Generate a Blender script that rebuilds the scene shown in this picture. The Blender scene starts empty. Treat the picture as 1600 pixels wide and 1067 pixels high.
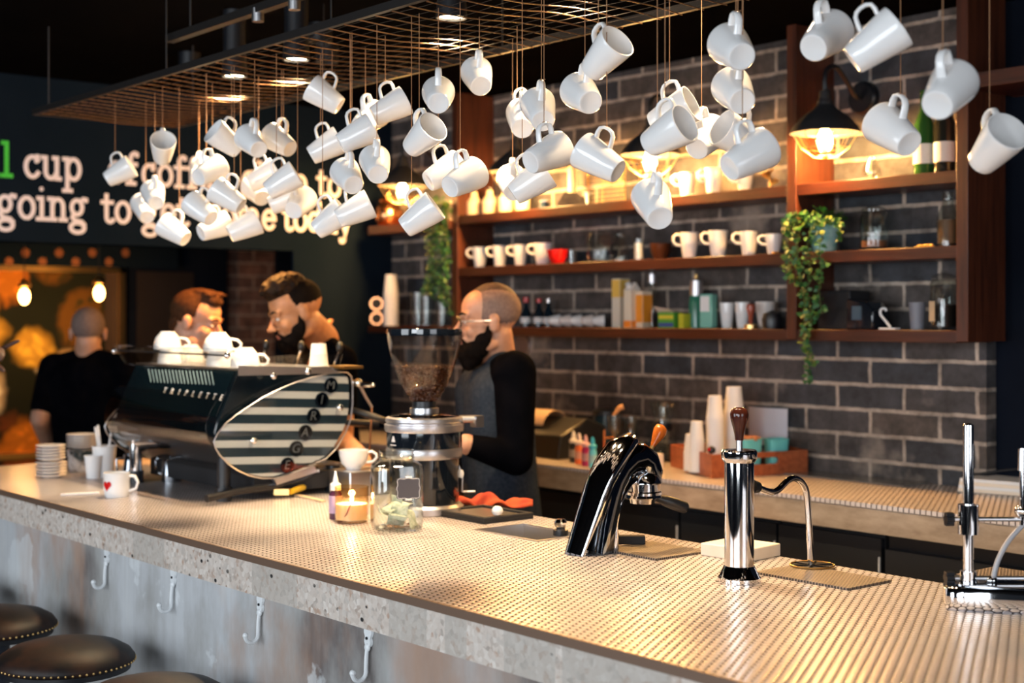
import bpy, math, random
from mathutils import Vector, Matrix
PI = math.pi
random.seed(7)
S = bpy.context.scene
COL = S.collection
V = Vector

# ------------------------------------------------------------------ camera, light, exposure
TH = math.radians(50.53)
CAMZ = 1.65
F = 2222.0
HY = 497.0
VW = V((-math.sin(TH), math.cos(TH), 0))      # view direction
RT = V((math.cos(TH), math.sin(TH), 0))       # to the right of the view
UP = V((0, 0, 1))
cd = bpy.data.cameras.new('camera'); cam = bpy.data.objects.new('camera', cd); COL.objects.link(cam)
cam.location = (0, 0, CAMZ); cam.rotation_euler = (PI/2, 0, TH)
cd.lens = 50; cd.sensor_width = 36; cd.shift_y = -0.0228
cd.clip_start = 0.05
cd.dof.use_dof = True; cd.dof.focus_distance = 3.45; cd.dof.aperture_fstop = 2.5
S.camera = cam
S.view_settings.view_transform = 'Standard'; S.view_settings.look = 'None'
S.view_settings.gamma = 1.0; S.view_settings.exposure = 0.0
S.view_settings.use_curve_mapping = False
w = bpy.data.worlds.new('world'); S.world = w; w.use_nodes = True
w.node_tree.nodes['Background'].inputs[0].default_value = (0.55, 0.7, 1.0, 1)
w.node_tree.nodes['Background'].inputs[1].default_value = 0.012

def area(name, loc, target, sx, sy, power, color):
    l = bpy.data.lights.new(name, 'AREA'); l.shape = 'RECTANGLE'; l.size = sx; l.size_y = sy
    l.energy = power; l.color = color
    o = bpy.data.objects.new(name, l); COL.objects.link(o); o.location = loc
    o.rotation_euler = (V(target)-V(loc)).to_track_quat('-Z', 'Y').to_euler()
    return o
def point(name, loc, power, color, r=0.03):
    l = bpy.data.lights.new(name, 'POINT'); l.energy = power; l.color = color; l.shadow_soft_size = r
    o = bpy.data.objects.new(name, l); COL.objects.link(o); o.location = loc
    return o
def spot(name, loc, target, power, color, ang=100, r=0.03, blend=0.6):
    l = bpy.data.lights.new(name, 'SPOT'); l.energy = power; l.color = color; l.shadow_soft_size = r
    l.spot_size = math.radians(ang); l.spot_blend = blend
    o = bpy.data.objects.new(name, l); COL.objects.link(o); o.location = loc
    o.rotation_euler = (V(target)-V(loc)).to_track_quat('-Z', 'Y').to_euler()
    return o
DAY = (0.86, 0.93, 1.0)
# shop-front windows behind and beside the viewer
area('window_daylight_front', (0.9, -3.2, 1.75), (-2.6, 2.3, 1.5), 3.4, 2.3, 185, DAY)
area('window_daylight_side', (-4.2, -2.9, 1.8), (-4.0, 2.0, 1.2), 2.4, 2.2, 105, DAY)
area('window_daylight_right', (2.8, 1.6, 1.9), (-2.6, 2.9, 1.3), 2.2, 2.0, 55, (0.88, 0.93, 1.0))

area('lettering_fill', (-1.2, -3.1, 2.1), (-6.4, 2.7, 2.1), 2.0, 1.6, 130, DAY)  # added fill light to brighten the wall lettering, stands for no window
# ------------------------------------------------------------------ pixel <-> place
def P(x, y, Z):
    return VW*Z + RT*((x-800)/F*Z) + V((0, 0, CAMZ + (HY-y)/F*Z))
def _d(x, y):
    return VW + RT*((x-800)/F) + V((0, 0, (HY-y)/F))
def PY(x, y, Y):
    d = _d(x, y); s = Y/d.y; return V((d.x*s, Y, CAMZ+d.z*s))
def PX(x, y, X):
    d = _d(x, y); s = X/d.x; return V((X, d.y*s, CAMZ+d.z*s))
def PZ(x, y, z):
    d = _d(x, y); s = (z-CAMZ)/d.z; return V((d.x*s, d.y*s, z))
def depth(p):
    return V(p).dot(VW)
def px(n, p):            # n pixels at the depth of p, in metres
    return n*depth(p)/F

# ------------------------------------------------------------------ object helpers
def W(o):
    v = V((0, 0, 0))
    while o is not None:
        v = v + o.location; o = o.parent
    return v
def tag(o, label=None, cat=None, group=None, kind=None):
    if label: o['label'] = label
    if cat: o['category'] = cat
    if group: o['group'] = group
    if kind: o['kind'] = kind
    return o
def thing(name, label, cat, loc=(0, 0, 0), group=None, rz=0):
    o = bpy.data.objects.new(name, None); COL.objects.link(o)
    o.location = loc; o.rotation_euler = (0, 0, rz); o.empty_display_size = 0.05
    return tag(o, label, cat, group)

class MB:
    def __init__(s): s.v = []; s.f = []
    def add(s, vs, fs):
        n = len(s.v); s.v += [V(a) for a in vs]; s.f += [[i+n for i in f] for f in fs]; return s
    def box(s, c, d, rz=0, M=None):
        c = V(c); hx, hy, hz = d[0]/2, d[1]/2, d[2]/2
        R = M if M is not None else Matrix.Rotation(rz, 3, 'Z')
        vs = [c + R @ V((x, y, z)) for x in (-hx, hx) for y in (-hy, hy) for z in (-hz, hz)]
        return s.add(vs, [(0,1,3,2),(4,6,7,5),(0,4,5,1),(2,3,7,6),(0,2,6,4),(1,5,7,3)])
    def bb(s, a, b):
        a = V(a); b = V(b); return s.box((a+b)/2, (abs(b.x-a.x), abs(b.y-a.y), abs(b.z-a.z)))
    def ring(s, pts): pass
    def loft(s, rings, cap=True, close=False):
        n = len(rings[0]); vs = [p for r in rings for p in r]; fs = []
        m = len(rings)
        for i in range(m if close else m-1):
            a = i*n; b = ((i+1) % m)*n
            for j in range(n):
                k = (j+1) % n
                fs.append((a+j, a+k, b+k, b+j))
        if cap and not close:
            fs.append(tuple(reversed(range(n)))); fs.append(tuple(range((m-1)*n, m*n)))
        return s.add(vs, fs)
    def cyl(s, p0, p1, r0, r1=None, n=20, cap=True):
        if r1 is None: r1 = r0
        return s.sweep([p0, p1], [r0, r1], n, cap)
    def sweep(s, pts, rad, n=12, cap=True, close=False, ex=1.0, ey=1.0, up=None):
        pts = [V(p) for p in pts]; m = len(pts)
        if not isinstance(rad, (list, tuple)): rad = [rad]*m
        T = []
        for i in range(m):
            if close: t = pts[(i+1) % m]-pts[i-1]
            else: t = pts[min(i+1, m-1)]-pts[max(i-1, 0)]
            T.append(t.normalized() if t.length > 1e-9 else V((0, 0, 1)))
        u0 = V(up) if up is not None else (V((0, 0, 1)) if abs(T[0].z) < 0.9 else V((1, 0, 0)))
        u = (u0 - T[0]*u0.dot(T[0])).normalized()
        rings = []
        for i in range(m):
            u = (u - T[i]*u.dot(T[i]))
            u = u.normalized() if u.length > 1e-6 else V((1, 0, 0))
            v = T[i].cross(u)
            rings.append([pts[i] + (u*math.cos(2*PI*j/n)*ex + v*math.sin(2*PI*j/n)*ey)*rad[i] for j in range(n)])
        return s.loft(rings, cap, close)
    def lathe(s, prof, c=(0, 0, 0), axis='Z', n=28, M=None):
        c = V(c); rings = []
        for r, h in prof:
            r = max(r, 1e-5); ring = []
            for j in range(n):
                a = 2*PI*j/n
                p = V((r*math.cos(a), r*math.sin(a), h))
                if axis == 'X': p = V((h, r*math.sin(a), r*math.cos(a)))
                elif axis == 'Y': p = V((r*math.sin(a), h, r*math.cos(a)))
                if M is not None: p = M @ p
                ring.append(c+p)
            rings.append(ring)
        return s.loft(rings, True)
    def ell(s, c, r, M=None, nu=16, nv=10):
        c = V(c)
        if not isinstance(r, (list, tuple, Vector)): r = (r, r, r)
        rings = []
        for i in range(nv+1):
            t = -PI/2 + PI*i/nv; ct = max(math.cos(t), 1e-4); ring = []
            for j in range(nu):
                a = 2*PI*j/nu; p = V((r[0]*ct*math.cos(a), r[1]*ct*math.sin(a), r[2]*math.sin(t)))
                if M is not None: p = M @ p
                ring.append(c+p)
            rings.append(ring)
        return s.loft(rings, True)
    def cap(s, p0, r0, p1, r1, n=12):      # tapered capsule
        p0 = V(p0); p1 = V(p1); d = p1-p0
        if d.length < 1e-6: return s.ell(p0, max(r0, r1))
        t = d.normalized(); u0 = V((0, 0, 1)) if abs(t.z) < 0.9 else V((1, 0, 0))
        u = (u0-t*u0.dot(t)).normalized(); v = t.cross(u); rings = []
        K = 5
        for i in range(K+1):
            a = -PI/2 + PI/2*i/K
            rings.append([p0 + t*math.sin(a)*r0 + (u*math.cos(2*PI*j/n)+v*math.sin(2*PI*j/n))*max(math.cos(a), 1e-4)*r0 for j in range(n)])
        for i in range(K+1):
            a = PI/2*i/K
            rings.append([p1 + t*math.sin(a)*r1 + (u*math.cos(2*PI*j/n)+v*math.sin(2*PI*j/n))*max(math.cos(a), 1e-4)*r1 for j in range(n)])
        return s.loft(rings, True)
    def prism(s, poly, vec):               # poly: list of points, extruded by vec
        vec = V(vec); a = [V(p) for p in poly]; b = [p+vec for p in a]
        n = len(a); fs = [tuple(range(n)), tuple(reversed(range(n, 2*n)))]
        fs += [(i, i+n, (i+1) % n+n, (i+1) % n) for i in range(n)]
        return s.add(a+b, fs)
    def build(s, name, m, parent=None, origin=None, ang=35, bevel=0, world=True, remesh=0, smooth_it=0, sub=0):
        base = W(parent) if (parent is not None and world) else V((0, 0, 0))
        if origin is not None: base = V(origin)
        me = bpy.data.meshes.new(name)
        me.from_pydata([tuple(p-base) for p in s.v], [], [list(f) for f in s.f])
        import bmesh
        bm = bmesh.new(); bm.from_mesh(me); bmesh.ops.recalc_face_normals(bm, faces=bm.faces[:]) if not remesh else None
        bm.to_mesh(me); bm.free()
        me.polygons.foreach_set('use_smooth', [True]*len(me.polygons))
        me.set_sharp_from_angle(angle=math.radians(ang)) if not remesh else None
        me.materials.append(m)
        o = bpy.data.objects.new(name, me); COL.objects.link(o)
        if parent is not None: o.parent = parent
        if origin is not None: o.location = origin
        if bevel:
            b = o.modifiers.new('bevel', 'BEVEL'); b.width = bevel; b.segments = 2; b.limit_method = 'ANGLE'; b.angle_limit = math.radians(40)
        if remesh:
            r = o.modifiers.new('remesh', 'REMESH'); r.mode = 'VOXEL'; r.voxel_size = remesh; r.use_smooth_shade = True
            if smooth_it:
                q = o.modifiers.new('smooth', 'SMOOTH'); q.factor = 0.5; q.iterations = smooth_it
        if sub:
            q = o.modifiers.new('sub', 'SUBSURF'); q.levels = sub; q.render_levels = sub
        return o
def single(mb, name, m, label, cat, origin, group=None, **k):
    return tag(mb.build(name, m, None, origin=origin, **k), label, cat, group)
def copy_tree(o, parent=None):
    c = o.copy(); COL.objects.link(c)
    if parent is not None: c.parent = parent
    for ch in list(o.children): copy_tree(ch, c)
    return c
def text_mb(txt, size, ext, M, c, align='CENTER'):     # built-in font lettering as mesh, M: 3x3 (text x, text y, normal)
    cu = bpy.data.curves.new('t', 'FONT'); cu.body = txt; cu.size = size; cu.extrude = ext; cu.align_x = align; cu.align_y = 'CENTER'
    ob = bpy.data.objects.new('t', cu); COL.objects.link(ob)
    me = bpy.data.meshes.new_from_object(ob)
    mb = MB(); mb.add([V(c) + M @ v.co for v in me.vertices], [list(p.vertices) for p in me.polygons])
    bpy.data.objects.remove(ob); bpy.data.curves.remove(cu); bpy.data.meshes.remove(me)
    return mb
def cols(a, b, c):
    return Matrix((a, b, c)).transposed()

# ------------------------------------------------------------------ materials
class N:
    def __init__(s, name):
        s.m = bpy.data.materials.new(name); s.m.use_nodes = True; s.t = s.m.node_tree
        s.b = s.t.nodes['Principled BSDF']
    def n(s, kind, **k):
        x = s.t.nodes.new(kind)
        for a, b in k.items(): setattr(x, a, b)
        return x
    def l(s, a, b): s.t.links.new(a, b)
    def put(s, sock, v):
        if isinstance(v, bpy.types.NodeSocket): s.l(v, sock)
        else:
            if isinstance(v, (tuple, list)) and len(v) == 3 and sock.type == 'RGBA': v = tuple(v)+(1,)
            sock.default_value = v
    def math(s, op, a, b=None, c=None):
        x = s.n('ShaderNodeMath', operation=op)
        for i, q in enumerate((a, b, c)):
            if q is not None: s.put(x.inputs[i], q)
        return x.outputs[0]
    def vmath(s, op, a, b=None):
        x = s.n('ShaderNodeVectorMath', operation=op)
        s.put(x.inputs[0], a)
        if b is not None: s.put(x.inputs[1], b)
        return x.outputs['Value'] if op in ('LENGTH', 'DOT_PRODUCT', 'DISTANCE') else x.outputs[0]
    def pos(s): return s.n('ShaderNodeNewGeometry').outputs['Position']
    def obj(s): return s.n('ShaderNodeTexCoord').outputs['Object']
    def noise(s, vec, scale, detail=4, rough=0.55):
        x = s.n('ShaderNodeTexNoise'); s.put(x.inputs['Vector'], vec); x.inputs['Scale'].default_value = scale
        x.inputs['Detail'].default_value = detail; x.inputs['Roughness'].default_value = rough
        return x.outputs['Fac']
    def ramp(s, fac, stops, interp='LINEAR'):
        x = s.n('ShaderNodeValToRGB'); x.color_ramp.interpolation = interp
        e = x.color_ramp.elements
        while len(e) < len(stops): e.new(0.5)
        for i, (p, c) in enumerate(stops):
            e[i].position = p
            if not isinstance(c, (tuple, list)): c = (c, c, c)
            e[i].color = tuple(c)+(1,)
        s.put(x.inputs[0], fac); return x.outputs[0]
    def mix(s, fac, a, b, mode='MIX'):
        x = s.n('ShaderNodeMix', data_type='RGBA', blend_type=mode)
        s.put(x.inputs[0], fac); s.put(x.inputs[6], a); s.put(x.inputs[7], b); return x.outputs[2]
    def bump(s, h, strength=0.3, dist=0.01):
        x = s.n('ShaderNodeBump'); s.put(x.inputs['Height'], h); x.inputs['Strength'].default_value = strength
        x.inputs['Distance'].default_value = dist; s.l(x.outputs[0], s.b.inputs['Normal']); return x
    def set(s, **k):
        nm = dict(color='Base Color', rough='Roughness', metal='Metallic', coat='Coat Weight', ior='IOR',
                  trans='Transmission Weight', emit='Emission Color', estr='Emission Strength', sheen='Sheen Weight',
                  sss='Subsurface Weight', spec='Specular IOR Level', alpha='Alpha')
        for a, b in k.items(): s.put(s.b.inputs[nm[a]], b)
        return s
    def scalev(s, vec, sc):
        x = s.n('ShaderNodeVectorMath', operation='MULTIPLY'); s.put(x.inputs[0], vec); x.inputs[1].default_value = sc
        return x.outputs[0]
def plain(name, c, rough=0.5, metal=0, **k):
    m = N(name); m.set(color=tuple(c), rough=rough, metal=metal, **k); 
    return m.m
def varied(name, c1, c2, rough=0.5, metal=0, scale=8, bump=0, **k):
    m = N(name); f = m.noise(m.obj(), scale)
    m.set(color=m.mix(m.ramp(f, [(0.35, 0.0), (0.65, 1.0)]), tuple(c1), tuple(c2)), rough=rough, metal=metal, **k)
    if bump: m.bump(m.noise(m.obj(), scale*6), bump, 0.003)
    return m.m
def glassy(name, tint=(1, 1, 1), rough=0.02, refl=1.0):      # thin-walled glass: see through, Fresnel reflection
    m = N(name); t = m.t
    tr = m.n('ShaderNodeBsdfTransparent'); tr.inputs[0].default_value = tuple(tint)+(1,)
    gl = m.n('ShaderNodeBsdfGlossy'); gl.inputs['Roughness'].default_value = rough
    fr = m.n('ShaderNodeLayerWeight'); fr.inputs[0].default_value = 0.5
    k = m.math('MULTIPLY_ADD', m.math('POWER', fr.outputs['Facing'], 4.0), 0.80*refl, 0.055*refl)
    k = m.math('MINIMUM', k, 0.95)
    mx = m.n('ShaderNodeMixShader'); m.l(k, mx.inputs[0]); m.l(tr.outputs[0], mx.inputs[1]); m.l(gl.outputs[0], mx.inputs[2])
    m.l(mx.outputs[0], t.nodes['Material Output'].inputs[0]); t.nodes.remove(m.b)
    return m.m
def emissive(name, c, s):
    m = N(name); m.set(color=(0, 0, 0), emit=tuple(c), estr=s, rough=0.5); return m.m

def hexmat(name, pitch, tile, tile2, grout, metal, rough, lo=0.375, hi=0.435, bstr=0.6, dist=0.002):
    m = N(name); p = m.pos()
    q = m.vmath('ADD', m.scalev(m.vmath('MULTIPLY', p, (1, 1, 0)), (1/pitch, 1/pitch, 0)), (500, 500*1.7320508, 0))
    r = (1, 1.7320508, 1); h = (0.5, 0.8660254, 0)
    a = m.vmath('SUBTRACT', m.vmath('MODULO', q, r), h)
    b = m.vmath('SUBTRACT', m.vmath('MODULO', m.vmath('ADD', q, h), r), h)
    d = m.math('MINIMUM', m.vmath('LENGTH', a), m.vmath('LENGTH', b))
    mask = m.ramp(d, [(lo+0.03, 1.0), (hi, 0.0)])
    f = m.noise(p, 2.2, 3)
    tc = m.mix(m.ramp(f, [(0.4, 0.0), (0.6, 1.0)]), tuple(tile), tuple(tile2))
    m.set(color=m.mix(mask, tuple(grout), tc), metal=m.math('MULTIPLY', mask, metal))
    rr = m.math('MULTIPLY_ADD', mask, rough-0.7, 0.7); m.set(rough=rr)
    hh = m.ramp(d, [(0.0, 1.0), (lo*0.7, 0.93), (lo, 0.78), (hi, 0.0)])
    m.bump(hh, bstr, dist)
    return m.m

M = {}
M['penny'] = hexmat('penny_tile', 0.0205, (0.84, 0.74, 0.71), (0.76, 0.70, 0.69), (0.025, 0.010, 0.006), 0.25, 0.24)
M['grate'] = hexmat('perforated_steel', 0.0085, (0.040, 0.030, 0.024), (0.055, 0.042, 0.034), (0.30, 0.23, 0.18), 0.15, 0.4, 0.36, 0.44)
M['ceramic'] = plain('white_ceramic', (0.84, 0.83, 0.82), 0.16, coat=0.3)
M['paper'] = plain('white_paper', (0.82, 0.80, 0.79), 0.7)
M['chrome'] = plain('chrome', (0.86, 0.85, 0.86), 0.05, 1.0)
M['chrome_dark'] = plain('dark_chrome', (0.30, 0.32, 0.35), 0.07, 1.0)
M['steel'] = plain('brushed_steel', (0.62, 0.61, 0.62), 0.3, 1.0)
M['steel_light'] = plain('satin_aluminium', (0.60, 0.58, 0.60), 0.32, 0.95)
M['black'] = plain('black_plastic', (0.008, 0.009, 0.012), 0.35)
M['gloss_black'] = plain('gloss_black_enamel', (0.006, 0.009, 0.014), 0.06, coat=0.6)
M['matt_black'] = plain('matt_black', (0.010, 0.010, 0.012), 0.75)
M['navy'] = varied('machine_navy', (0.003, 0.006, 0.009), (0.005, 0.011, 0.016), 0.16, 0, 3)
M['glass'] = glassy('clear_glass', (0.93, 0.95, 0.94), 0.02, 1.3)
M['glass_warm'] = glassy('amber_glass', (0.99, 0.88, 0.70), 0.03, 1.0)
M['smoke'] = glassy('smoked_acrylic', (0.95, 0.90, 0.86), 0.05, 1.0)
M['acrylic'] = glassy('clear_acrylic', (0.94, 0.96, 0.97), 0.03, 0.9)
M['copper'] = plain('copper', (0.75, 0.33, 0.14), 0.25, 1.0)
M['brass'] = plain('brass', (0.80, 0.52, 0.20), 0.3, 1.0)
M['twine'] = plain('brown_twine', (0.30, 0.15, 0.07), 0.9)
M['wire'] = plain('copper_wire', (0.42, 0.22, 0.10), 0.35, 0.9)
M['dark_steel'] = plain('dark_steel_rail', (0.03, 0.026, 0.024), 0.45, 0.6)
M['red'] = plain('red_glaze', (0.62, 0.01, 0.01), 0.2)
M['bronze'] = plain('bronze_trim', (0.20, 0.125, 0.085), 0.45, 0.35)
M['edge_white'] = plain('white_edge', (0.5, 0.52, 0.55), 0.4)
M['turquoise'] = plain('turquoise_plastic', (0.16, 0.62, 0.62), 0.4)
M['wax'] = plain('candle_wax', (0.90, 0.84, 0.80), 0.6, sss=0.2)
M['white_block'] = varied('white_stone', (0.78, 0.66, 0.52), (0.83, 0.73, 0.60), 0.6, 0, 12)

def wood(name, c1, c2, axis, rough=0.4, scale=6):
    m = N(name); p = m.pos()
    sc = {'X': (0.6, 9, 9), 'Y': (9, 0.6, 9), 'Z': (9, 9, 0.6)}[axis]
    f = m.noise(m.scalev(p, sc), scale, 5, 0.6)
    m.set(color=m.mix(m.ramp(f, [(0.3, 0.0), (0.7, 1.0)]), tuple(c1), tuple(c2)), rough=rough)
    m.bump(f, 0.15, 0.002); return m.m
M['wood_x'] = wood('mahogany_shelf', (0.032, 0.007, 0.003), (0.075, 0.017, 0.006), 'X')
M['wood_z'] = wood('mahogany_upright', (0.035, 0.009, 0.004), (0.10, 0.026, 0.010), 'Z')
M['wood_tray'] = wood('tray_wood', (0.25, 0.055, 0.018), (0.45, 0.12, 0.04), 'X', 0.45)
M['handle_wood'] = wood('rosewood', (0.035, 0.009, 0.006), (0.10, 0.022, 0.010), 'Z', 0.1)
M['amber_wood'] = wood('amber_wood', (0.26, 0.055, 0.008), (0.50, 0.14, 0.02), 'Z', 0.1)

def brickmat(name, axis, bw, rh, mortar, sx, sz, ca, cb, cm, tan):
    m = N(name); p = m.pos(); sp = m.n('ShaderNodeSeparateXYZ'); m.l(p, sp.inputs[0])
    cx = m.n('ShaderNodeCombineXYZ')
    m.l(m.math('ADD', sp.outputs[axis], sx), cx.inputs[0]); m.l(m.math('ADD', sp.outputs[2], sz), cx.inputs[1])
    wob = m.n('ShaderNodeTexNoise'); m.l(p, wob.inputs['Vector']); wob.inputs['Scale'].default_value = 14
    vec = m.vmath('ADD', cx.outputs[0], m.scalev(m.vmath('SUBTRACT', wob.outputs['Color'], (0.5, 0.5, 0.5)), (0.012, 0.010, 0)))
    b = m.n('ShaderNodeTexBrick'); m.l(vec, b.inputs['Vector']); b.inputs['Scale'].default_value = 1
    b.inputs['Brick Width'].default_value = bw; b.inputs['Row Height'].default_value = rh
    b.inputs['Mortar Size'].default_value = mortar; b.inputs['Mortar Smooth'].default_value = 0.25; b.inputs['Bias'].default_value = 0
    b.inputs['Color1'].default_value = tuple(ca)+(1,); b.inputs['Color2'].default_value = tuple(cb)+(1,); b.inputs['Mortar'].default_value = tuple(cm)+(1,)
    blot = m.ramp(m.noise(p, 9, 6, 0.7), [(0.35, 0.5), (0.7, 1.7)])
    c = m.mix(1.0, b.outputs['Color'], blot, 'MULTIPLY')
    smear = m.ramp(m.noise(p, 1.9, 5, 0.6), [(0.60, 0.0), (0.70, tan)])
    c = m.mix(smear, c, tuple(cm))
    m.set(color=c, rough=0.75)
    hgt = m.math('ADD', m.math('MULTIPLY', b.outputs['Fac'], -1.0), m.math('MULTIPLY', m.noise(p, 40, 4), 0.35))
    m.bump(hgt, 0.5, 0.008); return m.m
M['brick'] = brickmat('dark_grey_brick', 0, 0.303, 0.095, 0.0085, 0.099, -0.068, (0.028, 0.034, 0.044), (0.090, 0.072, 0.062), (0.36, 0.30, 0.25), 0.8)
M['brick_brown'] = brickmat('brown_brick', 1, 0.24, 0.088, 0.008, 0.0, 0.0, (0.26, 0.11, 0.065), (0.13, 0.06, 0.04), (0.36, 0.22, 0.15), 0.3)

m = N('worn_plaster'); p = m.pos()
f = m.noise(m.scalev(p, (1, 1, 0.55)), 1.6, 7, 0.6)
c = m.ramp(f, [(0.34, (0.12, 0.10, 0.095)), (0.44, (0.33, 0.33, 0.32)), (0.54, (0.50, 0.52, 0.54)), (0.68, (0.62, 0.63, 0.62))])
f2 = m.noise(m.scalev(p, (1, 1, 0.5)), 2.6, 5, 0.6)
c = m.mix(m.ramp(f2, [(0.52, 0.0), (0.68, 0.75)]), c, (0.40, 0.24, 0.16))
f3 = m.noise(p, 3.1, 6, 0.55)
c = m.mix(m.ramp(f3, [(0.62, 0.0), (0.64, 0.5)]), c, (0.72, 0.76, 0.78))
f4 = m.noise(m.scalev(p, (14, 14, 0.7)), 4, 3)
c = m.mix(m.ramp(f4, [(0.35, 0.18), (0.65, 0.0)]), c, (0.30, 0.28, 0.27))
m.set(color=c, rough=0.65); m.bump(m.noise(p, 30, 4), 0.15, 0.003); M['plaster'] = m.m

m = N('terrazzo_concrete'); p = m.pos()
vo = m.n('ShaderNodeTexVoronoi'); m.l(p, vo.inputs['Vector']); vo.inputs['Scale'].default_value = 85
chips = m.ramp(m.n('ShaderNodeSeparateColor').outputs[0], [(0, 0), (1, 1)])
sc = m.n('ShaderNodeSeparateColor'); m.l(vo.outputs['Color'], sc.inputs[0])
c = m.ramp(sc.outputs[0], [(0.0, (0.62, 0.54, 0.47)), (0.35, (0.50, 0.42, 0.36)), (0.6, (0.72, 0.66, 0.60)), (0.82, (0.34, 0.29, 0.25)), (0.96, (0.42, 0.27, 0.19))])
c = m.mix(m.ramp(m.noise(p, 60, 3), [(0.4, 0.6), (0.6, 0.1)]), c, (0.62, 0.55, 0.49))
patch = m.n('ShaderNodeTexVoronoi'); m.l(m.scalev(p, (1, 0.01, 0.01)), patch.inputs['Vector']); patch.inputs['Scale'].default_value = 5.5
sp2 = m.n('ShaderNodeSeparateColor'); m.l(patch.outputs['Color'], sp2.inputs[0])
c = m.mix(m.ramp(sp2.outputs[1], [(0.70, 0.0), (0.72, 0.55)]), c, (0.40, 0.37, 0.33))
v2 = m.n('ShaderNodeTexVoronoi'); m.l(m.scalev(p, (1, 1, 1.4)), v2.inputs['Vector']); v2.inputs['Scale'].default_value = 26; v2.inputs['Randomness'].default_value = 1
hole = m.ramp(v2.outputs['Distance'], [(0.16, 1.0), (0.21, 0.0)])
gate = m.ramp(m.noise(p, 7, 2), [(0.50, 0.0), (0.56, 1.0)])
hm = m.math('MULTIPLY', hole, gate)
c = m.mix(hm, c, (0.015, 0.015, 0.015))
m.set(color=c, rough=0.6); m.bump(m.math('SUBTRACT', m.noise(p, 80, 3), m.math('MULTIPLY', hm, 3)), 0.3, 0.003); M['terrazzo'] = m.m

m = N('concrete_edge'); p = m.pos()
c = m.ramp(m.noise(m.scalev(p, (1, 1, 3)), 9, 6, 0.65), [(0.3, (0.26, 0.19, 0.135)), (0.7, (0.46, 0.36, 0.27))])
m.set(color=c, rough=0.7); M['concrete'] = m.m
M['wall_navy'] = varied('dark_painted_wall', (0.006, 0.011, 0.018), (0.009, 0.015, 0.024), 0.95, 0, 1.5, spec=0.0)
M['wall_dark'] = varied('black_painted_wall', (0.006, 0.008, 0.014), (0.009, 0.012, 0.02), 0.95, 0, 2, spec=0.02)
M['ceiling'] = varied('black_ceiling', (0.003, 0.003, 0.0035), (0.005, 0.0045, 0.0045), 0.95, 0, 2, spec=0.0)
M['floor'] = varied('dark_concrete_floor', (0.05, 0.045, 0.04), (0.085, 0.075, 0.065), 0.5, 0, 3)
M['text_white'] = plain('white_wall_paint', (0.92, 0.87, 0.93), 0.7)
M['text_green'] = plain('green_wall_paint', (0.05, 0.62, 0.06), 0.7)
M['cabinet'] = varied('charcoal_cabinet', (0.010, 0.012, 0.016), (0.014, 0.016, 0.02), 0.4, 0, 2)
m = N('seat_leather'); p = m.obj()
m.set(color=m.mix(m.ramp(m.noise(p, 7, 4), [(0.45, 0.0), (0.62, 1.0)]), (0.008, 0.006, 0.006), (0.030, 0.013, 0.008)), rough=0.5, spec=0.25)
m.bump(m.noise(p, 160, 3), 0.15, 0.001); M['leather'] = m.m
# ------------------------------------------------------------------ the setting
ZC = 1.05                       # worktop height
XL, XR = -6.44, -2.79           # brick wall from corner to end
YW = 4.45
CEIL = 2.76
def struct(name, mb, m, **k):
    return tag(mb.build(name, m, **k), kind='structure')
struct('floor', MB().bb((-9.4, -3.6, -0.06), (3.4, 6.4, 0)), M['floor'])
struct('ceiling', MB().bb((-9.4, -3.6, CEIL), (3.4, 6.4, CEIL+0.08)), M['ceiling'])
struct('wall_back', MB().bb((XL-0.12, YW, 0), (XR, YW+0.2, CEIL)), M['brick'])
struct('wall_right', MB().bb((XR+0.001, YW+0.06, 0), (3.4, YW+0.2, CEIL)), M['wall_dark'])
wl = MB(); wl.bb((XL-0.12, -3.6, 2.0), (XL, YW-0.001, CEIL)); wl.bb((XL-0.02, 3.83, 0), (XL, YW-0.001, 2.0)); wl.bb((XL-0.12, -3.6, 0), (XL, 0.9, 2.0))
wall_left = struct('wall_left', wl, M['wall_navy'])
struct('wall_front', MB().bb((-9.4, -3.75, 0), (3.4, -3.6, CEIL)), M['wall_dark'])
# room behind the opening
XB = -8.6
struct('wall_far', MB().bb((XB-0.15, -3.6, 0), (XB, 6.4, CEIL)), M['brick_brown'])

# slab-serif lettering painted on the wall
SH = 0.105       # x height
def arc(cx, cy, rx, ry, a0, a1, n=14):
    return [(cx+rx*math.cos(math.radians(a0+(a1-a0)*i/n)), cy+ry*math.sin(math.radians(a0+(a1-a0)*i/n))) for i in range(n+1)]
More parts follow.
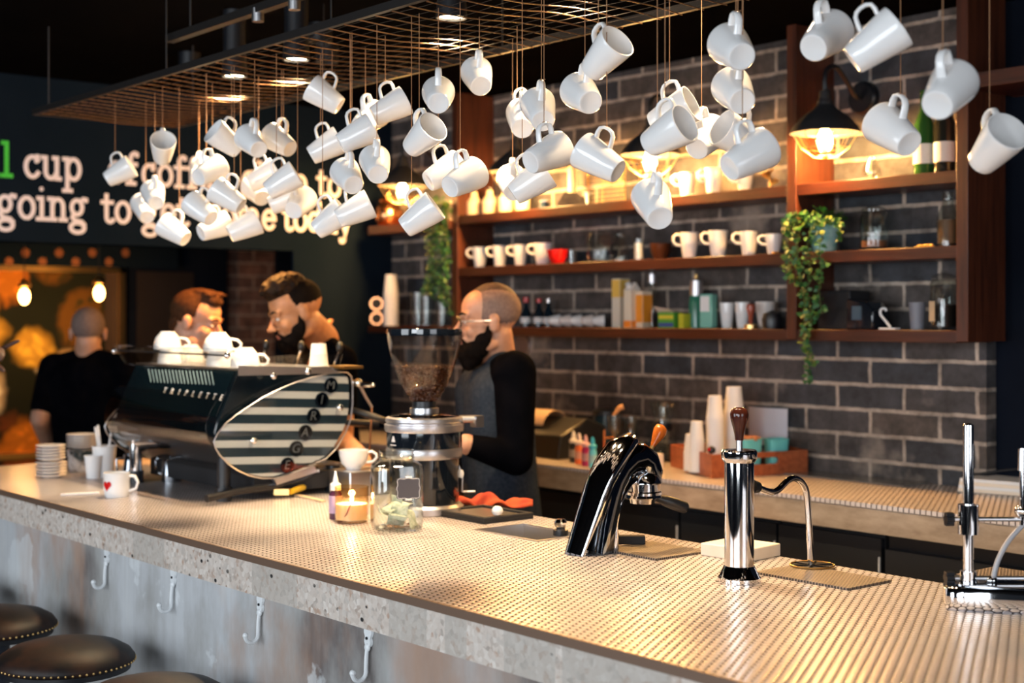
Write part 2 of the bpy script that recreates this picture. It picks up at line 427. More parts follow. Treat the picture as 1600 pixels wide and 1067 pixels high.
# glyph: (advance, [polylines]) in units of x height
def sf(x, y, l=.17, r=.17): return [(x-l, y), (x+r, y)]
G = {
 'a': (1.0, [arc(.42, .28, .26, .24, 0, 360), arc(.40, .70, .26, .26, 150, 0)+[(.68, .1), (.72, .04), (.88, .04)]]),
 'c': (.95, [arc(.50, .5, .36, .44, 40, 325), [(.76, .80), (.76, .98)], arc(.70, .76, .06, .06, 0, 360)]),
 'd': (1.1, [arc(.46, .5, .34, .44, 0, 360), [(.80, 1.45), (.80, .04), (.98, .04)], sf(.72, 1.45, .12, .08)]),
 'e': (.98, [arc(.50, .5, .36, .44, 0, 320), [(.14, .52), (.86, .52)]]),
 'f': (.75, [[(.34, .04), (.34, 1.15)]+arc(.58, 1.15, .24, .28, 180, 60), sf(.34, .04, .22, .24), [(.10, .92), (.66, .92)], arc(.70, 1.34, .06, .06, 0, 360)]),
 'g': (1.08, [arc(.45, .62, .29, .32, 0, 360), arc(.48, -.28, .38, .22, 0, 360), [(.28, .36), (.20, .16), (.34, .04), (.70, -.02), (.84, -.14)], [(.66, .88), (.80, 1.0), (.95, .98)], arc(.95, .93, .05, .05, 0, 360)]),
 'i': (.62, [[(.12, .94), (.32, .94), (.32, .04)], sf(.32, .04, .24, .24), arc(.30, 1.35, .05, .05, 0, 360)]),
 'l': (.62, [[(.12, 1.45), (.32, 1.45), (.32, .04)], sf(.32, .04, .24, .24)]),
 'm': (1.62, [[(.06, .94), (.24, .94), (.24, .04)], sf(.24, .04), [(.24, .6)]+arc(.50, .66, .26, .28, 160, 0)+[(.76, .04)], sf(.76, .04, .12, .12), [(.76, .6)]+arc(1.02, .66, .28, .28, 160, 0)+[(1.30, .04)], sf(1.30, .04)]),
 'n': (1.15, [[(.06, .94), (.26, .94), (.26, .04)], sf(.26, .04), [(.26, .6)]+arc(.55, .62, .29, .32, 160, 0)+[(.84, .04)], sf(.84, .04)]),
 'o': (.98, [arc(.49, .5, .37, .45, 0, 360)]),
 'p': (1.1, [[(.06, .94), (.26, .94), (.26, -.46)], sf(.26, -.46, .2, .22), arc(.60, .5, .34, .45, 0, 360)]),
 'r': (.85, [[(.06, .94), (.28, .94), (.28, .04)], sf(.28, .04, .2, .25), [(.28, .6)]+arc(.60, .62, .32, .32, 165, 60), arc(.76, .84, .06, .06, 0, 360)]),
 's': (.85, [arc(.42, .72, .25, .22, 20, 250)+arc(.42, .27, .28, .23, 80, -160), [(.68, .8), (.68, .96)], [(.14, .02), (.14, .22)]]),
 't': (.78, [[(.34, 1.25), (.34, .25)]+arc(.54, .24, .20, .20, 180, 330), [(.08, .92), (.66, .92)]]),
 'u': (1.15, [[(.06, .94), (.24, .94), (.24, .35)]+arc(.52, .34, .28, .30, 180, 330)+[(.82, .3)], [(.66, .94), (.84, .94), (.84, .04), (1.02, .04)]]),
 'y': (1.08, [[(.22, .94), (.54, .08)], [(.88, .94), (.48, -.26)]+arc(.32, -.28, .16, .16, 10, -120), sf(.22, .94, .16, .18), sf(.86, .94, .16, .16), arc(.20, -.34, .05, .05, 0, 360)]),
}
def letters(word, y0, z0, mb, adv=1.0, st=0.020):
    y = y0; cnt = 0
    for ch in word:
        wv, strokes = G[ch]
        for pl in strokes:
            cnt += 1; off = 0.0020+0.0004*(cnt % 7)
            pts = [V((XL, y+px_*SH*0.84, z0+pz_*SH)) for px_, pz_ in pl]
            loop = (pts[0]-pts[-1]).length < 1e-4 and len(pts) > 3
            if loop: pts = pts[:-1]
            else:        # square the ends off half a stroke further
                pts[0] = pts[0]+(pts[0]-pts[1]).normalized()*st*.4; pts[-1] = pts[-1]+(pts[-1]-pts[-2]).normalized()*st*.4
            n = len(pts); L_ = []; R_ = []
            for i in range(n):
                a = pts[i-1] if (i or loop) else pts[0]; b = pts[(i+1) % n] if (i < n-1 or loop) else pts[-1]
                d1 = (pts[i]-a); d2 = (b-pts[i])
                d1 = d1.normalized() if d1.length > 1e-7 else d2.normalized(); d2 = d2.normalized() if d2.length > 1e-7 else d1
                t = (d1+d2).normalized(); k = min(1.6, 1/max(.3, t.dot(d2)))
                nn = V((1, 0, 0)).cross(t)*st/2*k
                if loop and (max(abs(p_[0]-pl[0][0]) for p_ in pl) < .2): nn = nn.normalized()*min(st/2*k, .05*SH)
                L_.append(pts[i]+nn); R_.append(pts[i]-nn)
            ox = V((off, 0, 0)); m_ = n if loop else n-1
            vs = L_+R_+[p_+ox for p_ in L_]+[p_+ox for p_ in R_]
            fs = []
            for i in range(m_):
                j = (i+1) % n
                fs += [(2*n+i, 2*n+j, 3*n+j, 3*n+i), (i, j, 2*n+j, 2*n+i), (n+i, 3*n+i, 3*n+j, n+j)]
            mb.add(vs, fs)
            if loop and (max(abs(p_[0]-pl[0][0]) for p_ in pl) < .2):
                mb.add([p_+ox for p_ in L_], [tuple(range(n))]); mb.add([p_+ox*.9 for p_ in R_], [tuple(range(n))])
        y += wv*SH*0.84*adv
    return y
def wline(words, z):
    for wd, xp, mat in words:
        y0 = PX(xp, 300, XL).y
        mb = MB(); letters(wd, y0, z, mb)
        mb.build('painted_word', M[mat], wall_left, ang=20)
Z1 = 1.65+(497-290)/2222*6.9; Z2 = 1.65+(497-351)/2222*6.9
wline([('real', -88, 'text_green'), ('cup', 36, 'text_white'), ('of', 168, 'text_white'), ('coffee', 220, 'text_white'), ('close', 377, 'text_white'), ('to', 494, 'text_white')], Z1)
wline([('going', -6, 'text_white'), ('to', 157, 'text_white'), ('get', 221, 'text_white'), ('some', 324, 'text_white'), ('today', 440, 'text_white')], Z2)

# far room: floral mural in a brass frame, star-patterned valance, dark door, pendants
def ab(y0, y1, z0, z1, x, t=0.02): return MB().bb((x, y0, z0), (x+t, y1, z1))
m = N('floral_mural'); p = m.pos()
wv = m.n('ShaderNodeTexNoise'); m.l(p, wv.inputs['Vector']); wv.inputs['Scale'].default_value = 3.0; wv.inputs['Detail'].default_value = 3
q = m.scalev(m.vmath('ADD', m.vmath('ADD', p, (0, 3.3, 1.7)), m.scalev(m.vmath('SUBTRACT', wv.outputs['Color'], (0.5, 0.5, 0.5)), (0.35, 0.35, 0.35))), (0, 1, 1))
vo = m.n('ShaderNodeTexVoronoi'); m.l(q, vo.inputs['Vector']); vo.inputs['Scale'].default_value = 3.3; vo.inputs['Randomness'].default_value = 0.8
sc = m.n('ShaderNodeSeparateColor'); m.l(vo.outputs['Color'], sc.inputs[0])
c = m.ramp(sc.outputs[0], [(0.0, (0.80, 0.24, 0.02)), (0.16, (0.03, 0.03, 0.01)), (0.30, (0.85, 0.50, 0.06)), (0.42, (0.85, 0.72, 0.48)), (0.60, (0.70, 0.14, 0.03)), (0.75, (0.85, 0.62, 0.30)), (0.92, (0.60, 0.03, 0.03)), (1.0, (0.85, 0.40, 0.04))], 'CONSTANT')
petal = m.n('ShaderNodeTexVoronoi'); m.l(q, petal.inputs['Vector']); petal.inputs['Scale'].default_value = 14
c = m.mix(m.ramp(petal.outputs['Distance'], [(0.15, 0.0), (0.5, 0.55)]), c, (0.22, 0.08, 0.01))
c = m.mix(m.ramp(vo.outputs['Distance'], [(0.44, 0.0), (0.60, 1.0)]), c, (0.012, 0.014, 0.008))
m.set(color=c, rough=0.8, spec=0.1); M['mural'] = m.m
yR = PX(193, 460, XB+0.05).y
mu = thing('floral_mural', 'painted mural of orange, cream and red flowers in a brass frame in the next room', 'mural', (XB+0.02, 2.8, 0.7))
ab(1.7, yR-0.12, 0.7, 2.02, XB+0.02).build('painted_panel', M['mural'], mu)
fr = MB(); zt = PX(100, 416, XB+0.05).z
fr.bb((XB+0.04, 1.7, zt-0.035), (XB+0.08, yR, zt)); fr.bb((XB+0.04, yR-0.035, 0.8), (XB+0.08, yR, zt)); fr.bb((XB+0.04, 1.7, 0.8), (XB+0.08, yR, 0.835))
fr.build('brass_frame', M['brass'], mu)
single(ab(yR-0.12, yR, 0.7, 2.0, XB+0.022, 0.012), 'wall_panel', plain('umber_panel', (0.05, 0.028, 0.015), 0.6), 'plain dark brown wall panel between the flower mural and the brass upright', 'panel', (XB+0.02, yR, 0.7))
va = thing('valance', 'navy valance with a row of orange star flowers above the mural', 'valance', (XB+0.1, 3.0, 2.0))
zv0 = PX(100, 416, XB+0.1).z; 
M['star'] = plain('orange_brown_paint', (0.26, 0.10, 0.045), 0.9, spec=0.1)
MB().bb((XB+0.09, 1.7, zv0), (XB+0.11, yR+0.35, zv0+0.30)).build('board', M['wall_navy'], va)
def starfl(yc, zc, r):
    sm = MB()
    for k in range(8):
        a = 2*PI*k/8; d = V((0, math.cos(a), math.sin(a)))
        nn = V((0, -math.sin(a), math.cos(a)))
        b = V((XB+0.111, yc, zc))
        sm.prism([b, b+d*r*.6+nn*r*.25, b+d*r, b+d*r*.6-nn*r*.25], (0.004, 0, 0))
    sm.build('star_flower', M['star'], va)
for k, xx in enumerate(range(-12, 200, 26)):
    pp = PX(xx, 395 if k % 2 == 0 else 414, XB+0.11)
    starfl(pp.y, pp.z+(0.02 if k % 2 else 0), 0.032)
y1 = PX(197, 450, XB).y; y2 = PX(349, 450, XB).y
y3 = PX(431, 450, XB+.02).y
struct('wall_far_dark', MB().bb((XB+0.001, y3, 0), (XB+0.03, 6.3, CEIL)), M['wall_dark'])
dr = struct('door_1', MB().bb((XB+0.001, y1, 0), (XB+0.05, y2, 2.14)), M['wall_dark'])
MB().bb((XB+0.05, y1+0.05, 0.2), (XB+0.06, (y1+y2)/2+0.1, 1.95)).build('door_panel', plain('brown_black_panel', (0.022, 0.014, 0.010), 0.5), dr)
M['bulb_far'] = emissive('amber_bulb_glow', (1.0, 0.50, 0.13), 22)
for xx, yy, Xp, lb in ((38, 463, -8.05, 'left'), (155, 458, -8.05, 'right')):
    b = PX(xx, yy, Xp)
    t = thing('pendant_light', 'glowing amber pendant bulb hanging %s in the next room' % ('left, over the flower mural,' if lb == 'left' else 'right, above the man in black,'), 'pendant light', (b.x, b.y, CEIL), 'pendants in the next room')
    MB().cyl((b.x, b.y, CEIL), (b.x, b.y, b.z+0.09), 0.004, n=8).build('cord', M['matt_black'], t)
    MB().lathe([(0.012, 0.10), (0.018, 0.085), (0.035, 0.07), (0.037, 0.055), (0.03, 0.05), (0.0, 0.05)], b).build('socket', M['brass'], t)
    MB().ell(b, (0.031, 0.031, 0.047)).build('bulb', M['bulb_far'], t)
    point('pendant_glow', (b.x-0.01, b.y, b.z-0.08), 9, (1.0, 0.50, 0.16), 0.05)

# ------------------------------------------------------------------ front counter
bc = thing('bar_counter', 'long serving counter with penny tiled top, speckled concrete edge and worn plaster front', 'counter', (-3.1, 2.3, 0))
X0, X1, Y0, Y1 = -5.78, -0.35, 1.78, 2.80
MB().bb((X0+0.04, Y0+0.03, 0), (X1-0.04, Y1-0.03, 0.95)).build('front_panel', M['plaster'], bc)
binc = PZ(828, 832, ZC); bx, by = 0.13, 0.085
tp = MB()
for a, b in (((X0, Y0, ), (binc.x-bx, Y1)), ((binc.x+bx, Y0), (X1, Y1)), ((binc.x-bx, Y0), (binc.x+bx, binc.y-by)), ((binc.x-bx, binc.y+by), (binc.x+bx, Y1))):
    tp.bb((a[0], a[1], 1.036), (b[0], b[1], ZC))
sl = MB()
for a, b in (((X0, Y0, ), (binc.x-bx, Y1)), ((binc.x+bx, Y0), (X1, Y1)), ((binc.x-bx, Y0), (binc.x+bx, binc.y-by)), ((binc.x-bx, binc.y+by), (binc.x+bx, Y1))):
    sl.bb((a[0], a[1], 0.95), (b[0], b[1], 1.0355))
sl.build('concrete_slab', M['terrazzo'], bc)
tp.build('tiled_top', M['penny'], bc)
MB().bb((X0-0.006, Y0-0.008, 1.034), (X1, Y0-0.0005, ZC+0.003)).build('bronze_trim', M['bronze'], bc)
sb = thing('recessed_bin', 'steel bin sunk into the worktop beside the tamping tray', 'bin', (binc.x, binc.y, ZC))
r = MB()
for a, b in (((-bx-.006, -by-.006), (bx+.006, -by)), ((-bx-.006, by), (bx+.006, by+.006)), ((-bx-.006, -by), (-bx, by)), ((bx, -by), (bx+.006, by))):
    r.bb((binc.x+a[0], binc.y+a[1], ZC-0.001), (binc.x+b[0], binc.y+b[1], ZC+0.003))
r.build('rim', M['steel'], sb)
r = MB(); z0 = 0.955
for a, b in (((-bx+.001, -by+.001), (bx-.001, -by+.004)), ((-bx+.001, by-.004), (bx-.001, by-.001)), ((-bx+.001, -by+.004), (-bx+.004, by-.004)), ((bx-.004, -by+.004), (bx-.001, by-.004))):
    r.bb((binc.x+a[0], binc.y+a[1], z0), (binc.x+b[0], binc.y+b[1], ZC))
r.bb((binc.x-bx+.001, binc.y-by+.001, z0-0.003), (binc.x+bx-.001, binc.y+by-.001, z0))
r.build('basin', M['steel'], sb)

# purse hooks under the slab
HK = plain('white_enamel_hook', (0.72, 0.75, 0.77), 0.35)
def make_hook():
    t = thing('coat_hook', '', 'hook')
    pl = MB(); pl.cyl((0, 0, -0.012), (0, -0.006, -0.012), 0.017, 0.015, 14); pl.cyl((0, 0, -0.034), (0, -0.007, -0.034), 0.014, 0.012, 14)
    pl.box((0, -0.003, -0.023), (0.022, 0.006, 0.03)); pl.ell((0, -0.006, -0.047), (0.010, 0.006, 0.010))
    pl.build('plate', HK, t)
    s = MB(); s.cyl((0, -0.006, -0.026), (0, -0.010, -0.026), 0.0035, n=8); s.build('screw', M['black'], t)
    pts = [(0, -0.006, -0.044), (0, -0.009, -0.07), (0, -0.010, -0.095)]
    for k in range(9):
        a = PI*k/8*1.05; pts.append((0, -0.028+0.018*math.cos(a), -0.102-0.018*math.sin(a)))
    j = MB(); j.sweep(pts, [0.005]*3+[0.0052]*7+[0.0055, 0.0075], 8); j.ell(pts[-1], 0.0075); j.build('hook_arm', HK, t)
    return t
hk = make_hook()
HX = [(-4.14, 'leftmost of the white hooks under the counter edge, just above the far stools'), (-3.69, 'second white hook from the left on the plaster counter front'), (-3.20, 'third white hook from the left, in the middle of the counter front'), (-2.707, 'rightmost white hook on the counter front, nearest the camera')]
for i, (hx, lb) in enumerate(HX):
    o = hk if i == 0 else copy_tree(hk)
    o.location = (hx, Y0+0.029, 0.948); tag(o, lb, 'hook', 'white hooks under the counter edge')

# bar stools
def make_stool():
    t = thing('bar_stool', '', 'stool')
    MB().lathe([(0.0, 0.772), (0.05, 0.771), (0.10, 0.765), (0.145, 0.753), (0.172, 0.737), (0.184, 0.720), (0.183, 0.710), (0.176, 0.705)], n=48).build('seat_cushion', M['leather'], t, ang=60)
    MB().lathe([(0.0, 0.706), (0.172, 0.706), (0.172, 0.690), (0.0, 0.688)], n=40).build('seat_base', M['black'], t)
    nb = MB()
    for k in range(64):
        a = 2*PI*k/64; nb.ell((0.183*math.cos(a), 0.183*math.sin(a), 0.713), 0.0036, nu=6, nv=4)
    nb.build('nail_trim', M['brass'], t)
    MB().lathe([(0.046, 0.688), (0.046, 0.05)], n=24).build('pedestal', plain('dark_blue_enamel', (0.008, 0.012, 0.022), 0.25), t)
    MB().lathe([(0.0, 0.052), (0.05, 0.05), (0.20, 0.02), (0.21, 0.0), (0.0, 0.0)], n=40).build('base_plate', M['black'], t)
    rg = MB(); rg.sweep([(0.15*math.cos(2*PI*k/28), 0.15*math.sin(2*PI*k/28), 0.28) for k in range(28)], 0.009, 8, close=True)
    for k in range(3): a = 2*PI*k/3+.4; rg.cyl((0.04*math.cos(a), 0.04*math.sin(a), 0.28), (0.15*math.cos(a), 0.15*math.sin(a), 0.28), 0.006, n=8)
    rg.build('footrest', M['dark_steel'], t)
    return t
st = make_stool()
for i, (sx, lb) in enumerate(((-3.775, 'round leather stool shown whole in the photo, with brass nails around its rim'), (-4.33, 'leather stool behind the whole one, cut by the left edge of the picture'), (-4.89, 'furthest leather stool, only the tip of its seat showing at the left edge'), (-3.23, 'nearest leather stool, only the top of its seat showing at the bottom edge'))):
    o = st if i == 0 else copy_tree(st)
    o.location = (sx, 1.53, 0); tag(o, lb, 'bar stool', 'leather bar stools at the counter')

# ------------------------------------------------------------------ back counter
kb = thing('back_counter', 'long rear worktop of raw concrete under the brick wall, penny tiled on top', 'counter', (-4.0, 4.1, 0))
MB().bb((XL+0.002, 3.82, 0.955), (-0.6, YW-0.002, 1.036)).build('concrete_edge', M['concrete'], kb)
MB().bb((XL+0.002, 3.815, 1.0362), (-0.6, YW-0.002, ZC)).build('tiled_top', M['penny'], kb)
edges = [-6.2, -5.5, -4.85, -4.2, -3.72, -3.25, -2.81]
for i in range(len(edges)-1):
    a, b = edges[i]+0.004, edges[i+1]-0.004
    t = thing('base_cabinet', '%s' % ['black cabinet at the far left end under the rear counter', 'black cabinet behind the coffee machine, second from the far end', 'black cabinet behind the bearded man', 'black cabinet below the small paint bottles', 'black cabinet just right of the arched chrome tap', 'black cabinet right of the straight chrome tap, beside the fridge'][i], 'cabinet', ((a+b)/2, 4.1, 0), 'black cabinets under the rear counter')
    MB().bb((a, 3.90, 0.08), (b, YW-0.003, 0.95)).build('carcass', M['matt_black'], t)
    d = MB().bb((a+0.002, 3.878, 0.10), (b-0.002, 3.899, 0.93)).build('door', M['cabinet'], t)
    MB().bb((b-0.010, 3.873, 0.12), (b-0.004, 3.8778, 0.87)).build('edge_pull', M['edge_white'], d)
fx0, fx1 = -2.80, -2.22
t = thing('undercounter_fridge', 'black fridge with pale edged door under the right end of the rear counter', 'fridge', (-2.5, 4.1, 0))
MB().bb((fx0, 3.90, 0.05), (fx1, YW-0.003, 0.95)).build('body', M['black'], t)
dd = MB().bb((fx0+0.006, 3.87, 0.07), (fx1-0.05, 3.899, 0.90)).build('door', M['cabinet'], t)
MB().bb((fx1-0.07, 3.862, 0.07), (fx1-0.052, 3.8698, 0.895)).build('door_edge', M['edge_white'], dd)
t = thing('open_rack', 'dark open shelf rack beneath the rear counter at the right edge of the picture', 'rack', (-1.6, 4.1, 0))
for z in (0.1, 0.38, 0.66, 0.86): MB().bb((-2.178, 3.9, z), (-1.121, 4.4, z+0.02)).build('shelf', M['matt_black'], t)
for x in (-2.2, -1.12):
    for y in (3.9, 4.37): MB().bb((x, y, 0), (x+0.02, y+0.03, 0.95)).build('upright', M['dark_steel'], t)

# ------------------------------------------------------------------ wire canopy above the counter
ZM = 2.45; CX0, CX1, CY0, CY1 = -5.45, -0.6, 2.08, 2.68
cn = thing('wire_canopy', 'long copper wire mesh canopy hanging under the ceiling, carrying the white mugs', 'canopy', (-3.0, 2.38, ZM))
fr = MB()
for y in (CY0, CY1): fr.bb((CX0, y-0.008, ZM-0.010), (CX1, y+0.008, ZM+0.012))
for x in (CX0, CX1): fr.bb((x-0.008, CY0, ZM-0.010), (x+0.008, CY1, ZM+0.012))
fr.build('frame', M['dark_steel'], cn)
random.seed(3)
wr = MB(); x = CX0+0.04
while x < CX1:
    j = random.uniform(-0.006, 0.006)
    wr.sweep([(x+j*math.sin(k*1.3), CY0+(CY1-CY0)*k/10, ZM-0.012+0.006*math.sin(k*PI/5+x)) for k in range(11)], 0.0017, 5, cap=False)
    x += 0.075
wr.build('cross_wires', M['wire'], cn)
wr = MB(); y = CY0+0.022
while y < CY1-0.01:
    wr.sweep([(CX0+(CX1-CX0)*k/40, y, ZM-0.012+0.004*math.sin(k*1.1+y*9)) for k in range(41)], 0.0008, 4, cap=False)
    y += 0.05
wr.build('long_wires', plain('dark_wire', (0.03, 0.02, 0.014), 0.7, 0.0), cn)
for x in (-5.3, -4.3, -3.3, -2.3, -1.3):
    for y in (CY0, CY1): MB().cyl((x, y, ZM), (x, y, CEIL), 0.003, n=6).build('hanger_rod', M['dark_steel'], cn)
tr = thing('support_rail', 'dark rail with two small silver couplers running above the canopy edge', 'rail', (-3.8, 2.2, 2.6))
MB().bb((-4.35, 2.10, 2.56), (-0.8, 2.13, 2.585)).build('rail', M['dark_steel'], tr)
for xx, yy in ((403, 50), (460, 30)):
    c = PY(xx, yy, 2.115)
    MB().cyl((c.x, 2.115, 2.535), (c.x, 2.115, 2.575), 0.018, n=14).build('coupler', M['steel'], tr)
for x in (-4.2, -3.0, -1.8): MB().cyl((x, 2.115, 2.585), (x, 2.115, CEIL), 0.004, n=6).build('hanger_rod', M['dark_steel'], tr)

# downlights just above the wire
WARM = (1.0, 0.72, 0.42)
M['lamp_disc'] = emissive('downlight_glow', (1.0, 0.78, 0.50), 30)
for i, (lx, pw, lb) in enumerate(((-4.60, 130, 'furthest downlight above the wire canopy'), (-4.17, 190, 'second furthest downlight glowing through the wire canopy'), (-3.30, 150, 'downlight above the canopy at the top middle of the picture'), (-2.75, 95, 'downlight above the canopy out of frame over the middle mugs'), (-2.15, 85, 'nearest downlight above the canopy, over the right mugs'))):
    ly = 2.49
    t = thing('downlight', lb, 'lamp', (lx, ly, CEIL), 'downlights above the wire canopy')
    MB().lathe([(0.0, CEIL-0.001), (0.04, CEIL-0.001), (0.04, 2.60), (0.046, 2.52), (0.042, 2.52), (0.036, 2.60), (0.0, 2.60)], (lx, ly, 0), n=24).build('housing', M['black'], t)
    MB().lathe([(0.0, 2.53), (0.037, 2.53), (0.037, 2.527), (0.0, 2.527)], (lx, ly, 0), n=24).build('lamp_disc', M['lamp_disc'], t)
    spot('downlight_beam', (lx, ly, 2.515), (lx+0.08, ly-(0.55 if lx < -4 else 0.02), 1.0), pw, WARM, 96 if lx < -4 else 125, 0.055, 0.5 if lx < -4 else 0.8)
# recessed ceiling lamps over the baristas
for i, (lx, ly, tx, ty, pw) in enumerate(((-5.45, 2.74, -4.86, 2.88, 430), (-4.95, 3.10, -5.50, 2.82, 420), (-4.60, 2.85, -4.02, 3.20, 120))):
    t = thing('ceiling_spot', ['ceiling spot lamp above the curly-haired man', 'ceiling spot lamp above the short-haired man', 'ceiling spot lamp in front of the bearded man'][i], 'lamp', (lx, ly, CEIL), 'ceiling spots over the staff')
    MB().lathe([(0.0, CEIL-0.001), (0.045, CEIL-0.001), (0.045, CEIL-0.07), (0.038, CEIL-0.07), (0.036, CEIL-0.03), (0.0, CEIL-0.03)], (lx, ly, 0), n=20).build('housing', M['black'], t)
    spot('ceiling_spot_beam', (lx, ly, CEIL-0.08), (tx, ty, 1.66), pw, (1.0, 0.42, 0.10), 27, 0.03, 0.5)

# ------------------------------------------------------------------ hanging mugs
ML, MR, MO = 0.102, 0.043, V((0.074, 0, 0.069))     # length, rim radius, string point
def mug_parts(parent, off=MO):
    pr = [(0.0, 0.001), (0.021, 0.001), (0.023, 0.0), (0.0265, 0.0005), (0.0285, 0.004), (0.0315, 0.02), (0.0365, 0.05), (0.0405, 0.075), (0.0428, 0.095), (0.043, 0.1), (0.0425, 0.102), (0.0405, 0.102), (0.0398, 0.098), (0.0375, 0.075), (0.033, 0.045), (0.028, 0.015), (0.024, 0.006), (0.0, 0.005)]
    mb = MB(); mb.lathe(pr, -off, 'X', 40); b = mb.build('body', M['ceramic'], parent, world=False, ang=50)
    hp = [(0.044, 0.033), (0.0475, 0.048), (0.0515, 0.060), (0.058, 0.0665), (0.068, 0.069), (0.079, 0.068), (0.0875, 0.0625), (0.0885, 0.052), (0.086, 0.0395)]
    h = MB(); h.sweep([V((x, 0, z))-off for x, z in hp], [0.0068, 0.0062, 0.0058, 0.0056, 0.0056, 0.0056, 0.0058, 0.0062, 0.0066], 12, ex=0.72, ey=1.4, up=(1, 0, 0))
    h.build('handle', M['ceramic'], parent, world=False, ang=60)
mug0 = thing('mug', '', 'mug'); mug_parts(mug0)
kn = MB(); kn.ell((0, 0, 0.001), (0.0035, 0.006, 0.004), nu=8, nv=6); kn.cyl((0, 0, 0), (0.010, 0.004, 0.004), 0.0007, n=5)
kn.build('knot', M['twine'], mug0, world=False)
sm_ = MB(); sm_.cyl((0, 0, 0), (0, 0, 1), 0.0010, n=6); sm_.build('string', M['twine'], mug0, world=False)
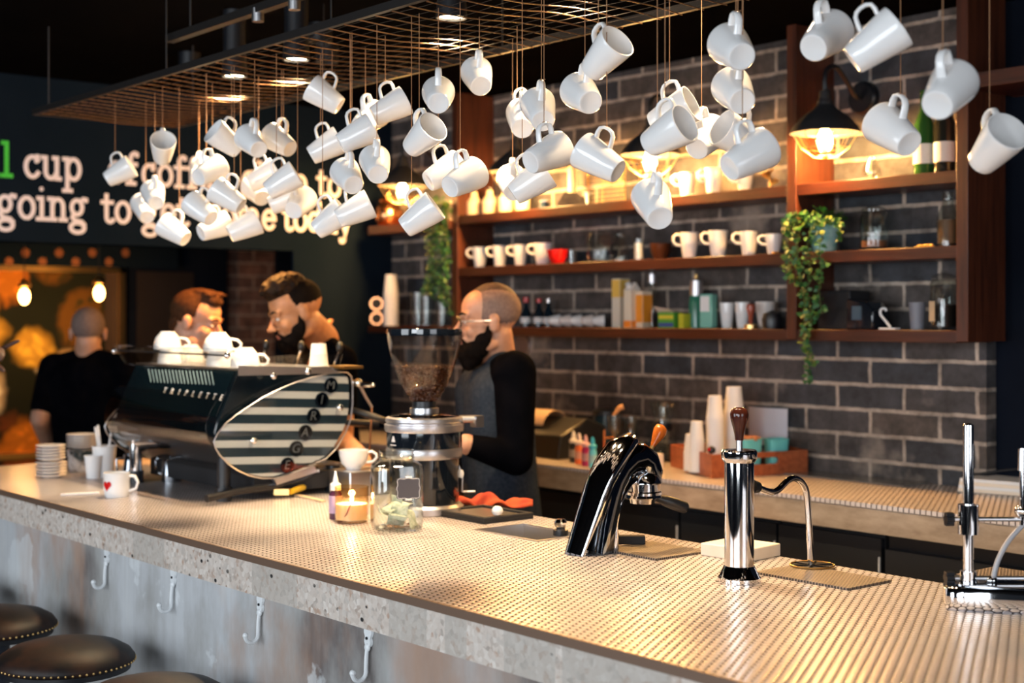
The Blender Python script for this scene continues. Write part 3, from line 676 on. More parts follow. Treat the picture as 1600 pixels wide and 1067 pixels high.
# x, y of the handle top, rim width in pixels, turn (0 = rim to the right, 90 = rim away), label
MUGS = [
 (1282, 1, 67, 52, 29, 'hanging white mug at the very top right, round base to the viewer'),
 (1348, 10, 67, -14, 36, 'large hanging white mug at the top right, tilted with its rim to the right'),
 (1407, 149, 66, 115, 32, 'hanging white mug with its base pointing lower right, beside the caged wall lamp'),
 (1473, 80, 74, 52, 32, 'big hanging white mug near the top right showing its round base lower left'),
 (1546, 174, 67, -74, 31, 'rightmost hanging white mug, its open rim turned to the viewer'),
 (935, 40, 63, -50, 33, 'hanging white mug at top centre with open rim facing right, above a brighter one'),
 (914, 100, 56, 107, 25, 'brightly lit hanging mug half hidden below the top centre mug'),
 (948, 200, 58, 152, 31, 'lone hanging white mug with rim left and base lower right, before the lamp-lit wall'),
 (1046, 128, 58, -28, 24, 'hanging mug behind the wide open one, only its rim edge and small base showing'),
 (1039, 156, 64, -41, 22, 'hanging mug with a wide open oval rim facing right, cluster right of centre'),
 (1096, 169, 56, 57, 32, 'hanging white mug with warm light behind, just right of the wide open mug'),
 (1150, 20, 66, 100, 26, 'upper of two stacked hanging mugs with round bases at lower right'),
 (1153, 91, 66, 97, 28, 'lower of two stacked hanging mugs with round bases at lower right'),
 (1161, 165, 60, 205, 26, 'hanging mug with open rim to the left, behind the large mug by the shelf post'),
 (1160, 189, 72, 27, 28, 'large hanging white mug with rim to the right, lowest in front of the shelf post'),
 (1027, 270, 61, 99, 34, 'lowest hanging mug right of centre, base hanging down to the viewer'),
 (685, 107, 51, 93, 25, 'hanging mug seen square on from its base, left of the upper middle'),
 (749, 79, 49, 100, 32, 'highest hanging mug in the middle, base toward the viewer'),
 (655, 172, 54, -47, 28, 'brightly lit hanging mug with open rim facing upper right, middle left'),
 (685, 228, 49, 24, 30, 'hanging mug tucked behind the left shoulder of its bigger neighbour, above the left wall plant'),
 (719, 235, 56, 46, 26, 'hanging mug with curled string end, round rim side right and base lower left'),
 (808, 141, 48, 18, 48, 'hanging mug half hidden at the left of the middle trio'),
 (816, 144, 49, 90, 32, 'hanging mug in the centre of the middle trio, base to the viewer'),
 (846, 127, 54, 98, 33, 'topmost and right of the middle trio of hanging mugs, base to the viewer'),
 (850, 193, 56, 38, 23, 'hanging mug lying nearly level under the middle trio, rim to the right'),
 (801, 248, 46, 95, 30, 'glowing hanging mug half hidden behind another, before the wall lamp left of centre'),
 (816, 242, 52, -2, 34, 'hanging mug with straight cut rim at right, before the bright row of bottles'),
 (643, 297, 50, -6, 36, 'lowest hanging mug left of centre, bulb shining over its handle'),
 (519, 114, 44, 178, 34, 'hanging mug alone at the top of the left cluster, base at lower right'),
 (602, 129, 46, 10, 28, 'rightmost hanging mug in the diagonal row at upper left, cool white'),
 (571, 148, 45, 60, 30, 'warm lit hanging mug in the middle of the diagonal row at upper left'),
 (550, 171, 50, 8, 28, 'long hanging mug second in the diagonal row, overlapping its lower neighbour'),
 (501, 193, 43, 4, 30, 'lowest left hanging mug of the diagonal row, with a small closed handle loop'),
 (589, 218, 48, 102, 31, 'hanging mug with thick upright handle and base to the viewer, right of the lettering'),
 (547, 237, 47, 113, 27, 'hanging mug with base at lower right just left of the thick handled one'),
 (548, 290, 49, 6, 26, 'hanging mug with rim to the right in front of the word today'),
 (504, 307, 45, -6, 36, 'lowest hanging mug on the left part, brightly lit on its top edge'),
 (362, 185, 42, 215, 34, 'brightest hanging mug right under the far downlight'),
 (398, 186, 44, 124, 29, 'grey shaded hanging mug between the two brightest ones'),
 (443, 186, 44, 146, 30, 'second brightest hanging mug, base at lower right, left cluster'),
 (323, 233, 44, 55, 26, 'hanging mug in front of the word coffee with a ball-like mug behind it'),
 (311, 238, 36, 90, 34, 'small hanging mug seen as a ball behind the one over the word coffee'),
 (366, 273, 43, 172, 34, 'hanging mug with rim left and base right, above the word some'),
 (322, 294, 44, 150, 34, 'hanging mug in front of the word get, base turned down right'),
 (332, 322, 40, 36, 22, 'hanging mug with pale round base at lower left, partly behind the one over get'),
 (280, 329, 43, 163, 32, 'lowest hanging mug at far left, in front of the letter g of get'),
 (376, 321, 46, 15, 26, 'bright hanging mug with rim to upper right, over the word some'),
 (404, 242, 40, 8, 30, 'hanging mug behind the grey shaded long one, cream lit'),
 (432, 248, 48, 2, 32, 'long grey shaded hanging mug in the heart of the left cluster'),
 (404, 266, 44, 122, 28, 'warm shaded hanging mug with round base, below the long grey one'),
 (440, 276, 40, 10, 26, 'hanging mug mostly hidden behind the long grey one, rim at right'),
 (465, 282, 47, 77, 27, 'round bellied hanging mug with base at lower left, above the word today'),
 (180, 239, 38, 4, 30, 'leftmost hanging mug, in front of the word of'),
 (254, 203, 40, -74, 34, 'hanging mug at far left looking straight into its open rim'),
 (242, 275, 37, 112, 30, 'dim hanging mug, base to the viewer, above the ball-like pair at far left'),
 (228, 297, 40, 118, 36, 'dim hanging mug with round base, at far left over the word get'),
]
placed = []
for i, (mx, my, D, psi, tau, lb) in enumerate(MUGS):
    Zd = F*2*MR/D/1.04
    p = P(mx, my, Zd)
    yy = min(max(p.y, CY0+0.047), CY1-0.03)
    k0 = round((yy-CY0-0.022)/0.05)
    for dk in (0, -1, 1, -2, 2, -3, 3, -4, 4):
        yy = CY0+0.022+0.05*(k0+dk)
        if not (CY0+0.03 < yy < CY1-0.02): continue
        p = PY(mx, my, yy)
        if all((p-V(q)).length > 0.115 for q in placed): break
    placed.append(tuple(p))
    o = copy_tree(mug0)
    a, t = math.radians(psi), math.radians(tau)
    h = RT*math.cos(a)+VW*math.sin(a)
    ax = h*math.cos(t)+UP*math.sin(t); nz = -h*math.sin(t)+UP*math.cos(t); ny = nz.cross(ax)
    R = cols(ax, ny, nz).to_4x4()
    o.matrix_world = Matrix.Translation(p) @ R
    o.location = p; o.rotation_euler = R.to_euler()
    for c in o.children:
        if c.name.startswith(('string', 'knot')):
            c.rotation_euler = R.to_3x3().inverted().to_euler()
            if c.name.startswith('string'): c.scale = (1, 1, ZM-0.012-p.z)
            else: c.scale = (1, 1, 1)
    tag(o, lb, 'mug', 'white mugs hanging from the wire canopy')
for c in list(mug0.children): bpy.data.objects.remove(c)
bpy.data.objects.remove(mug0)
# ================================================================== things on the front counter
def at_top(x, y): return PZ(x, y, ZC)
# ---- bean grinder
g = at_top(663, 800); gx, gy = g.x, g.y
gr = thing('coffee_grinder', 'tall black and silver coffee grinder with a funnel of beans', 'grinder', (gx, gy, ZC))
def L(prof, c=(gx, gy, 0), n=40, ax='Z'): return MB().lathe(prof, c, ax, n)
def gz(y): return CAMZ + (HY-y)/F*depth((gx, gy, 0))
q = depth((gx, gy, 0))/F       # metres per pixel here
b0 = ZC
L([(0, b0), (.118, b0), (.121, b0+.004), (.121, b0+.022), (.112, b0+.030), (0, b0+.030)]).build('base', M['steel_light'], gr)
L([(0, b0+.0305), (.104, b0+.0305), (.108, b0+.05), (.109, gz(714)), (0, gz(714))]).build('lower_body', M['gloss_black'], gr)
L([(0, gz(713.8)), (.116, gz(713.8)), (.118, gz(711)), (.118, gz(701)), (.116, gz(698)), (0, gz(698))]).build('middle_band', M['steel_light'], gr)
ub = L([(0, gz(697.8)), (.116, gz(697.8)), (.117, gz(690)), (.117, gz(673)), (0, gz(673))]); ub = ub.build('upper_body', M['gloss_black'], gr)
dirc = (V((0, 0, 0))-V((gx, gy, 0))).normalized()
ang = math.atan2(dirc.y, dirc.x)-0.93
pm = V((math.cos(ang), math.sin(ang), 0)); tx = V((-math.sin(ang), math.cos(ang), 0))
lg = MB(); c0 = V((gx, gy, gz(684)))+pm*.1168
lg.prism([c0-tx*.009-UP*.006, c0+tx*.009-UP*.006, c0+tx*.003+UP*.011, c0-tx*.003+UP*.011], pm*.001)
lg.build('logo_mark', M['paper'], ub)
c1 = V((gx, gy, gz(692)))+pm*.1168; MB().prism([c1-tx*.014-UP*.0012, c1+tx*.014-UP*.0012, c1+tx*.014+UP*.0012, c1-tx*.014+UP*.0012], pm*.001).build('logo_line', M['paper'], ub)
L([(0, gz(672.8)), (.121, gz(672.8)), (.123, gz(669)), (.123, gz(662)), (.117, gz(661)), (.117, gz(659)), (.121, gz(657)), (.119, gz(652)), (.110, gz(650)), (0, gz(650))]).build('lid_ring', M['steel_light'], gr)
L([(0, gz(649.8)), (.109, gz(649.8)), (.104, gz(648)), (.05, gz(645)), (0, gz(645))]).build('lid_plate', M['chrome_dark'], gr)
L([(0, gz(644.8)), (.045, gz(644.8)), (.045, gz(637)), (.038, gz(636)), (0, gz(636))]).build('collar', M['steel'], gr)
L([(0, gz(635.8)), (.037, gz(635.8)), (.037, gz(627)), (0, gz(627))]).build('throat', M['black'], gr)
hp = [(641, .0), (.0, .0)]
hop = [(.036, 626.8), (.044, 621), (.060, 610), (.076, 597), (.092, 577), (.107, 551), (.114, 535), (.117, 524)]
h = MB(); rings = []
prof = [(r, gz(y)) for r, y in hop] + [(r-.0025, gz(y)) for r, y in reversed(hop)]
n = 48; rr = [[V((gx+r*math.cos(2*PI*j/n), gy+r*math.sin(2*PI*j/n), z)) for j in range(n)] for r, z in prof]
h.loft(rr, cap=False); h.build('hopper', M['smoke'], gr)
L([(.110, gz(524)), (.117, gz(524)), (.118, gz(520)), (.117, gz(514)), (.112, gz(513.5)), (.110, gz(516))], n=48).build('hopper_rim', M['gloss_black'], gr)
L([(0, gz(516.5)), (.109, gz(516.5)), (.109, gz(517.2)), (0, gz(517.2))], n=48).build('hopper_lid', M['acrylic'], gr)
random.seed(5)
bm_ = N('coffee_beans'); f = bm_.noise(bm_.obj(), 60, 2); bm_.set(color=bm_.mix(f, (0.025, 0.008, 0.003), (0.11, 0.035, 0.012)), rough=0.28)
bb = MB()
core = L([(0, gz(626)), (.032, gz(626)), (.055, gz(610)), (.070, gz(594)), (.083, gz(578)), (.080, gz(575)), (0, gz(577))])
bb.v += core.v; bb.f += core.f
for k in range(1900):
    z = random.uniform(gz(625), gz(572)); 
    rmax = .032+.055*((z-gz(626))/(gz(572)-gz(626)))**.75
    if random.random() < 0.72: r = rmax+random.uniform(-.003, .003)
    else: r = rmax*math.sqrt(random.random()); z = gz(575)+random.uniform(-.004, .004); r = min(r, .084)
    a = random.uniform(0, 2*PI)
    Rm = Matrix.Rotation(random.uniform(0, PI), 3, 'Z') @ Matrix.Rotation(random.uniform(0, PI), 3, 'X')
    bb.ell((gx+r*math.cos(a), gy+r*math.sin(a), z), (.0052, .0036, .0030), Rm, nu=7, nv=5)
o = bb.build('coffee_beans', bm_.m, gr); o['kind'] = 'stuff'
# spout, switch and portafilter fork on the barista side
bk = V((0.35, 0.94, 0)).normalized()
sp = MB(); s0 = V((gx, gy, 0))+bk*.112; s0.z = gz(655); sp.cyl(s0-bk*.03+V((.03, 0, 0)), s0+bk*.035+V((.03, 0, 0)), .012, n=12); sp.box(s0+bk*.04+V((.03, 0, -.008)), (.03, .03, .035)); sp.build('lid_clamp', M['steel'], gr)
a0 = V((gx, gy, gz(768)))+RT*.112
f1 = MB(); f1.sweep([a0-RT*.01+UP*.09, a0+UP*.05+RT*.006, a0+RT*.004, a0+RT*.010-UP*.0, a0+RT*.045+VW*.01], .0035, 8); f1.build('portafilter_fork', M['steel'], gr)
f1 = MB(); f1.ell(a0+UP*.055+RT*.002, (.009, .009, .014)); f1.build('button', M['ceramic'], gr)

# ---- tip jar
j = at_top(617, 832); jd = px(1, j)
j = j + VW*0.06; j.z = ZC
tj = thing('tip_jar', 'square-shouldered glass tip jar with chalkboard label, banknotes and coins inside', 'jar', j)
def rsq(r, k, z, n=40, rot=-0.45, c=j):       # rounded square ring
    out = []
    for i in range(n):
        a = 2*PI*i/n; ca, sa = math.cos(a), math.sin(a)
        m_ = (abs(ca)**k+abs(sa)**k)**(-1/k)
        x, y = r*m_*ca, r*m_*sa
        out.append(V((c.x+x*math.cos(rot)-y*math.sin(rot), c.y+x*math.sin(rot)+y*math.cos(rot), z)))
    return out
outp = [(.060, 4, .002), (.068, 4.2, .008), (.071, 4.4, .025), (.071, 4.4, .170), (.069, 4, .184), (.060, 3.2, .192), (.050, 2.2, .196), (.048, 2, .202), (.052, 2, .205), (.048, 2, .209), (.052, 2, .213), (.048, 2, .218), (.051, 2, .222), (.049, 2, .226)]
inp = [(max(r-.003, .01), k, z-(0.000 if z > .02 else -.004)) for r, k, z in reversed(outp)]
jb = MB(); jb.loft([rsq(r, k, ZC+z) for r, k, z in outp+inp], cap=True); jb.build('glass_body', M['glass'], tj)
# chalkboard label on the camera side
jr = -0.45; faces = [V((math.cos(jr+k*PI/2), math.sin(jr+k*PI/2), 0)) for k in range(4)]
cdir = (V((0, 0, 0))-V((j.x, j.y, 0))).normalized()
fn = max(faces, key=lambda f: f.dot(cdir)); ft = UP.cross(fn)
fn2 = sorted(faces, key=lambda f: -f.dot(cdir))[1]
lc = j+UP*.124+fn*.0712+ft*.022
lb_ = MB(); pts = []
for k in range(40):
    a = 2*PI*k/40; ca, sa = math.cos(a), math.sin(a); m_ = (abs(ca)**6+abs(sa)**6)**(-1/6)
    w_ = 1+0.05*math.cos(8*a)
    pts.append(lc+ft*(.034*m_*ca*w_)+UP*(.030*m_*sa*w_))
lb_.prism(pts, fn*.0012); lo = lb_.build('chalk_label', plain('chalkboard', (0.07, 0.065, 0.075), 0.8), tj)
ed = MB(); ed.sweep([lc+fn*.0015+(p-lc)*.93 for p in pts], .0006, 4, close=True)
for s in (1, -1):
    for k in (-1, 0, 1): ed.ell(lc+fn*.0015+UP*(s*.031)+ft*(k*.006), (.004, .004, .003), nu=8, nv=5)
ed.build('label_scrollwork', M['paper'], lo)
bill = N('banknote_paper'); f = bill.noise(bill.obj(), 70, 3); bill.set(color=bill.mix(bill.ramp(f, [(.4, 0), (.6, 1)]), (0.40, 0.46, 0.33), (0.62, 0.64, 0.50)), rough=0.8)
random.seed(11)
for k, (dx, dz, rz, tilt, w_) in enumerate(((-.03, .045, .3, .9, .06), (.012, .06, 1.2, -.7, .065), (.036, .035, -.2, .75, .062), (0.0, .03, 2.0, .4, .07), (-.012, .07, .6, -1.0, .055))):
    R_ = Matrix.Rotation(rz+TH, 3, 'Z') @ Matrix.Rotation(tilt, 3, 'Y')
    bl = MB(); rows = []
    c_ = j+RT*dx+UP*dz-VW*.012*(k % 2)
    A = []
    for a in range(8):
        for b in range(5):
            u = (a/7-.5)*w_; v = (b/4-.5)*.05
            A.append(c_+R_ @ V((u, v, .010*math.sin(u*90+k)+.004*math.sin(v*80))))
    fs = [(a*5+b, a*5+b+1, (a+1)*5+b+1, (a+1)*5+b) for a in range(7) for b in range(4)]
    bl.add(A, fs)
    cc = c_
    o = bl.build('banknote', bill.m, None, origin=cc, ang=80)
    md = o.modifiers.new('s', 'SOLIDIFY'); md.thickness = .0006
    tag(o, ['crumpled banknote leaning left in the tip jar', 'folded banknote standing highest in the tip jar', 'banknote lying flat against the right wall of the tip jar', 'banknote lowest in the jar, just above the coins', 'thin banknote fold behind the others in the tip jar'][k], 'banknote', 'banknotes in the tip jar')
for k in range(16):
    a = k*2.4; r = .012*math.sqrt(k)
    c_ = j+V((r*math.cos(a), r*math.sin(a), .0075+.002*(k % 3)+(.003 if k > 8 else 0)))
    mb = MB(); Rm = Matrix.Rotation(0.25*math.sin(k*3), 3, 'X') @ Matrix.Rotation(0.2*math.cos(k*5), 3, 'Y')
    mb.lathe([(0, -.0008), (.0095, -.0008), (.0095, .0008), (0, .0008)], c_, n=18, M=Rm)
    single(mb, 'coin', M['copper'] if k % 3 else M['steel'], 'coin in the loose layer at the bottom of the tip jar', 'coin', c_, 'coins in the tip jar')

# ---- candle and dropper bottle
c = at_top(547, 819)+VW*.045; c.z = ZC
ca = thing('candle', 'lit candle glowing in an amber glass tumbler left of the tip jar', 'candle', c)
MB().lathe([(.0, .002), (.046, .002), (.049, .006), (.050, .105), (.0475, .105), (.0465, .010), (.0, .009)], c, n=36).build('glass_tumbler', M['glass_warm'], ca)
MB().lathe([(0, .0095), (.0455, .0095), (.0462, .055), (.03, .052), (0, .050)], c, n=30).build('wax', M['wax'], ca)
MB().cyl(c+UP*.05, c+UP*.06, .001, n=5).build('wick', M['black'], ca)
MB().lathe([(0, .058), (.004, .061), (.0055, .067), (.003, .078), (0, .087)], c, n=12).build('flame', emissive('candle_flame', (1.0, 0.62, 0.22), 45), ca)
point('candle_light', c+UP*.075, 0.9, (1.0, 0.66, 0.36), 0.01)
d2 = (V((0, 0, 0))-V((c.x, c.y, 0))).normalized(); t2 = UP.cross(d2)
lf = MB(); pts = []
def oncyl(s, z, R=.0505): a = math.atan2(d2.y, d2.x)+s/R; return c+V((R*math.cos(a), R*math.sin(a), z))
lf.sweep([oncyl(-.022, .022), oncyl(-.016, .03), oncyl(-.010, .045), oncyl(-.002, .062)], [.0010, .0022, .0022, .0006], 6); lf.build('leaf_label', plain('leaf_print', (0.35, 0.12, 0.06), 0.6), ca)
c = at_top(523, 812)+VW*.02; c.z = ZC
db = thing('dropper_bottle', 'small dark bottle with white nozzle cap and purple label behind the candle', 'bottle', c)
MB().lathe([(0, 0), (.018, 0), (.019, .004), (.019, .075), (.012, .085), (0, .086)], c, n=24).build('bottle_body', plain('purple_bottle', (0.07, 0.02, 0.05), 0.2), db)
MB().lathe([(.0194, .018), (.0196, .02), (.0196, .068), (.0194, .07)], c, n=24).build('label_band', plain('lilac_label', (0.42, 0.30, 0.45), 0.5), db)
MB().lathe([(0, .0862), (.0165, .0862), (.0165, .104), (.009, .110), (.008, .118), (.004, .135), (.0035, .142), (0, .144)], c, n=20).build('nozzle_cap', M['ceramic'], db)

# ---- tamping tray, cloth, small clutter behind grinder
c = at_top(756, 808); c.z = ZC
R_ = 0.0
tt = thing('tamping_tray', 'flat black tamping tray with steel insert right of the grinder', 'tray', c)
mb = MB(); mb.box(c+UP*.005, (.24, .19, .010)); 
for s in (-1, 1): mb.box(c+V((s*.112, 0, .014)), (.016, .19, .010)); mb.box(c+V((0, s*.087, .014)), (.21, .016, .010))
mb.build('rubber_mat', M['matt_black'], tt, bevel=.002)
MB().box(c+UP*.012, (.19, .14, .004)).build('steel_insert', M['steel'], tt)
cl = MB(); A = []; nu, nv = 26, 14
c = at_top(773, 792); c.z = ZC
for a in range(nu):
    for b in range(nv):
        u = (a/(nu-1)-.5)*.24; v = (b/(nv-1)-.5)*.10
        z = .016+.016*math.sin(a*.55+b*.3)*math.exp(-((u+.03)/.12)**2)+.018*math.exp(-((u+.055)/.05)**2)*(1-abs(v)/.06)+.006*math.sin(b*1.3)
        A.append(c+RT*u+VW*v+UP*max(z-.010*abs(v)/.05, .003))
cl.add(A, [(a*nv+b, a*nv+b+1, (a+1)*nv+b+1, (a+1)*nv+b) for a in range(nu-1) for b in range(nv-1)])
o = cl.build('cleaning_cloth', varied('red_orange_cloth', (0.33, 0.025, 0.01), (0.48, 0.075, 0.018), 0.9, 0, 20), None, origin=c, ang=80); tag(o, 'crumpled red orange cleaning cloth behind the tamping tray', 'cloth')
md = o.modifiers.new('s', 'SOLIDIFY'); md.thickness = .003; md.offset = 1
c = PZ(777, 800, ZC+.03)
single(MB().ell(c+UP*.004, (.017, .017, .015)), 'white_ball', M['ceramic'], 'small round white knob resting on the red cloth', 'knob', c)
# tamper just left of the arched tap
c = at_top(876, 836); c.z = ZC
tmz = thing('tamper', 'small tamper with chrome top and black foot left of the arched tap', 'tamper', c)
MB().lathe([(0, 0), (.021, 0), (.021, .015), (.012, .018), (0, .018)], c).build('foot', M['black'], tmz)
MB().lathe([(0, .0182), (.011, .0182), (.016, .026), (.018, .036), (.012, .045), (0, .047)], c).build('grip', M['chrome'], tmz)

# ---- arched chrome espresso tap
b = at_top(925, 866); b = b+VW*.03; b.z = ZC; X0t = b.x
def Q(x, y, o=0): 
    p = PX(x, y, X0t); p.x += o; return p
k = depth(b)/F
et = thing('espresso_tap', 'arched chrome espresso tap with amber wooden lever rising from the counter', 'tap', b)
pts = [(923, 872), (926, 850), (931, 825), (938, 800), (946, 775), (955, 752), (967, 732), (982, 718), (999, 714), (1010, 722), (1015, 738), (1013, 750)]
rad = [40, 38, 35, 32, 29.5, 28, 27, 26, 25, 24, 24, 23]
body = MB(); PP = [Q(*p) for p in pts]; PP[0].z = ZC
body.sweep(PP, [r*k for r in rad], 32, ex=1.0, ey=.82, up=(0, 1, 0)); body.build('body', M['chrome_dark'], et, ang=70)
fin = MB()
fp = [(899, 868), (909, 838), (919, 808), (929, 778), (938, 752), (950, 728), (966, 703), (984, 688), (993, 694)]
fin.sweep([Q(*p) for p in fp], [k*r for r in (14, 15, 16, 17, 18, 19, 18, 13, 6)], 18, ex=1.0, ey=1.5, up=(0, 1, 0)); fin.build('back_fin', M['chrome'], et, ang=70)
fs = MB(); fp = [(953, 872), (953, 850), (953, 820), (957, 795), (965, 772), (978, 755), (992, 748)]
fs.sweep([Q(x, min(y, 869)) for x, y in fp], [k*r for r in (9, 8.5, 8, 8, 8, 7, 5)], 14, ex=1.0, ey=2.2, up=(0, 1, 0)); fs.build('front_strip', M['chrome'], et, ang=70)
hd = MB(); gc = Q(1006, 760)
def gzz(y): return CAMZ+(HY-y)/F*depth(gc)
hd.lathe([(0, gzz(736)), (15*k, gzz(737)), (24*k, gzz(742)), (28*k, gzz(750)), (29*k, gzz(753)), (27*k, gzz(755)), (27*k, gzz(766)), (29*k, gzz(768)), (29*k, gzz(772)), (0, gzz(772))], (gc.x, gc.y, 0), n=36); hd.build('group_head', M['chrome'], et)
pfz = MB(); pfz.lathe([(0, gzz(772.5)), (30*k, gzz(772.5)), (31*k, gzz(776)), (22*k, gzz(779)), (20*k, gzz(786)), (0, gzz(786))], (gc.x-.004, gc.y, 0), n=36)
pf = pfz.build('portafilter_basket', M['chrome'], et)
hh = MB(); p0 = Q(1022, 776); p1 = PX(1073, 794, X0t+.03)
dv = p1-p0
hh.sweep([p0, p0+dv*.25, p0+dv*.32, p0+dv*.6, p0+dv*.95, p1], [k*r for r in (6, 7, 9, 10.5, 10, 7)], 16); hh.build('portafilter_handle', M['black'], et)
st_ = MB(); st_.cyl(Q(1014, 712), Q(1019, 697), 4*k, 3.5*k, 12); st_.ell(Q(1013, 711), (8*k, 8*k, 4*k)); st_.build('lever_stem', M['brass'], et)
lv = MB(); p0 = Q(1018, 700); p1 = Q(1034, 668)
dv = p1-p0
lv.sweep([p0-dv*.06, p0+dv*.1, p0+dv*.35, p0+dv*.6, p0+dv*.82, p0+dv*1.0, p0+dv*1.1], [k*r for r in (3, 4.2, 7, 10.5, 12.5, 11, 4)], 20, ey=.8); lv.build('lever', M['amber_wood'], et, ang=70)

def grate(name, cx, cy, sx, sy, rz, lb, cat='grate'):
    c_ = at_top(cx, cy); c_.z = ZC
    return c_, tag(MB().box(c_+UP*.003, (sx, sy, .006), rz).build(name, M['grate'], None, origin=c_, bevel=.001), lb, cat)
grate('drip_grate', 1022, 862, .20, .19, 0.0, 'perforated drip grate lying beside the arched tap')
c = at_top(978, 853); c.z = ZC+.0062
single(MB().box(c+UP*.011, (.10, .028, .022), TH), 'scrub_brush', M['matt_black'], 'small black brush block on the drip grate right behind the arched tap', 'brush', c, bevel=.002)
c = at_top(1157, 868); c.z = ZC
single(MB().box(c+UP*.016, (.15, .135, .032), 0.1), 'white_block', M['white_block'], 'flat cream block lying on the counter behind the straight tap', 'block', c, bevel=.003)

# ---- straight chrome water tap with long spout
b = at_top(1155, 908); b.z = ZC; k = depth(b)/F
def bz(y): return CAMZ+(HY-y)/F*depth(b)
wt = thing('water_tap', 'straight chrome column tap with dark wooden knob and long curved spout', 'tap', b)
MB().lathe([(0, ZC), (34*k, ZC), (34*k, ZC+.010), (31*k, ZC+.014), (24*k, ZC+.036), (0, ZC+.036)], (b.x, b.y, 0), n=40).build('base_flange', M['chrome'], wt)
MB().lathe([(0, ZC+.0365), (23*k, ZC+.0365), (23*k, bz(722)), (0, bz(722))], (b.x, b.y, 0), n=40).build('column', M['chrome'], wt)
MB().lathe([(0, bz(721.8)), (24*k, bz(721.8)), (27.5*k, bz(717)), (28*k, bz(714)), (28*k, bz(705)), (26*k, bz(702.5)), (6*k, bz(701)), (0, bz(701))], (b.x, b.y, 0), n=40).build('collar', M['chrome'], wt)
MB().lathe([(0, bz(700.8)), (5*k, bz(700.8)), (5*k, bz(688)), (0, bz(688))], (b.x, b.y, 0), n=16).build('knob_stem', M['steel'], wt)
MB().lathe([(0, bz(687.8)), (6.5*k, bz(687.8)), (7.5*k, bz(678)), (10*k, bz(668)), (13.5*k, bz(655)), (14.5*k, bz(647)), (12.5*k, bz(640)), (7*k, bz(636.5)), (0, bz(636))], (b.x, b.y, 0), n=28).build('knob', M['handle_wood'], wt, ang=60)
X0w = b.x
def Qw(x, y): return PX(x, y, X0w)
jt = MB(); jt.sweep([Qw(1174, 760), Qw(1184, 761)], [12*k, 9*k], 16); jt.build('spout_joint', M['black'], wt)
sp = MB(); sc_ = [(1180, 759), (1192, 765), (1205, 768.5), (1216, 765), (1224, 757), (1232, 750), (1241, 747), (1251, 752), (1258, 763), (1261, 778), (1263, 800), (1265, 840), (1267, 880), (1269, 900)]
# smooth
def cr(pts, m_=6):
    out = []
    for i in range(len(pts)-1):
        p0, p1, p2, p3 = pts[max(i-1, 0)], pts[i], pts[i+1], pts[min(i+2, len(pts)-1)]
        for s in range(m_):
            t_ = s/m_
            out.append(0.5*((2*p1)+(p2-p0)*t_+(2*p0-5*p1+4*p2-p3)*t_*t_+(-p0+3*p1-3*p2+p3)*t_**3))
    out.append(pts[-1]); return out
wp = cr([Qw(*p) for p in sc_], 5)
sp.sweep(wp, 5.3*k, 14); sp.build('spout', M['chrome'], wt, ang=70)
cg, gg = grate('drain_grate', 1284, 903, .27, .16, 0.0, 'dark perforated drain plate with round opening under the long spout')
e = wp[-1]; e.z = ZC+.0065
dn = thing('drain_cup', 'round dark drain opening with brass rim in the perforated plate', 'drain', (e.x, e.y, ZC+.006))
rg = MB(); rg.sweep([(e.x+.052*math.cos(2*PI*i/40), e.y+.052*math.sin(2*PI*i/40), ZC+.0085) for i in range(40)], .0024, 8, close=True); rg.build('rim', M['brass'], dn)
rg = MB(); rg.lathe([(0, ZC+.0062), (.050, ZC+.0062), (.050, ZC+.0072), (0, ZC+.0072)], (e.x, e.y, 0), n=36)
rg.build('dark_disc', M['matt_black'], dn)
rg = MB()
for i in range(3):
    a = PI*i/3; rg.sweep([(e.x-.049*math.cos(a), e.y-.049*math.sin(a), ZC+.009), (e.x+.049*math.cos(a), e.y+.049*math.sin(a), ZC+.009)], .003, 6)
rg.build('spider', M['dark_steel'], dn)

# ---- brewing stand at the right edge
b = at_top(1513, 948); b.z = ZC; k = depth(b)/F
def sz(y): return CAMZ+(HY-y)/F*depth(b)
bs = thing('brewing_stand', 'chrome pole stand with black clamp knobs and hose at the right edge', 'stand', b)
# low chrome base, long axis along the counter depth direction
bmv = MB(); dirb = V((0.80, 0.60, 0)).normalized(); nrb = V((-0.60, 0.80, 0))
def slab(mb, c_, L_, Wd, z0, z1, rnd=.03):
    out = []
    for z, s in ((z0, .97), (z0+.004, 1), (z1-.005, 1), (z1, .95)):
        ring = []
        for i in range(40):
            a = 2*PI*i/40; ca, sa = math.cos(a), math.sin(a); m_ = (abs(ca)**5+abs(sa)**5)**(-1/5)
            ring.append(V((c_.x, c_.y, z))+dirb*(L_/2*m_*ca*s)+nrb*(Wd/2*m_*sa*s))
        out.append(ring)
    mb.loft(out)
slab(bmv, b+dirb*.10, .30, .11, ZC, ZC+.048); bmv.build('base_block', M['chrome'], bs, ang=50)
slp = MB(); slab(slp, b+dirb*.10, .26, .08, ZC+.0482, ZC+.052); slp.build('base_plate', M['chrome_dark'], bs)
MB().cyl((b.x, b.y, ZC+.052), (b.x, b.y, sz(664)), 8.2*k, n=24).build('pole', M['chrome'], bs)
MB().cyl((b.x, b.y, sz(664)), (b.x, b.y, sz(661)), 8.2*k, 3*k, n=24).build('pole_tip', M['chrome'], bs)
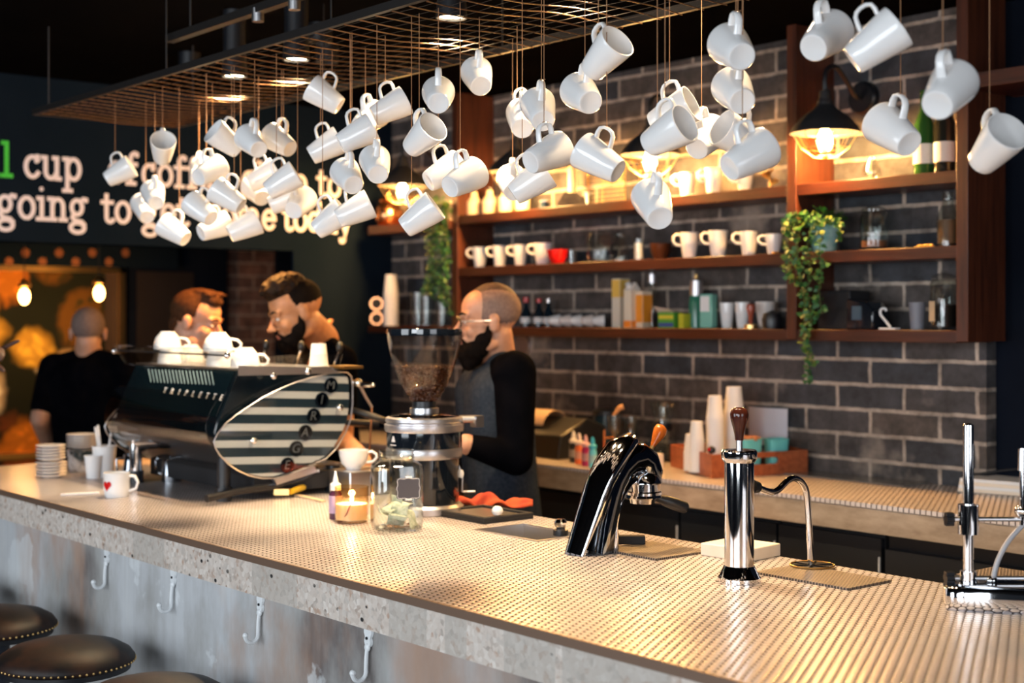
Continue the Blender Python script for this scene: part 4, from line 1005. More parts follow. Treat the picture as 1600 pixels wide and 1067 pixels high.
for y0, y1, nm in ((788, 834, 'clamp'), (892, 914, 'lower_clamp')):
    MB().cyl((b.x, b.y, sz(y1)), (b.x, b.y, sz(y0)), 16*k if y0 < 800 else 13*k, n=24).build(nm, M['chrome'], bs)
    ym = (sz(y0)+sz(y1))/2
    kn = MB(); c_ = V((b.x, b.y, ym)); kn.cyl(c_-RT*14*k, c_-RT*26*k, 4*k, n=10); o = kn.build('screw', M['steel'], bs)
    kn = MB()
    for i in range(6):
        a = 2*PI*i/6; kn.sweep([c_-RT*24*k+UP*7*k*math.sin(a)+VW*7*k*math.cos(a), c_-RT*36*k+UP*7*k*math.sin(a)+VW*7*k*math.cos(a)], 4.6*k, 8)
    kn.cyl(c_-RT*24*k, c_-RT*36*k, 8*k, n=12); kn.build('knob', M['black'], bs)
    am = MB(); am.cyl(c_+RT*12*k, c_+RT*86*k, 3.6*k, n=10); am.build('cross_arm', M['steel'], bs)
b2 = V((b.x, b.y, 0))+RT*85*k
MB().cyl((b2.x, b2.y, sz(820)), (b2.x, b2.y, sz(700)), 5*k, n=16).build('second_pole', M['chrome'], bs)
cm = MB(); cm.ell((b2.x, b2.y, sz(798)), (13*k, 13*k, 10*k)); cm.cyl((b2.x, b2.y, sz(806)), (b2.x, b2.y, sz(790)), 10*k, n=12); cm.build('joint', M['chrome'], bs)
MB().cyl((b2.x, b2.y, sz(735)), (b2.x, b2.y, sz(702)), 8*k, 7*k, n=16).build('valve', M['steel'], bs)
def S2(x, y): return V((b.x, b.y, 0))+RT*((x-1513)*k)+UP*sz(y)
hs = MB(); hs.sweep(cr([S2(x, y) for x, y in ((1612, 808), (1596, 822), (1575, 846), (1559, 876), (1551, 908), (1549, 930))]), 4.2*k, 12); hs.build('hose', plain('grey_hose', (0.35, 0.35, 0.37), 0.3), bs)
ff = MB(); c_ = S2(1549, 930); ff.cyl((c_.x, c_.y, ZC+.052), (c_.x, c_.y, c_.z+.006), 6*k, n=12); ff.ell((c_.x, c_.y, ZC+.056), (10*k, 10*k, 6*k)); ff.build('hose_fitting', M['chrome'], bs)
c = PZ(1590, 905, ZC); c.z = ZC
single(MB().box(c+UP*.003, (.22, .16, .006), 0), 'drip_grate', M['grate'], 'perforated plate lying behind the pole stand at the right edge', 'grate', c)

# ================================================================== espresso machine
XN, XF = -4.15, -4.98
em = thing('espresso_machine', 'large black lever espresso machine with striped leaf-shaped side panels', 'espresso machine', (-4.56, 2.43, ZC))
prof = [(2.275, 1.478), (2.62, 1.478), (2.66, 1.40), (2.64, 1.33), (2.55, 1.25), (2.52, 1.16), (2.36, 1.135), (2.26, 1.165), (2.20, 1.23), (2.19, 1.28), (2.205, 1.33)]
MB().prism([(XF+.03, y, z) for y, z in prof], (XN-XF-.06, 0, 0)).build('body', M['navy'], em, bevel=.006)
# slanted rear panel faces the customers: normal
pa, pb = V((0, 2.205, 1.33)), V((0, 2.275, 1.478)); su = (pb-pa).normalized(); sn = V((1, 0, 0)).cross(su)
if sn.y > 0: sn = -sn
def PS(x, t_, off=.001): return V((x, 0, 0))+pa+(pb-pa)*t_+sn*off
def on_slant(xp, yp):       # point on the slanted panel seen at a pixel
    d = _d(xp, yp); c0 = V((0, 0, CAMZ)); s = (pa-c0).dot(sn)/d.dot(sn); return c0+d*s
pn = MB(); pn.prism([PS(XF+.04, -.02), PS(XN-.04, -.02), PS(XN-.04, .98), PS(XF+.04, .98)], sn*.004)
rp = pn.build('rear_panel', plain('deep_teal_panel', (0.003, 0.008, 0.011), 0.14, coat=0.2), em)
M['ventm'] = plain('blue_grey_slat', (0.16, 0.24, 0.29), 0.4)
for x0, x1, nn in ((234, 282, 10), (287, 332, 9)):
    for i in range(nn):
        xx = x0+(x1-x0)*i/(nn-1)
        a_ = on_slant(xx, 578+(xx-234)*.035); b_ = on_slant(xx+4, 598+(xx-234)*.045)
        sl_ = MB(); sl_.sweep([a_+sn*.0055, b_+sn*.0055], .0016, 6); sl_.build('vent_slat', M['ventm'], rp)
word = 'TRIPLETTE'
for i, ch in enumerate(word):
    c_ = on_slant(260+i*11.0, 611+i*1.45)+sn*.006
    tm = text_mb(ch, .030, .001, cols(V((1, 0, 0)), su, sn), c_); tm.build('letter', M['paper'], rp)
# leaf side panels
leaf = [(332, 690), (338, 677), (350, 662), (367, 648), (388, 634), (410, 620), (434, 608), (458, 598), (483, 590), (508, 584), (528, 581), (541, 582), (547, 588), (549, 602), (549, 630), (546, 655), (538, 676), (524, 700), (508, 716), (488, 725), (468, 733), (448, 741), (428, 747), (408, 747), (388, 743), (370, 735), (354, 724), (342, 711), (335, 700)]
LY = [(PX(x, y, XN).y, PX(x, y, XN).z) for x, y in leaf]
strm = N('striped_side_panel'); p = strm.pos(); s_ = strm.n('ShaderNodeSeparateXYZ'); strm.l(p, s_.inputs[0])
ph = strm.math('ADD', strm.math('MULTIPLY', s_.outputs[2], 1/.0545), strm.math('MULTIPLY', s_.outputs[1], 0.9))
fr_ = strm.math('FRACT', ph)
col = strm.mix(strm.ramp(fr_, [(0.53, 0), (0.57, 1), (0.97, 1), (1.0, 0)]), (0.012, 0.028, 0.040), (0.55, 0.55, 0.53))
strm.set(color=col, rough=0.35)
for Xp, sgn in ((XN, 1), (XF, -1)):
    pp = [(Xp+sgn*.004, y, z) for y, z in LY]
    sp_ = MB().prism([(Xp-sgn*.010, y, z) for y, z in [((y-2.45)*.97+2.45, (z-1.29)*.97+1.29) for y, z in LY]], (sgn*.006, 0, 0)).build('side_panel', strm.m, em)
    MB().prism(pp, (sgn*.006, 0, 0)).build('acrylic_cover', M['acrylic'], em)
    ed = MB(); ed.sweep([V((Xp+sgn*.008, y, z)) for y, z in LY], .0022, 6, close=True); ed.build('cover_edge', M['steel_light'], em)
    if sgn == 1:
        for i, (x, y) in enumerate(((517, 602), (503, 625), (490, 650), (477, 676), (463, 701), (449, 727))):
            c_ = PX(x, y, XN)+V((.001, 0, 0)); 
            rgm = MB(); rgm.lathe([(.019, -.001), (.027, -.001), (.027, .001), (.019, .001), (.019, -.001)], c_, 'X', 24)
            ro = rgm.build('letter_ring', M['gloss_black'], sp_)
            M['gp'] = M.get('gp') or plain('grey_print', (0.10, 0.11, 0.12), 0.4)
            tm = text_mb('EGARIM'[5-i], .044, .0008, cols(V((0, 1, 0)), V((0, .2, .98)), V((1, 0, 0))), c_+V((-.0005, 0, 0))); tm.build('panel_letter', M['gp'], sp_)
    bolts = ((393, 688), (528, 636), (424, 587), (478, 580))
    for x, y in bolts:
        c_ = PX(x, y, XN); c_.x = Xp+sgn*.014
        MB().ell(c_, (.010, .012, .012)).build('bolt_cap', M['chrome'], em)
# bottom handle plate on the side
q1, q2, q3, q4 = [PX(x, y, XN) for x, y in ((428, 757), (490, 737), (487, 727), (424, 748))]
MB().prism([q1, q2, q3, q4], (.02, 0, 0)).build('foot_bracket', M['steel_light'], em)
# smoky curved rear window between the leaves
cw = MB(); n_ = 12; arcp = []
for i in range(n_+1):
    t_ = i/n_; y = 2.225-0.075*math.sin(t_*PI)+0.12*(t_**2.2); z = 1.40-(1.40-1.125)*t_
    arcp.append((y-.018, z))
rings = [[V((x, y, z)) for y, z in arcp]+[V((x, y+.004, z)) for y, z in reversed(arcp)] for x in (XF+.02, XN-.02)]
cw.loft(rings); cw.build('rear_cowl', M['smoke'], em)
# legs
for xx in (XF+.10, XN-.06):
    MB().cyl((xx, 2.24, ZC+.045), (xx, 2.24, 1.22), .022, n=20).build('leg', M['chrome'] if xx < -4.5 else M['black'], em)
    MB().cyl((xx, 2.24, ZC), (xx, 2.24, ZC+.045), .028, n=20).build('rubber_foot', M['black'], em)
    MB().cyl((xx, 2.66, ZC), (xx, 2.66, 1.14), .026, n=16).build('leg', M['black'], em)
tr_ = MB(); tr_.prism([(XF+.03, y, z) for y, z in ((2.33, 1.07), (2.70, 1.07), (2.76, 1.10), (2.76, 1.125), (2.50, 1.13), (2.33, 1.15))], (XN-XF-.05, 0, 0)); tr_.build('drip_base', M['matt_black'], em)
rl = MB(); 
for i in range(9): rl.box((XF+.08+i*.085, 2.66, 1.132), (.006, .18, .006))
rl.box((-4.56, 2.57, 1.130), (.80, .01, .01)); rl.box((-4.56, 2.75, 1.130), (.80, .01, .01)); rl.build('drip_grille', M['steel'], em)
for s in (0, 1):
    a_ = MB(); a_.sweep([PX(323, 779, XN+.02), PX(370, 768, XN), PX(430, 759, XN), PX(475, 747, XN-.02), PX(497, 732, XN-.03)], [.013, .012, .011, .009, .006], 10)
    if s == 0: a_.build('foot_bow', M['black'], em, ang=60)
# cup rail on top: glass front and side, rear plate, tray
zt0 = 1.4785
MB().bb((XF+.02, 2.28, zt0), (XN-.01, 2.63, zt0+.006)).build('cup_tray', M['steel'], em)
def pane(a, b, up, nm, t_=.005, mt='acrylic'):
    a, b = V(a), V(b); d = (b-a); u = V(up); nn = d.cross(u).normalized()*t_
    return MB().prism([a, b, b+u, a+u], nn).build(nm, M[mt], em)
pane((XF-.03, 2.262, zt0), (XN+.005, 2.262, zt0), (0, -.045, .072), 'rail_glass', mt='acrylic')
pane((XN+.004, 2.275, zt0-.002), (XN+.004, 2.64, zt0-.002), (.03, 0, .052), 'rail_glass')
pane((XF-.004, 2.275, zt0), (XF-.004, 2.64, zt0), (-.03, 0, .052), 'rail_glass')
re = MB(); re.sweep([(XF-.03, 2.217, zt0+.052), (XN+.01, 2.222, zt0+.050)], .003, 6); re.build('rail_bar', M['black'], em)
for xx in (XF-.03, XN+.012): MB().ell((xx, 2.214, zt0+.050), .011).build('rail_knob', M['chrome'], em)
w1, w2, w3, w4 = [PX(x, y, XN+.012) for x, y in ((372, 571), (514, 574), (532, 583), (372, 587))]
MB().prism([w1, w2, w3, w4], (.004, 0, 0)).build('side_plate', M['steel_light'], em)
MB().bb((XN-.10, 2.66, 1.475), (XN+.01, 2.74, 1.485)).build('brass_ledge', M['brass'], em)
# groups with levers and portafilters on the staff side
for i, gxx in enumerate((-4.83, -4.57, -4.31)):
    gb = MB(); gb.cyl((gxx, 2.72, 1.30), (gxx, 2.72, 1.39), .034, n=24); gb.cyl((gxx, 2.62, 1.36), (gxx, 2.72, 1.36), .03, n=16); gb.cyl((gxx, 2.72, 1.39), (gxx, 2.72, 1.47), .02, n=16)
    go = gb.build('group_head', M['chrome'], em)
    MB().sweep([(gxx, 2.72, 1.47), (gxx+.01, 2.74, 1.53)], [.006, .006], 8).build('group_lever', M['chrome'], go)
    MB().ell((gxx+.012, 2.744, 1.545), (.012, .012, .022)).build('lever_knob', M['black'], go)
    pfo = MB(); pfo.cyl((gxx, 2.72, 1.26), (gxx, 2.72, 1.298), .032, n=24); pfo = pfo.build('portafilter', M['chrome'], em)
    hb = MB(); hb.sweep([(gxx, 2.75, 1.28), (gxx+.01, 2.80, 1.275), (gxx+.02, 2.90, 1.265)], [.008, .012, .014], 12); hb.build('portafilter_handle', M['black'], pfo)
# steam wand & taps at the near end, as seen right of the side panel
wd = MB(); wd.sweep([PX(552, 597, XN-.02), PX(566, 600, XN+.01), PX(580, 601, XN+.03)], [.010, .012, .009], 10); wd.ell(PX(560, 598, XN), .016); wd.ell(PX(583, 601, XN+.03), .008); wd.build('steam_valve', M['chrome'], em)
wd = MB(); wd.sweep([PX(562, 602, XN), PX(571, 620, XN), PX(581, 636, XN)], [.006, .0055, .005], 8); wd = wd.build('steam_wand', M['steel_light'], em)
MB().sweep([PX(581, 636, XN), PX(579, 680, XN), PX(577, 705, XN), PX(584, 725, XN)], [.0045, .004, .004, .004], 8).build('wand_tip', M['copper'], wd)
wd = MB(); wd.sweep([PX(550, 640, XN-.05), PX(575, 648, XN), PX(603, 658, XN+.02)], [.010, .012, .012], 10); wd.build('valve_handle', M['black'], em)
# things on the cup tray
def cup_body(R, H, foot=.5):
    return [(0, 0), (R*foot, 0), (R*foot*1.05, .004), (R*.86, H*.35), (R*.98, H*.75), (R, H), (R-.003, H), (R*.95, H*.72), (R*.8, H*.33), (R*.4, .008), (0, .007)]
def make_cup(name, R, H, label, group, mat=None, hd=1):
    t = thing(name, label, 'cup', group=group)
    mb = MB(); mb.lathe(cup_body(R, H), n=32); mb.build('body', mat or M['ceramic'], t, world=False, ang=50)
    if hd:
        h_ = MB(); h_.sweep([(R*.93, 0, H*.88), (R+.012, 0, H*.92), (R+.026, 0, H*.80), (R+.028, 0, H*.62), (R+.016, 0, H*.42), (R*.88, 0, H*.36)], [.0045]*6, 10, ey=1.3); h_.build('handle', mat or M['ceramic'], t, world=False, ang=60)
    return t
cup0 = make_cup('coffee_cup', .051, .066, '', None)
RTa = math.atan2(RT.y, RT.x)
def put(proto, name, label, loc, rz=0, rx=0, group=None, cat=None, ry=0, sc=1):
    o = copy_tree(proto); o.name = name; o.location = loc; o.rotation_euler = (rx, ry, rz); o.scale = (sc, sc, sc)
    tag(o, label, cat, group); return o
zt = zt0+.0065
for (xp, lvl, rot, lb) in ((268, 0, -.5, 'white cup turned over, lower left on the machine top'), (262, 1, .1, 'upturned white cup stacked on the left pile of the machine top, handle to the right'),
    (298, 0, .4, 'white cup turned over between the two piles on the machine top'), (345, 0, -.3, 'white cup turned over at the base of the right pile on the machine top'),
    (341, 1, .05, 'upturned white cup on top of the right pile, handle above the chrome knob'), (383, 0, .0, 'rightmost upturned white cup on the machine top, low handle')):
    p = PY(xp, 560, 2.37 if lvl == 0 else 2.36)
    if xp == 298: p = PY(xp, 560, 2.49)
    o = put(cup0, 'coffee_cup', lb, (p.x, p.y, zt+.066+lvl*.050), RTa+rot, PI, 'upturned white cups on the espresso machine', sc=1.0)
def papercup(R=.040, H=.10):
    mb = MB(); mb.lathe([(0, .004), (R*.70, .004), (R*.70, 0), (R*.72, 0), (R*.97, H-.003), (R*1.03, H-.003), (R*1.03, H), (R*.94, H), (R*.68, .006), (0, .006)], n=28); return mb
p = PX(498, 571, XN-.04)
o = papercup(.034, .078).build('paper_cup', M['paper'], None, world=False); o.location = (p.x, p.y, zt+.078); o.rotation_euler = (PI, 0, 0); tag(o, 'upturned white paper cup standing alone on the machine top', 'cup')
# cup on the drip tray
p = PX(553, 708, XN+.065)
o = put(cup0, 'coffee_cup', 'white cup with round handle between machine and grinder', (p.x, p.y+.0, 1.1355), RTa-.1, group=None, sc=1.0)
tb = MB(); tb.bb((XN+.003, p.y-.06, ZC+.0), (XN+.135, p.y+.10, 1.135)); single(tb, 'drip_box', M['steel'], 'low steel drip box carrying the white cup beside the machine', 'box', (p.x, p.y, ZC), bevel=.004)
# steel jug and dark jugs under the machine
def jug(x, y, lb, R=.036, H=.10, mt='chrome_dark', dY=0):
    p_ = PZ(x, y, ZC); t = thing('milk_jug', lb, 'jug', (p_.x, p_.y, ZC), 'milk jugs under the machine')
    MB().lathe([(0, 0), (R, 0), (R*1.02, H*.3), (R*.85, H*.75), (R*.9, H), (R*.85, H), (R*.8, H*.74), (R*.95, .01), (0, .008)], (p_.x, p_.y, ZC), n=28).build('body', M[mt], t)
    h_ = MB(); h_.sweep([V((p_.x, p_.y, ZC))-RT*R*.8+UP*H*.85, V((p_.x, p_.y, ZC))-RT*(R+.022)+UP*H*.8, V((p_.x, p_.y, ZC))-RT*(R+.02)+UP*H*.35, V((p_.x, p_.y, ZC))-RT*R*.95+UP*H*.25], .004, 8); h_.build('handle', M[mt], t)
jug(207, 752, 'dark steel jug half hidden left of the machine leg'); jug(268, 752, 'dark steel jug in the shade under the machine, right of its leg')
# mop-yellow brush and cable under the right end
p0, p1 = PX(452, 754, XN+.0), PX(506, 744, XN+.0)
br = thing('yellow_brush', 'yellow handled brush lying under the right end of the machine', 'brush', V((p0.x, p0.y, ZC)))
mb = MB(); a_, b_ = PZ(455, 768, ZC+.02), PZ(506, 752, ZC+.03); mb.sweep([a_, (a_+b_)/2+UP*.005, b_], [.010, .013, .012], 10); mb.build('handle', plain('yellow_plastic', (0.75, 0.48, 0.02), 0.4), br)
mb = MB(); mb.box(a_-RT*.03, (.05, .03, .02), TH); mb.build('head', M['brass'], br)
for k_, (x0, y0, x1, y1, lb) in enumerate(((423, 766, 443, 770, 'short pale wooden stir stick under the machine end'), (463, 773, 505, 783, 'longer pale wooden stir stick pointing at the dropper bottle'))):
    a_, b_ = PZ(x0, y0, ZC+.004), PZ(x1, y1, ZC+.004); d_ = (b_-a_)
    single(MB().box((a_+b_)/2, (d_.length, .016, .005), math.atan2(d_.y, d_.x)), 'stir_stick', plain('pale_wood', (0.68, 0.50, 0.30), 0.6) if k_ == 0 else bpy.data.materials['pale_wood'], lb, 'stick', (a_+b_)/2-UP*.0025)
for s in (0, 1):
    a_, b_ = PZ(520+s*5, 762+s*6, ZC+.012), PX(560+s*6, 712+s*3, XN+.1)
    single(MB().sweep([a_, b_], .0045, 8), 'glass_tube', M['steel_light'], ['thin metal rod leaning behind the dropper bottle, nearer the machine', 'thin metal rod leaning behind the dropper bottle, nearer the tip jar'][s], 'rod', a_, 'leaning rods')

# ================================================================== left end of the counter
c = at_top(178, 778)+VW*.035; c.z = ZC
hm = thing('heart_mug', 'short white mug with a red heart at the far left of the counter', 'mug', c)
R, H = .043, .082
MB().lathe([(0, 0), (R*.86, 0), (R*.95, .008), (R, .03), (R, H-.004), (R*1.02, H), (R*.96, H), (R*.94, .012), (0, .008)], c, n=40).build('body', M['ceramic'], hm)
h_ = MB(); h_.sweep([c+RT*R*.95+UP*H*.86, c+RT*(R+.018)+UP*H*.84, c+RT*(R+.028)+UP*H*.6, c+RT*(R+.022)+UP*H*.34, c+RT*R*.95+UP*H*.24], [.006, .0055, .005, .005, .0055], 10, ey=1.3); h_.build('handle', M['ceramic'], hm, ang=60)
hr = MB(); dcam = math.atan2(-c.y, -c.x)-0.82
def hc(u, v, o): a = dcam+u/R; return c+V(((R+o)*math.cos(a), (R+o)*math.sin(a), H*.50+v))
hpts = []
for i in range(32):
    t_ = 2*PI*i/32; hpts.append((.0011*16*math.sin(t_)**3, .0012*(13*math.cos(t_)-5*math.cos(2*t_)-2*math.cos(3*t_)-math.cos(4*t_))))
hr.add([hc(u, v, .0012) for u, v in hpts]+[hc(0, 0, .0012)], [(i, (i+1) % 32, 32) for i in range(32)]); hr.build('heart', M['red'], hm)
c = at_top(163, 745); c.z = ZC
pcm = papercup(.046, .118)
pc = thing('straw_cup', 'white paper cup holding three straws behind the heart mug', 'cup', c)
pcm.v = [v+c for v in pcm.v]; pcm.build('cup', M['paper'], pc)
for i, (x0, x1, y1, lb) in enumerate(((160, 149, 667, 'left straw in the paper cup'), (162, 153, 664, 'straw just right of the leftmost one in the paper cup'), (165, 175, 667, 'right straw leaning right in the paper cup'))):
    kk = depth(c)/F
    a_ = c+RT*((x0-163)*kk)+UP*.012; b_ = V((c.x, c.y, 0))+RT*((x1-163)*kk)+UP*(CAMZ+(HY-y1)/F*depth(c))
    single(MB().sweep([a_, b_], .0042, 10), 'straw', M['paper'], lb, 'straw', a_, 'straws in the paper cup')
c = at_top(146, 747); c.z = ZC
m_ = papercup(.034, .085); o = m_.build('paper_cup', M['paper'], None, world=False); o.location = c; tag(o, 'smaller white paper cup just left of the straw cup', 'cup')
a_, b_ = PZ(95, 773, ZC+.004), PZ(155, 770, ZC+.004)
single(MB().sweep([a_, b_], .0042, 10), 'straw', M['paper'], 'single white straw lying on the counter left of the heart mug', 'straw', a_)
sau = MB(); sau.lathe([(0, 0), (.030, 0), (.034, .003), (.055, .0085), (.0575, .010), (.0575, .0125), (.054, .0120), (.033, .006), (0, .005)], n=36)
def saucer(loc, lb, gp, nm='saucer', sc=1, cat='saucer', mt=None):
    global sau0
    o = sau.build(nm, mt or M['saucer'], None, world=False, ang=50); o.location = loc; o.scale = (sc, sc, 1); return tag(o, lb, cat, gp)
M['saucer'] = plain('cream_saucer', (0.74, 0.68, 0.64), 0.3)
c = at_top(73, 748)+VW*.05; c.z = ZC; kk = depth(c)/F
s0 = saucer(c, 'bottom saucer of the low stack at the far left of the counter', 'saucers in the left stack', sc=.98)
for i in range(1, 10):
    o = s0.copy(); COL.objects.link(o); o.location = (c.x-.003*(i > 4), c.y+.001*(i % 2), ZC+i*.0118+(.004 if i > 4 else 0)); o.scale = (.98 if i < 5 else .94,)*2+(1,)
    o['label'] = 'saucer in the %s half of the low stack at the far left' % ('lower' if i < 5 else 'upper') if i < 9 else 'top saucer of the low stack at the far left of the counter'
c = at_top(122, 738)+VW*.05; c.z = ZC
tn = thing('glossy_canister', 'glossy grey patterned canister under plates, behind the straw cup', 'canister', c)
tinm = N('mottled_glaze'); f = tinm.noise(tinm.obj(), 22, 3); tinm.set(color=tinm.ramp(f, [(.42, (.02, .03, .03)), (.5, (.30, .26, .24)), (.6, (.62, .57, .55))]), rough=0.12)
MB().lathe([(0, 0), (.050, 0), (.053, .006), (.056, .04), (.057, .085), (.054, .088), (0, .088)], c, n=36).build('body', tinm.m, tn)
for i in range(5):
    o = s0.copy(); COL.objects.link(o); o.location = (c.x, c.y, ZC+.0885+i*.0112); o.scale = (1.02, 1.02, 1); o.name = 'side_plate'
    tag(o, 'plate in the short pile on the grey canister' if 0 < i < 4 else ('lowest' if i == 0 else 'topmost')+' plate in the short pile on the grey canister', 'plate', 'plates on the canister')

for c in list(cup0.children): bpy.data.objects.remove(c)
bpy.data.objects.remove(cup0)
# ================================================================== wall shelving
YF = 4.22; YS = 4.335
def sx(x, Y=YF): return PY(x, 400, Y).x
XA = -6.30                      # far end of the short left bay
XL1, XM1, XR1 = sx(706), sx(1229), sx(1494)      # front left edges of the uprights
ZS = [2.152, 1.896, 1.608]
su_ = thing('shelving_unit', 'reddish wooden wall shelving with three long shelves on the brick wall', 'shelving', ((XL1+XR1)/2, YW, 1.57))
UT = 0.045
for x in (XL1, XM1, XR1):
    MB().bb((x, YF, 1.57 if x != XR1 else 1.57), (x+UT, YW-0.001, CEIL-.004)).build('upright', M['wood_z'], su_, bevel=.002)
for z in ZS:
    for a, b_ in ((XL1+UT+.001, XM1-.001), (XM1+UT+.001, XR1-.001)):
        MB().bb((a, YF+.004, z-.042), (b_, YW-.001, z)).build('shelf', M['wood_x'], su_, bevel=.002)
MB().bb((XR1+UT+.001, YF, 2.42), (XR1+1.6, YW+.055, 2.47)).build('end_shelf', M['wood_x'], su_)
ls = thing('corner_shelf', 'short wooden shelf in the far left corner holding the copper pot', 'shelf', ((XA+XL1)/2, YW, 2.1))
MB().bb((XA, YF-.02, 2.09), (XL1-.002, YW-.001, 2.135)).build('shelf_board', M['wood_x'], ls, bevel=.002)
l2 = thing('corner_shelf', 'lower corner shelf with cup stack and glasses behind the grinder funnel', 'shelf', ((XA+XL1)/2, YW, 1.57))
MB().bb((XA, YF-.02, 1.575), (XL1-.002, YW-.001, 1.61)).build('shelf_board', M['wood_x'], l2, bevel=.002)

def loc(x, z, Y=YS):
    p_ = PY(x, 400, Y); return V((p_.x, p_.y, z))
def ppm(c_): return depth(c_)/F
def lath(name, label, cat, c_, parts, group=None, n=28):
    if len(parts) == 1:
        return single(MB().lathe(parts[0][1], c_, n=n), name, parts[0][2], label, cat, c_, group, ang=50)
    t = thing(name, label, cat, c_, group)
    for nm, pr, mt in parts: MB().lathe(pr, c_, n=n).build(nm, mt, t, ang=50)
    return t
def smug(x, z, H, W, label, Y=YS, mt='ceramic', turn=PI, group='mugs on the wall shelves'):
    c_ = loc(x, z, Y); kk = ppm(c_); h_ = H*kk; r_ = W*kk/2
    t = thing('mug', label, 'mug', c_, group)
    MB().lathe([(0, 0), (r_*.64, 0), (r_*.68, .004), (r_*.86, h_*.5), (r_, h_-.002), (r_*.99, h_), (r_*.93, h_), (r_*.78, h_*.45), (r_*.6, .008), (0, .007)], c_, n=32).build('body', M[mt], t, ang=50)
    d_ = V((math.cos(RTa+turn), math.sin(RTa+turn), 0))
    MB().sweep([c_+d_*r_*.93+UP*h_*.90, c_+d_*(r_+.014)+UP*h_*.93, c_+d_*(r_+.026)+UP*h_*.84, c_+d_*(r_+.027)+UP*h_*.66, c_+d_*(r_+.014)+UP*h_*.52, c_+d_*r_*.82+UP*h_*.50], .0055, 10, ey=1.3).build('handle', M[mt], t, ang=60)
    return t
# middle shelf mugs
z1, z2, z3 = [z+.0008 for z in ZS]
for x, h_, w_, lb in ((750, 32, 24, 'leftmost white mug on the middle shelf'), (781, 33, 24, 'second white mug from the left on the middle shelf'), (813, 33, 24, 'third white mug from the left on the middle shelf'), (848, 34, 30, 'wide white mug behind the red bowl on the middle shelf')):
    smug(x, z2, h_, w_, lb, Y=YS-.03)
for x, h_, w_, lb in ((1077, 40, 30, 'white mug beside the dark brown cup on the middle shelf'), (1122, 41, 32, 'cream lit mug with handle left, middle shelf right of centre'), (1170, 38, 30, 'grey white mug with handle left, middle shelf, left of the ring tin'), (1209, 32, 28, 'white mug behind the trailing plant leaves on the middle shelf')):
    smug(x, z2, h_, w_, lb, Y=YS-.04)
for x, h_, w_, lb in ((1074, 38, 28, 'glowing white mug on the top shelf under the middle wall lamp'), (1115, 42, 30, 'second glowing white mug on the top shelf, right of its twin'), (1164, 32, 28, 'white mug at the right of the top shelf left bay')):
    smug(x, z1, h_, w_, lb, Y=YS)
for x, h_, w_, lb in ((1136, 40, 24, 'white mug on the lower shelf right of the green cleaner bottle'), (1160, 41, 24, 'white mug on the lower shelf behind the wooden handle')):
    smug(x, z3, h_, w_, lb, Y=YS, turn=1.5)
c_ = loc(871, z2, YS-.07); kk = ppm(c_)
lath('red_bowl', 'small red bowl on the middle shelf before a white mug', 'bowl', c_, [('body', [(0, 0), (9*kk, 0), (10*kk, .003), (15*kk, .03), (17*kk, 22*kk), (16*kk, 22*kk), (9*kk, .008), (0, .006)], M['red'])])
c_ = loc(893, z2); kk = ppm(c_)
lath('drinking_glass', 'small glass right of the red bowl', 'glass', c_, [('body', [(0, 0), (8*kk, 0), (9*kk, 22*kk), (8.4*kk, 22*kk), (7.4*kk, .004), (0, .004)], M['glass'])])
def jar(x, z, H, W, label, lid=True, neck=0, fill=None, Y=YS, mt='glass'):
    c_ = loc(x, z, Y); kk = ppm(c_); h_ = H*kk; r_ = W*kk/2
    t = thing('glass_jar', label, 'jar', c_)
    hs_ = h_*(.86 if lid else 1)
    if neck: pr = [(0, 0), (r_, .004), (r_, h_*.55), (r_*.55, h_*.78), (r_*.5, h_*.98), (r_*.6, h_), (r_*.44, h_), (r_*.42, h_*.8), (r_*.93, h_*.54), (r_*.93, .008), (0, .007)]
    else: pr = [(0, 0), (r_*.95, 0), (r_, .008), (r_, hs_*.88), (r_*.85, hs_), (r_*.8, hs_), (r_*.94, hs_*.87), (r_*.94, .012), (0, .008)]
    MB().lathe(pr, c_, n=36).build('glass_body', M[mt], t, ang=50)
    if lid: MB().lathe([(0, hs_+.001), (r_*.88, hs_+.001), (r_*.90, hs_+.010), (r_*.5, hs_+.018), (r_*.22, hs_+.022), (r_*.25, h_), (0, h_+.002)], c_, n=30).build('lid', M['glass'], t)
    if fill: MB().lathe([(0, .009), (r_*.92, .013), (r_*.92, h_*fill[0]), (0, h_*fill[0]+.004)], c_, n=24).build('contents', fill[1], t)
    return t
M['seeds'] = varied('brown_seeds', (0.20, 0.07, 0.03), (0.35, 0.15, 0.06), 0.7, 0, 60)
jar(938, z2, 50, 42, 'wide glass jar with lid on the middle shelf right of the red bowl')
jar(968, z2, 44, 30, 'glass pitcher shaped jar on the middle shelf, right of the wide jar', lid=False, neck=1, Y=YS+.02)
c_ = loc(998, z2, YS-.04); kk = ppm(c_)
lath('tall_glass', 'slim glass with white contents, middle shelf centre', 'glass', c_, [('body', [(0, 0), (8*kk, 0), (8.5*kk, 34*kk), (7.8*kk, 34*kk), (7.4*kk, .005), (0, .004)], M['glass']), ('contents', [(0, .006), (7*kk, .006), (7*kk, 28*kk), (0, 28*kk)], plain('milky_white', (.6, .6, .6), .4))])
c_ = loc(1032, z2); kk = ppm(c_)
lath('brown_cup', 'dark brown glazed cup low on the middle shelf left of the white mugs', 'cup', c_, [('body', [(0, 0), (10*kk, 0), (16*kk, 12*kk), (18*kk, 26*kk), (17*kk, 26*kk), (13*kk, .01), (0, .006)], plain('brown_glaze', (0.08, 0.025, 0.01), 0.1))])
c_ = loc(1212, z2, YF+.03); kk = ppm(c_)
single(MB().sweep([c_+V((.012*math.cos(a*.4), .012*math.sin(a*.4), .004)) for a in range(16)], .004, 8, close=True), 'brass_ring', M['brass'], 'small brass ring at the front edge of the middle shelf', 'ring', c_)
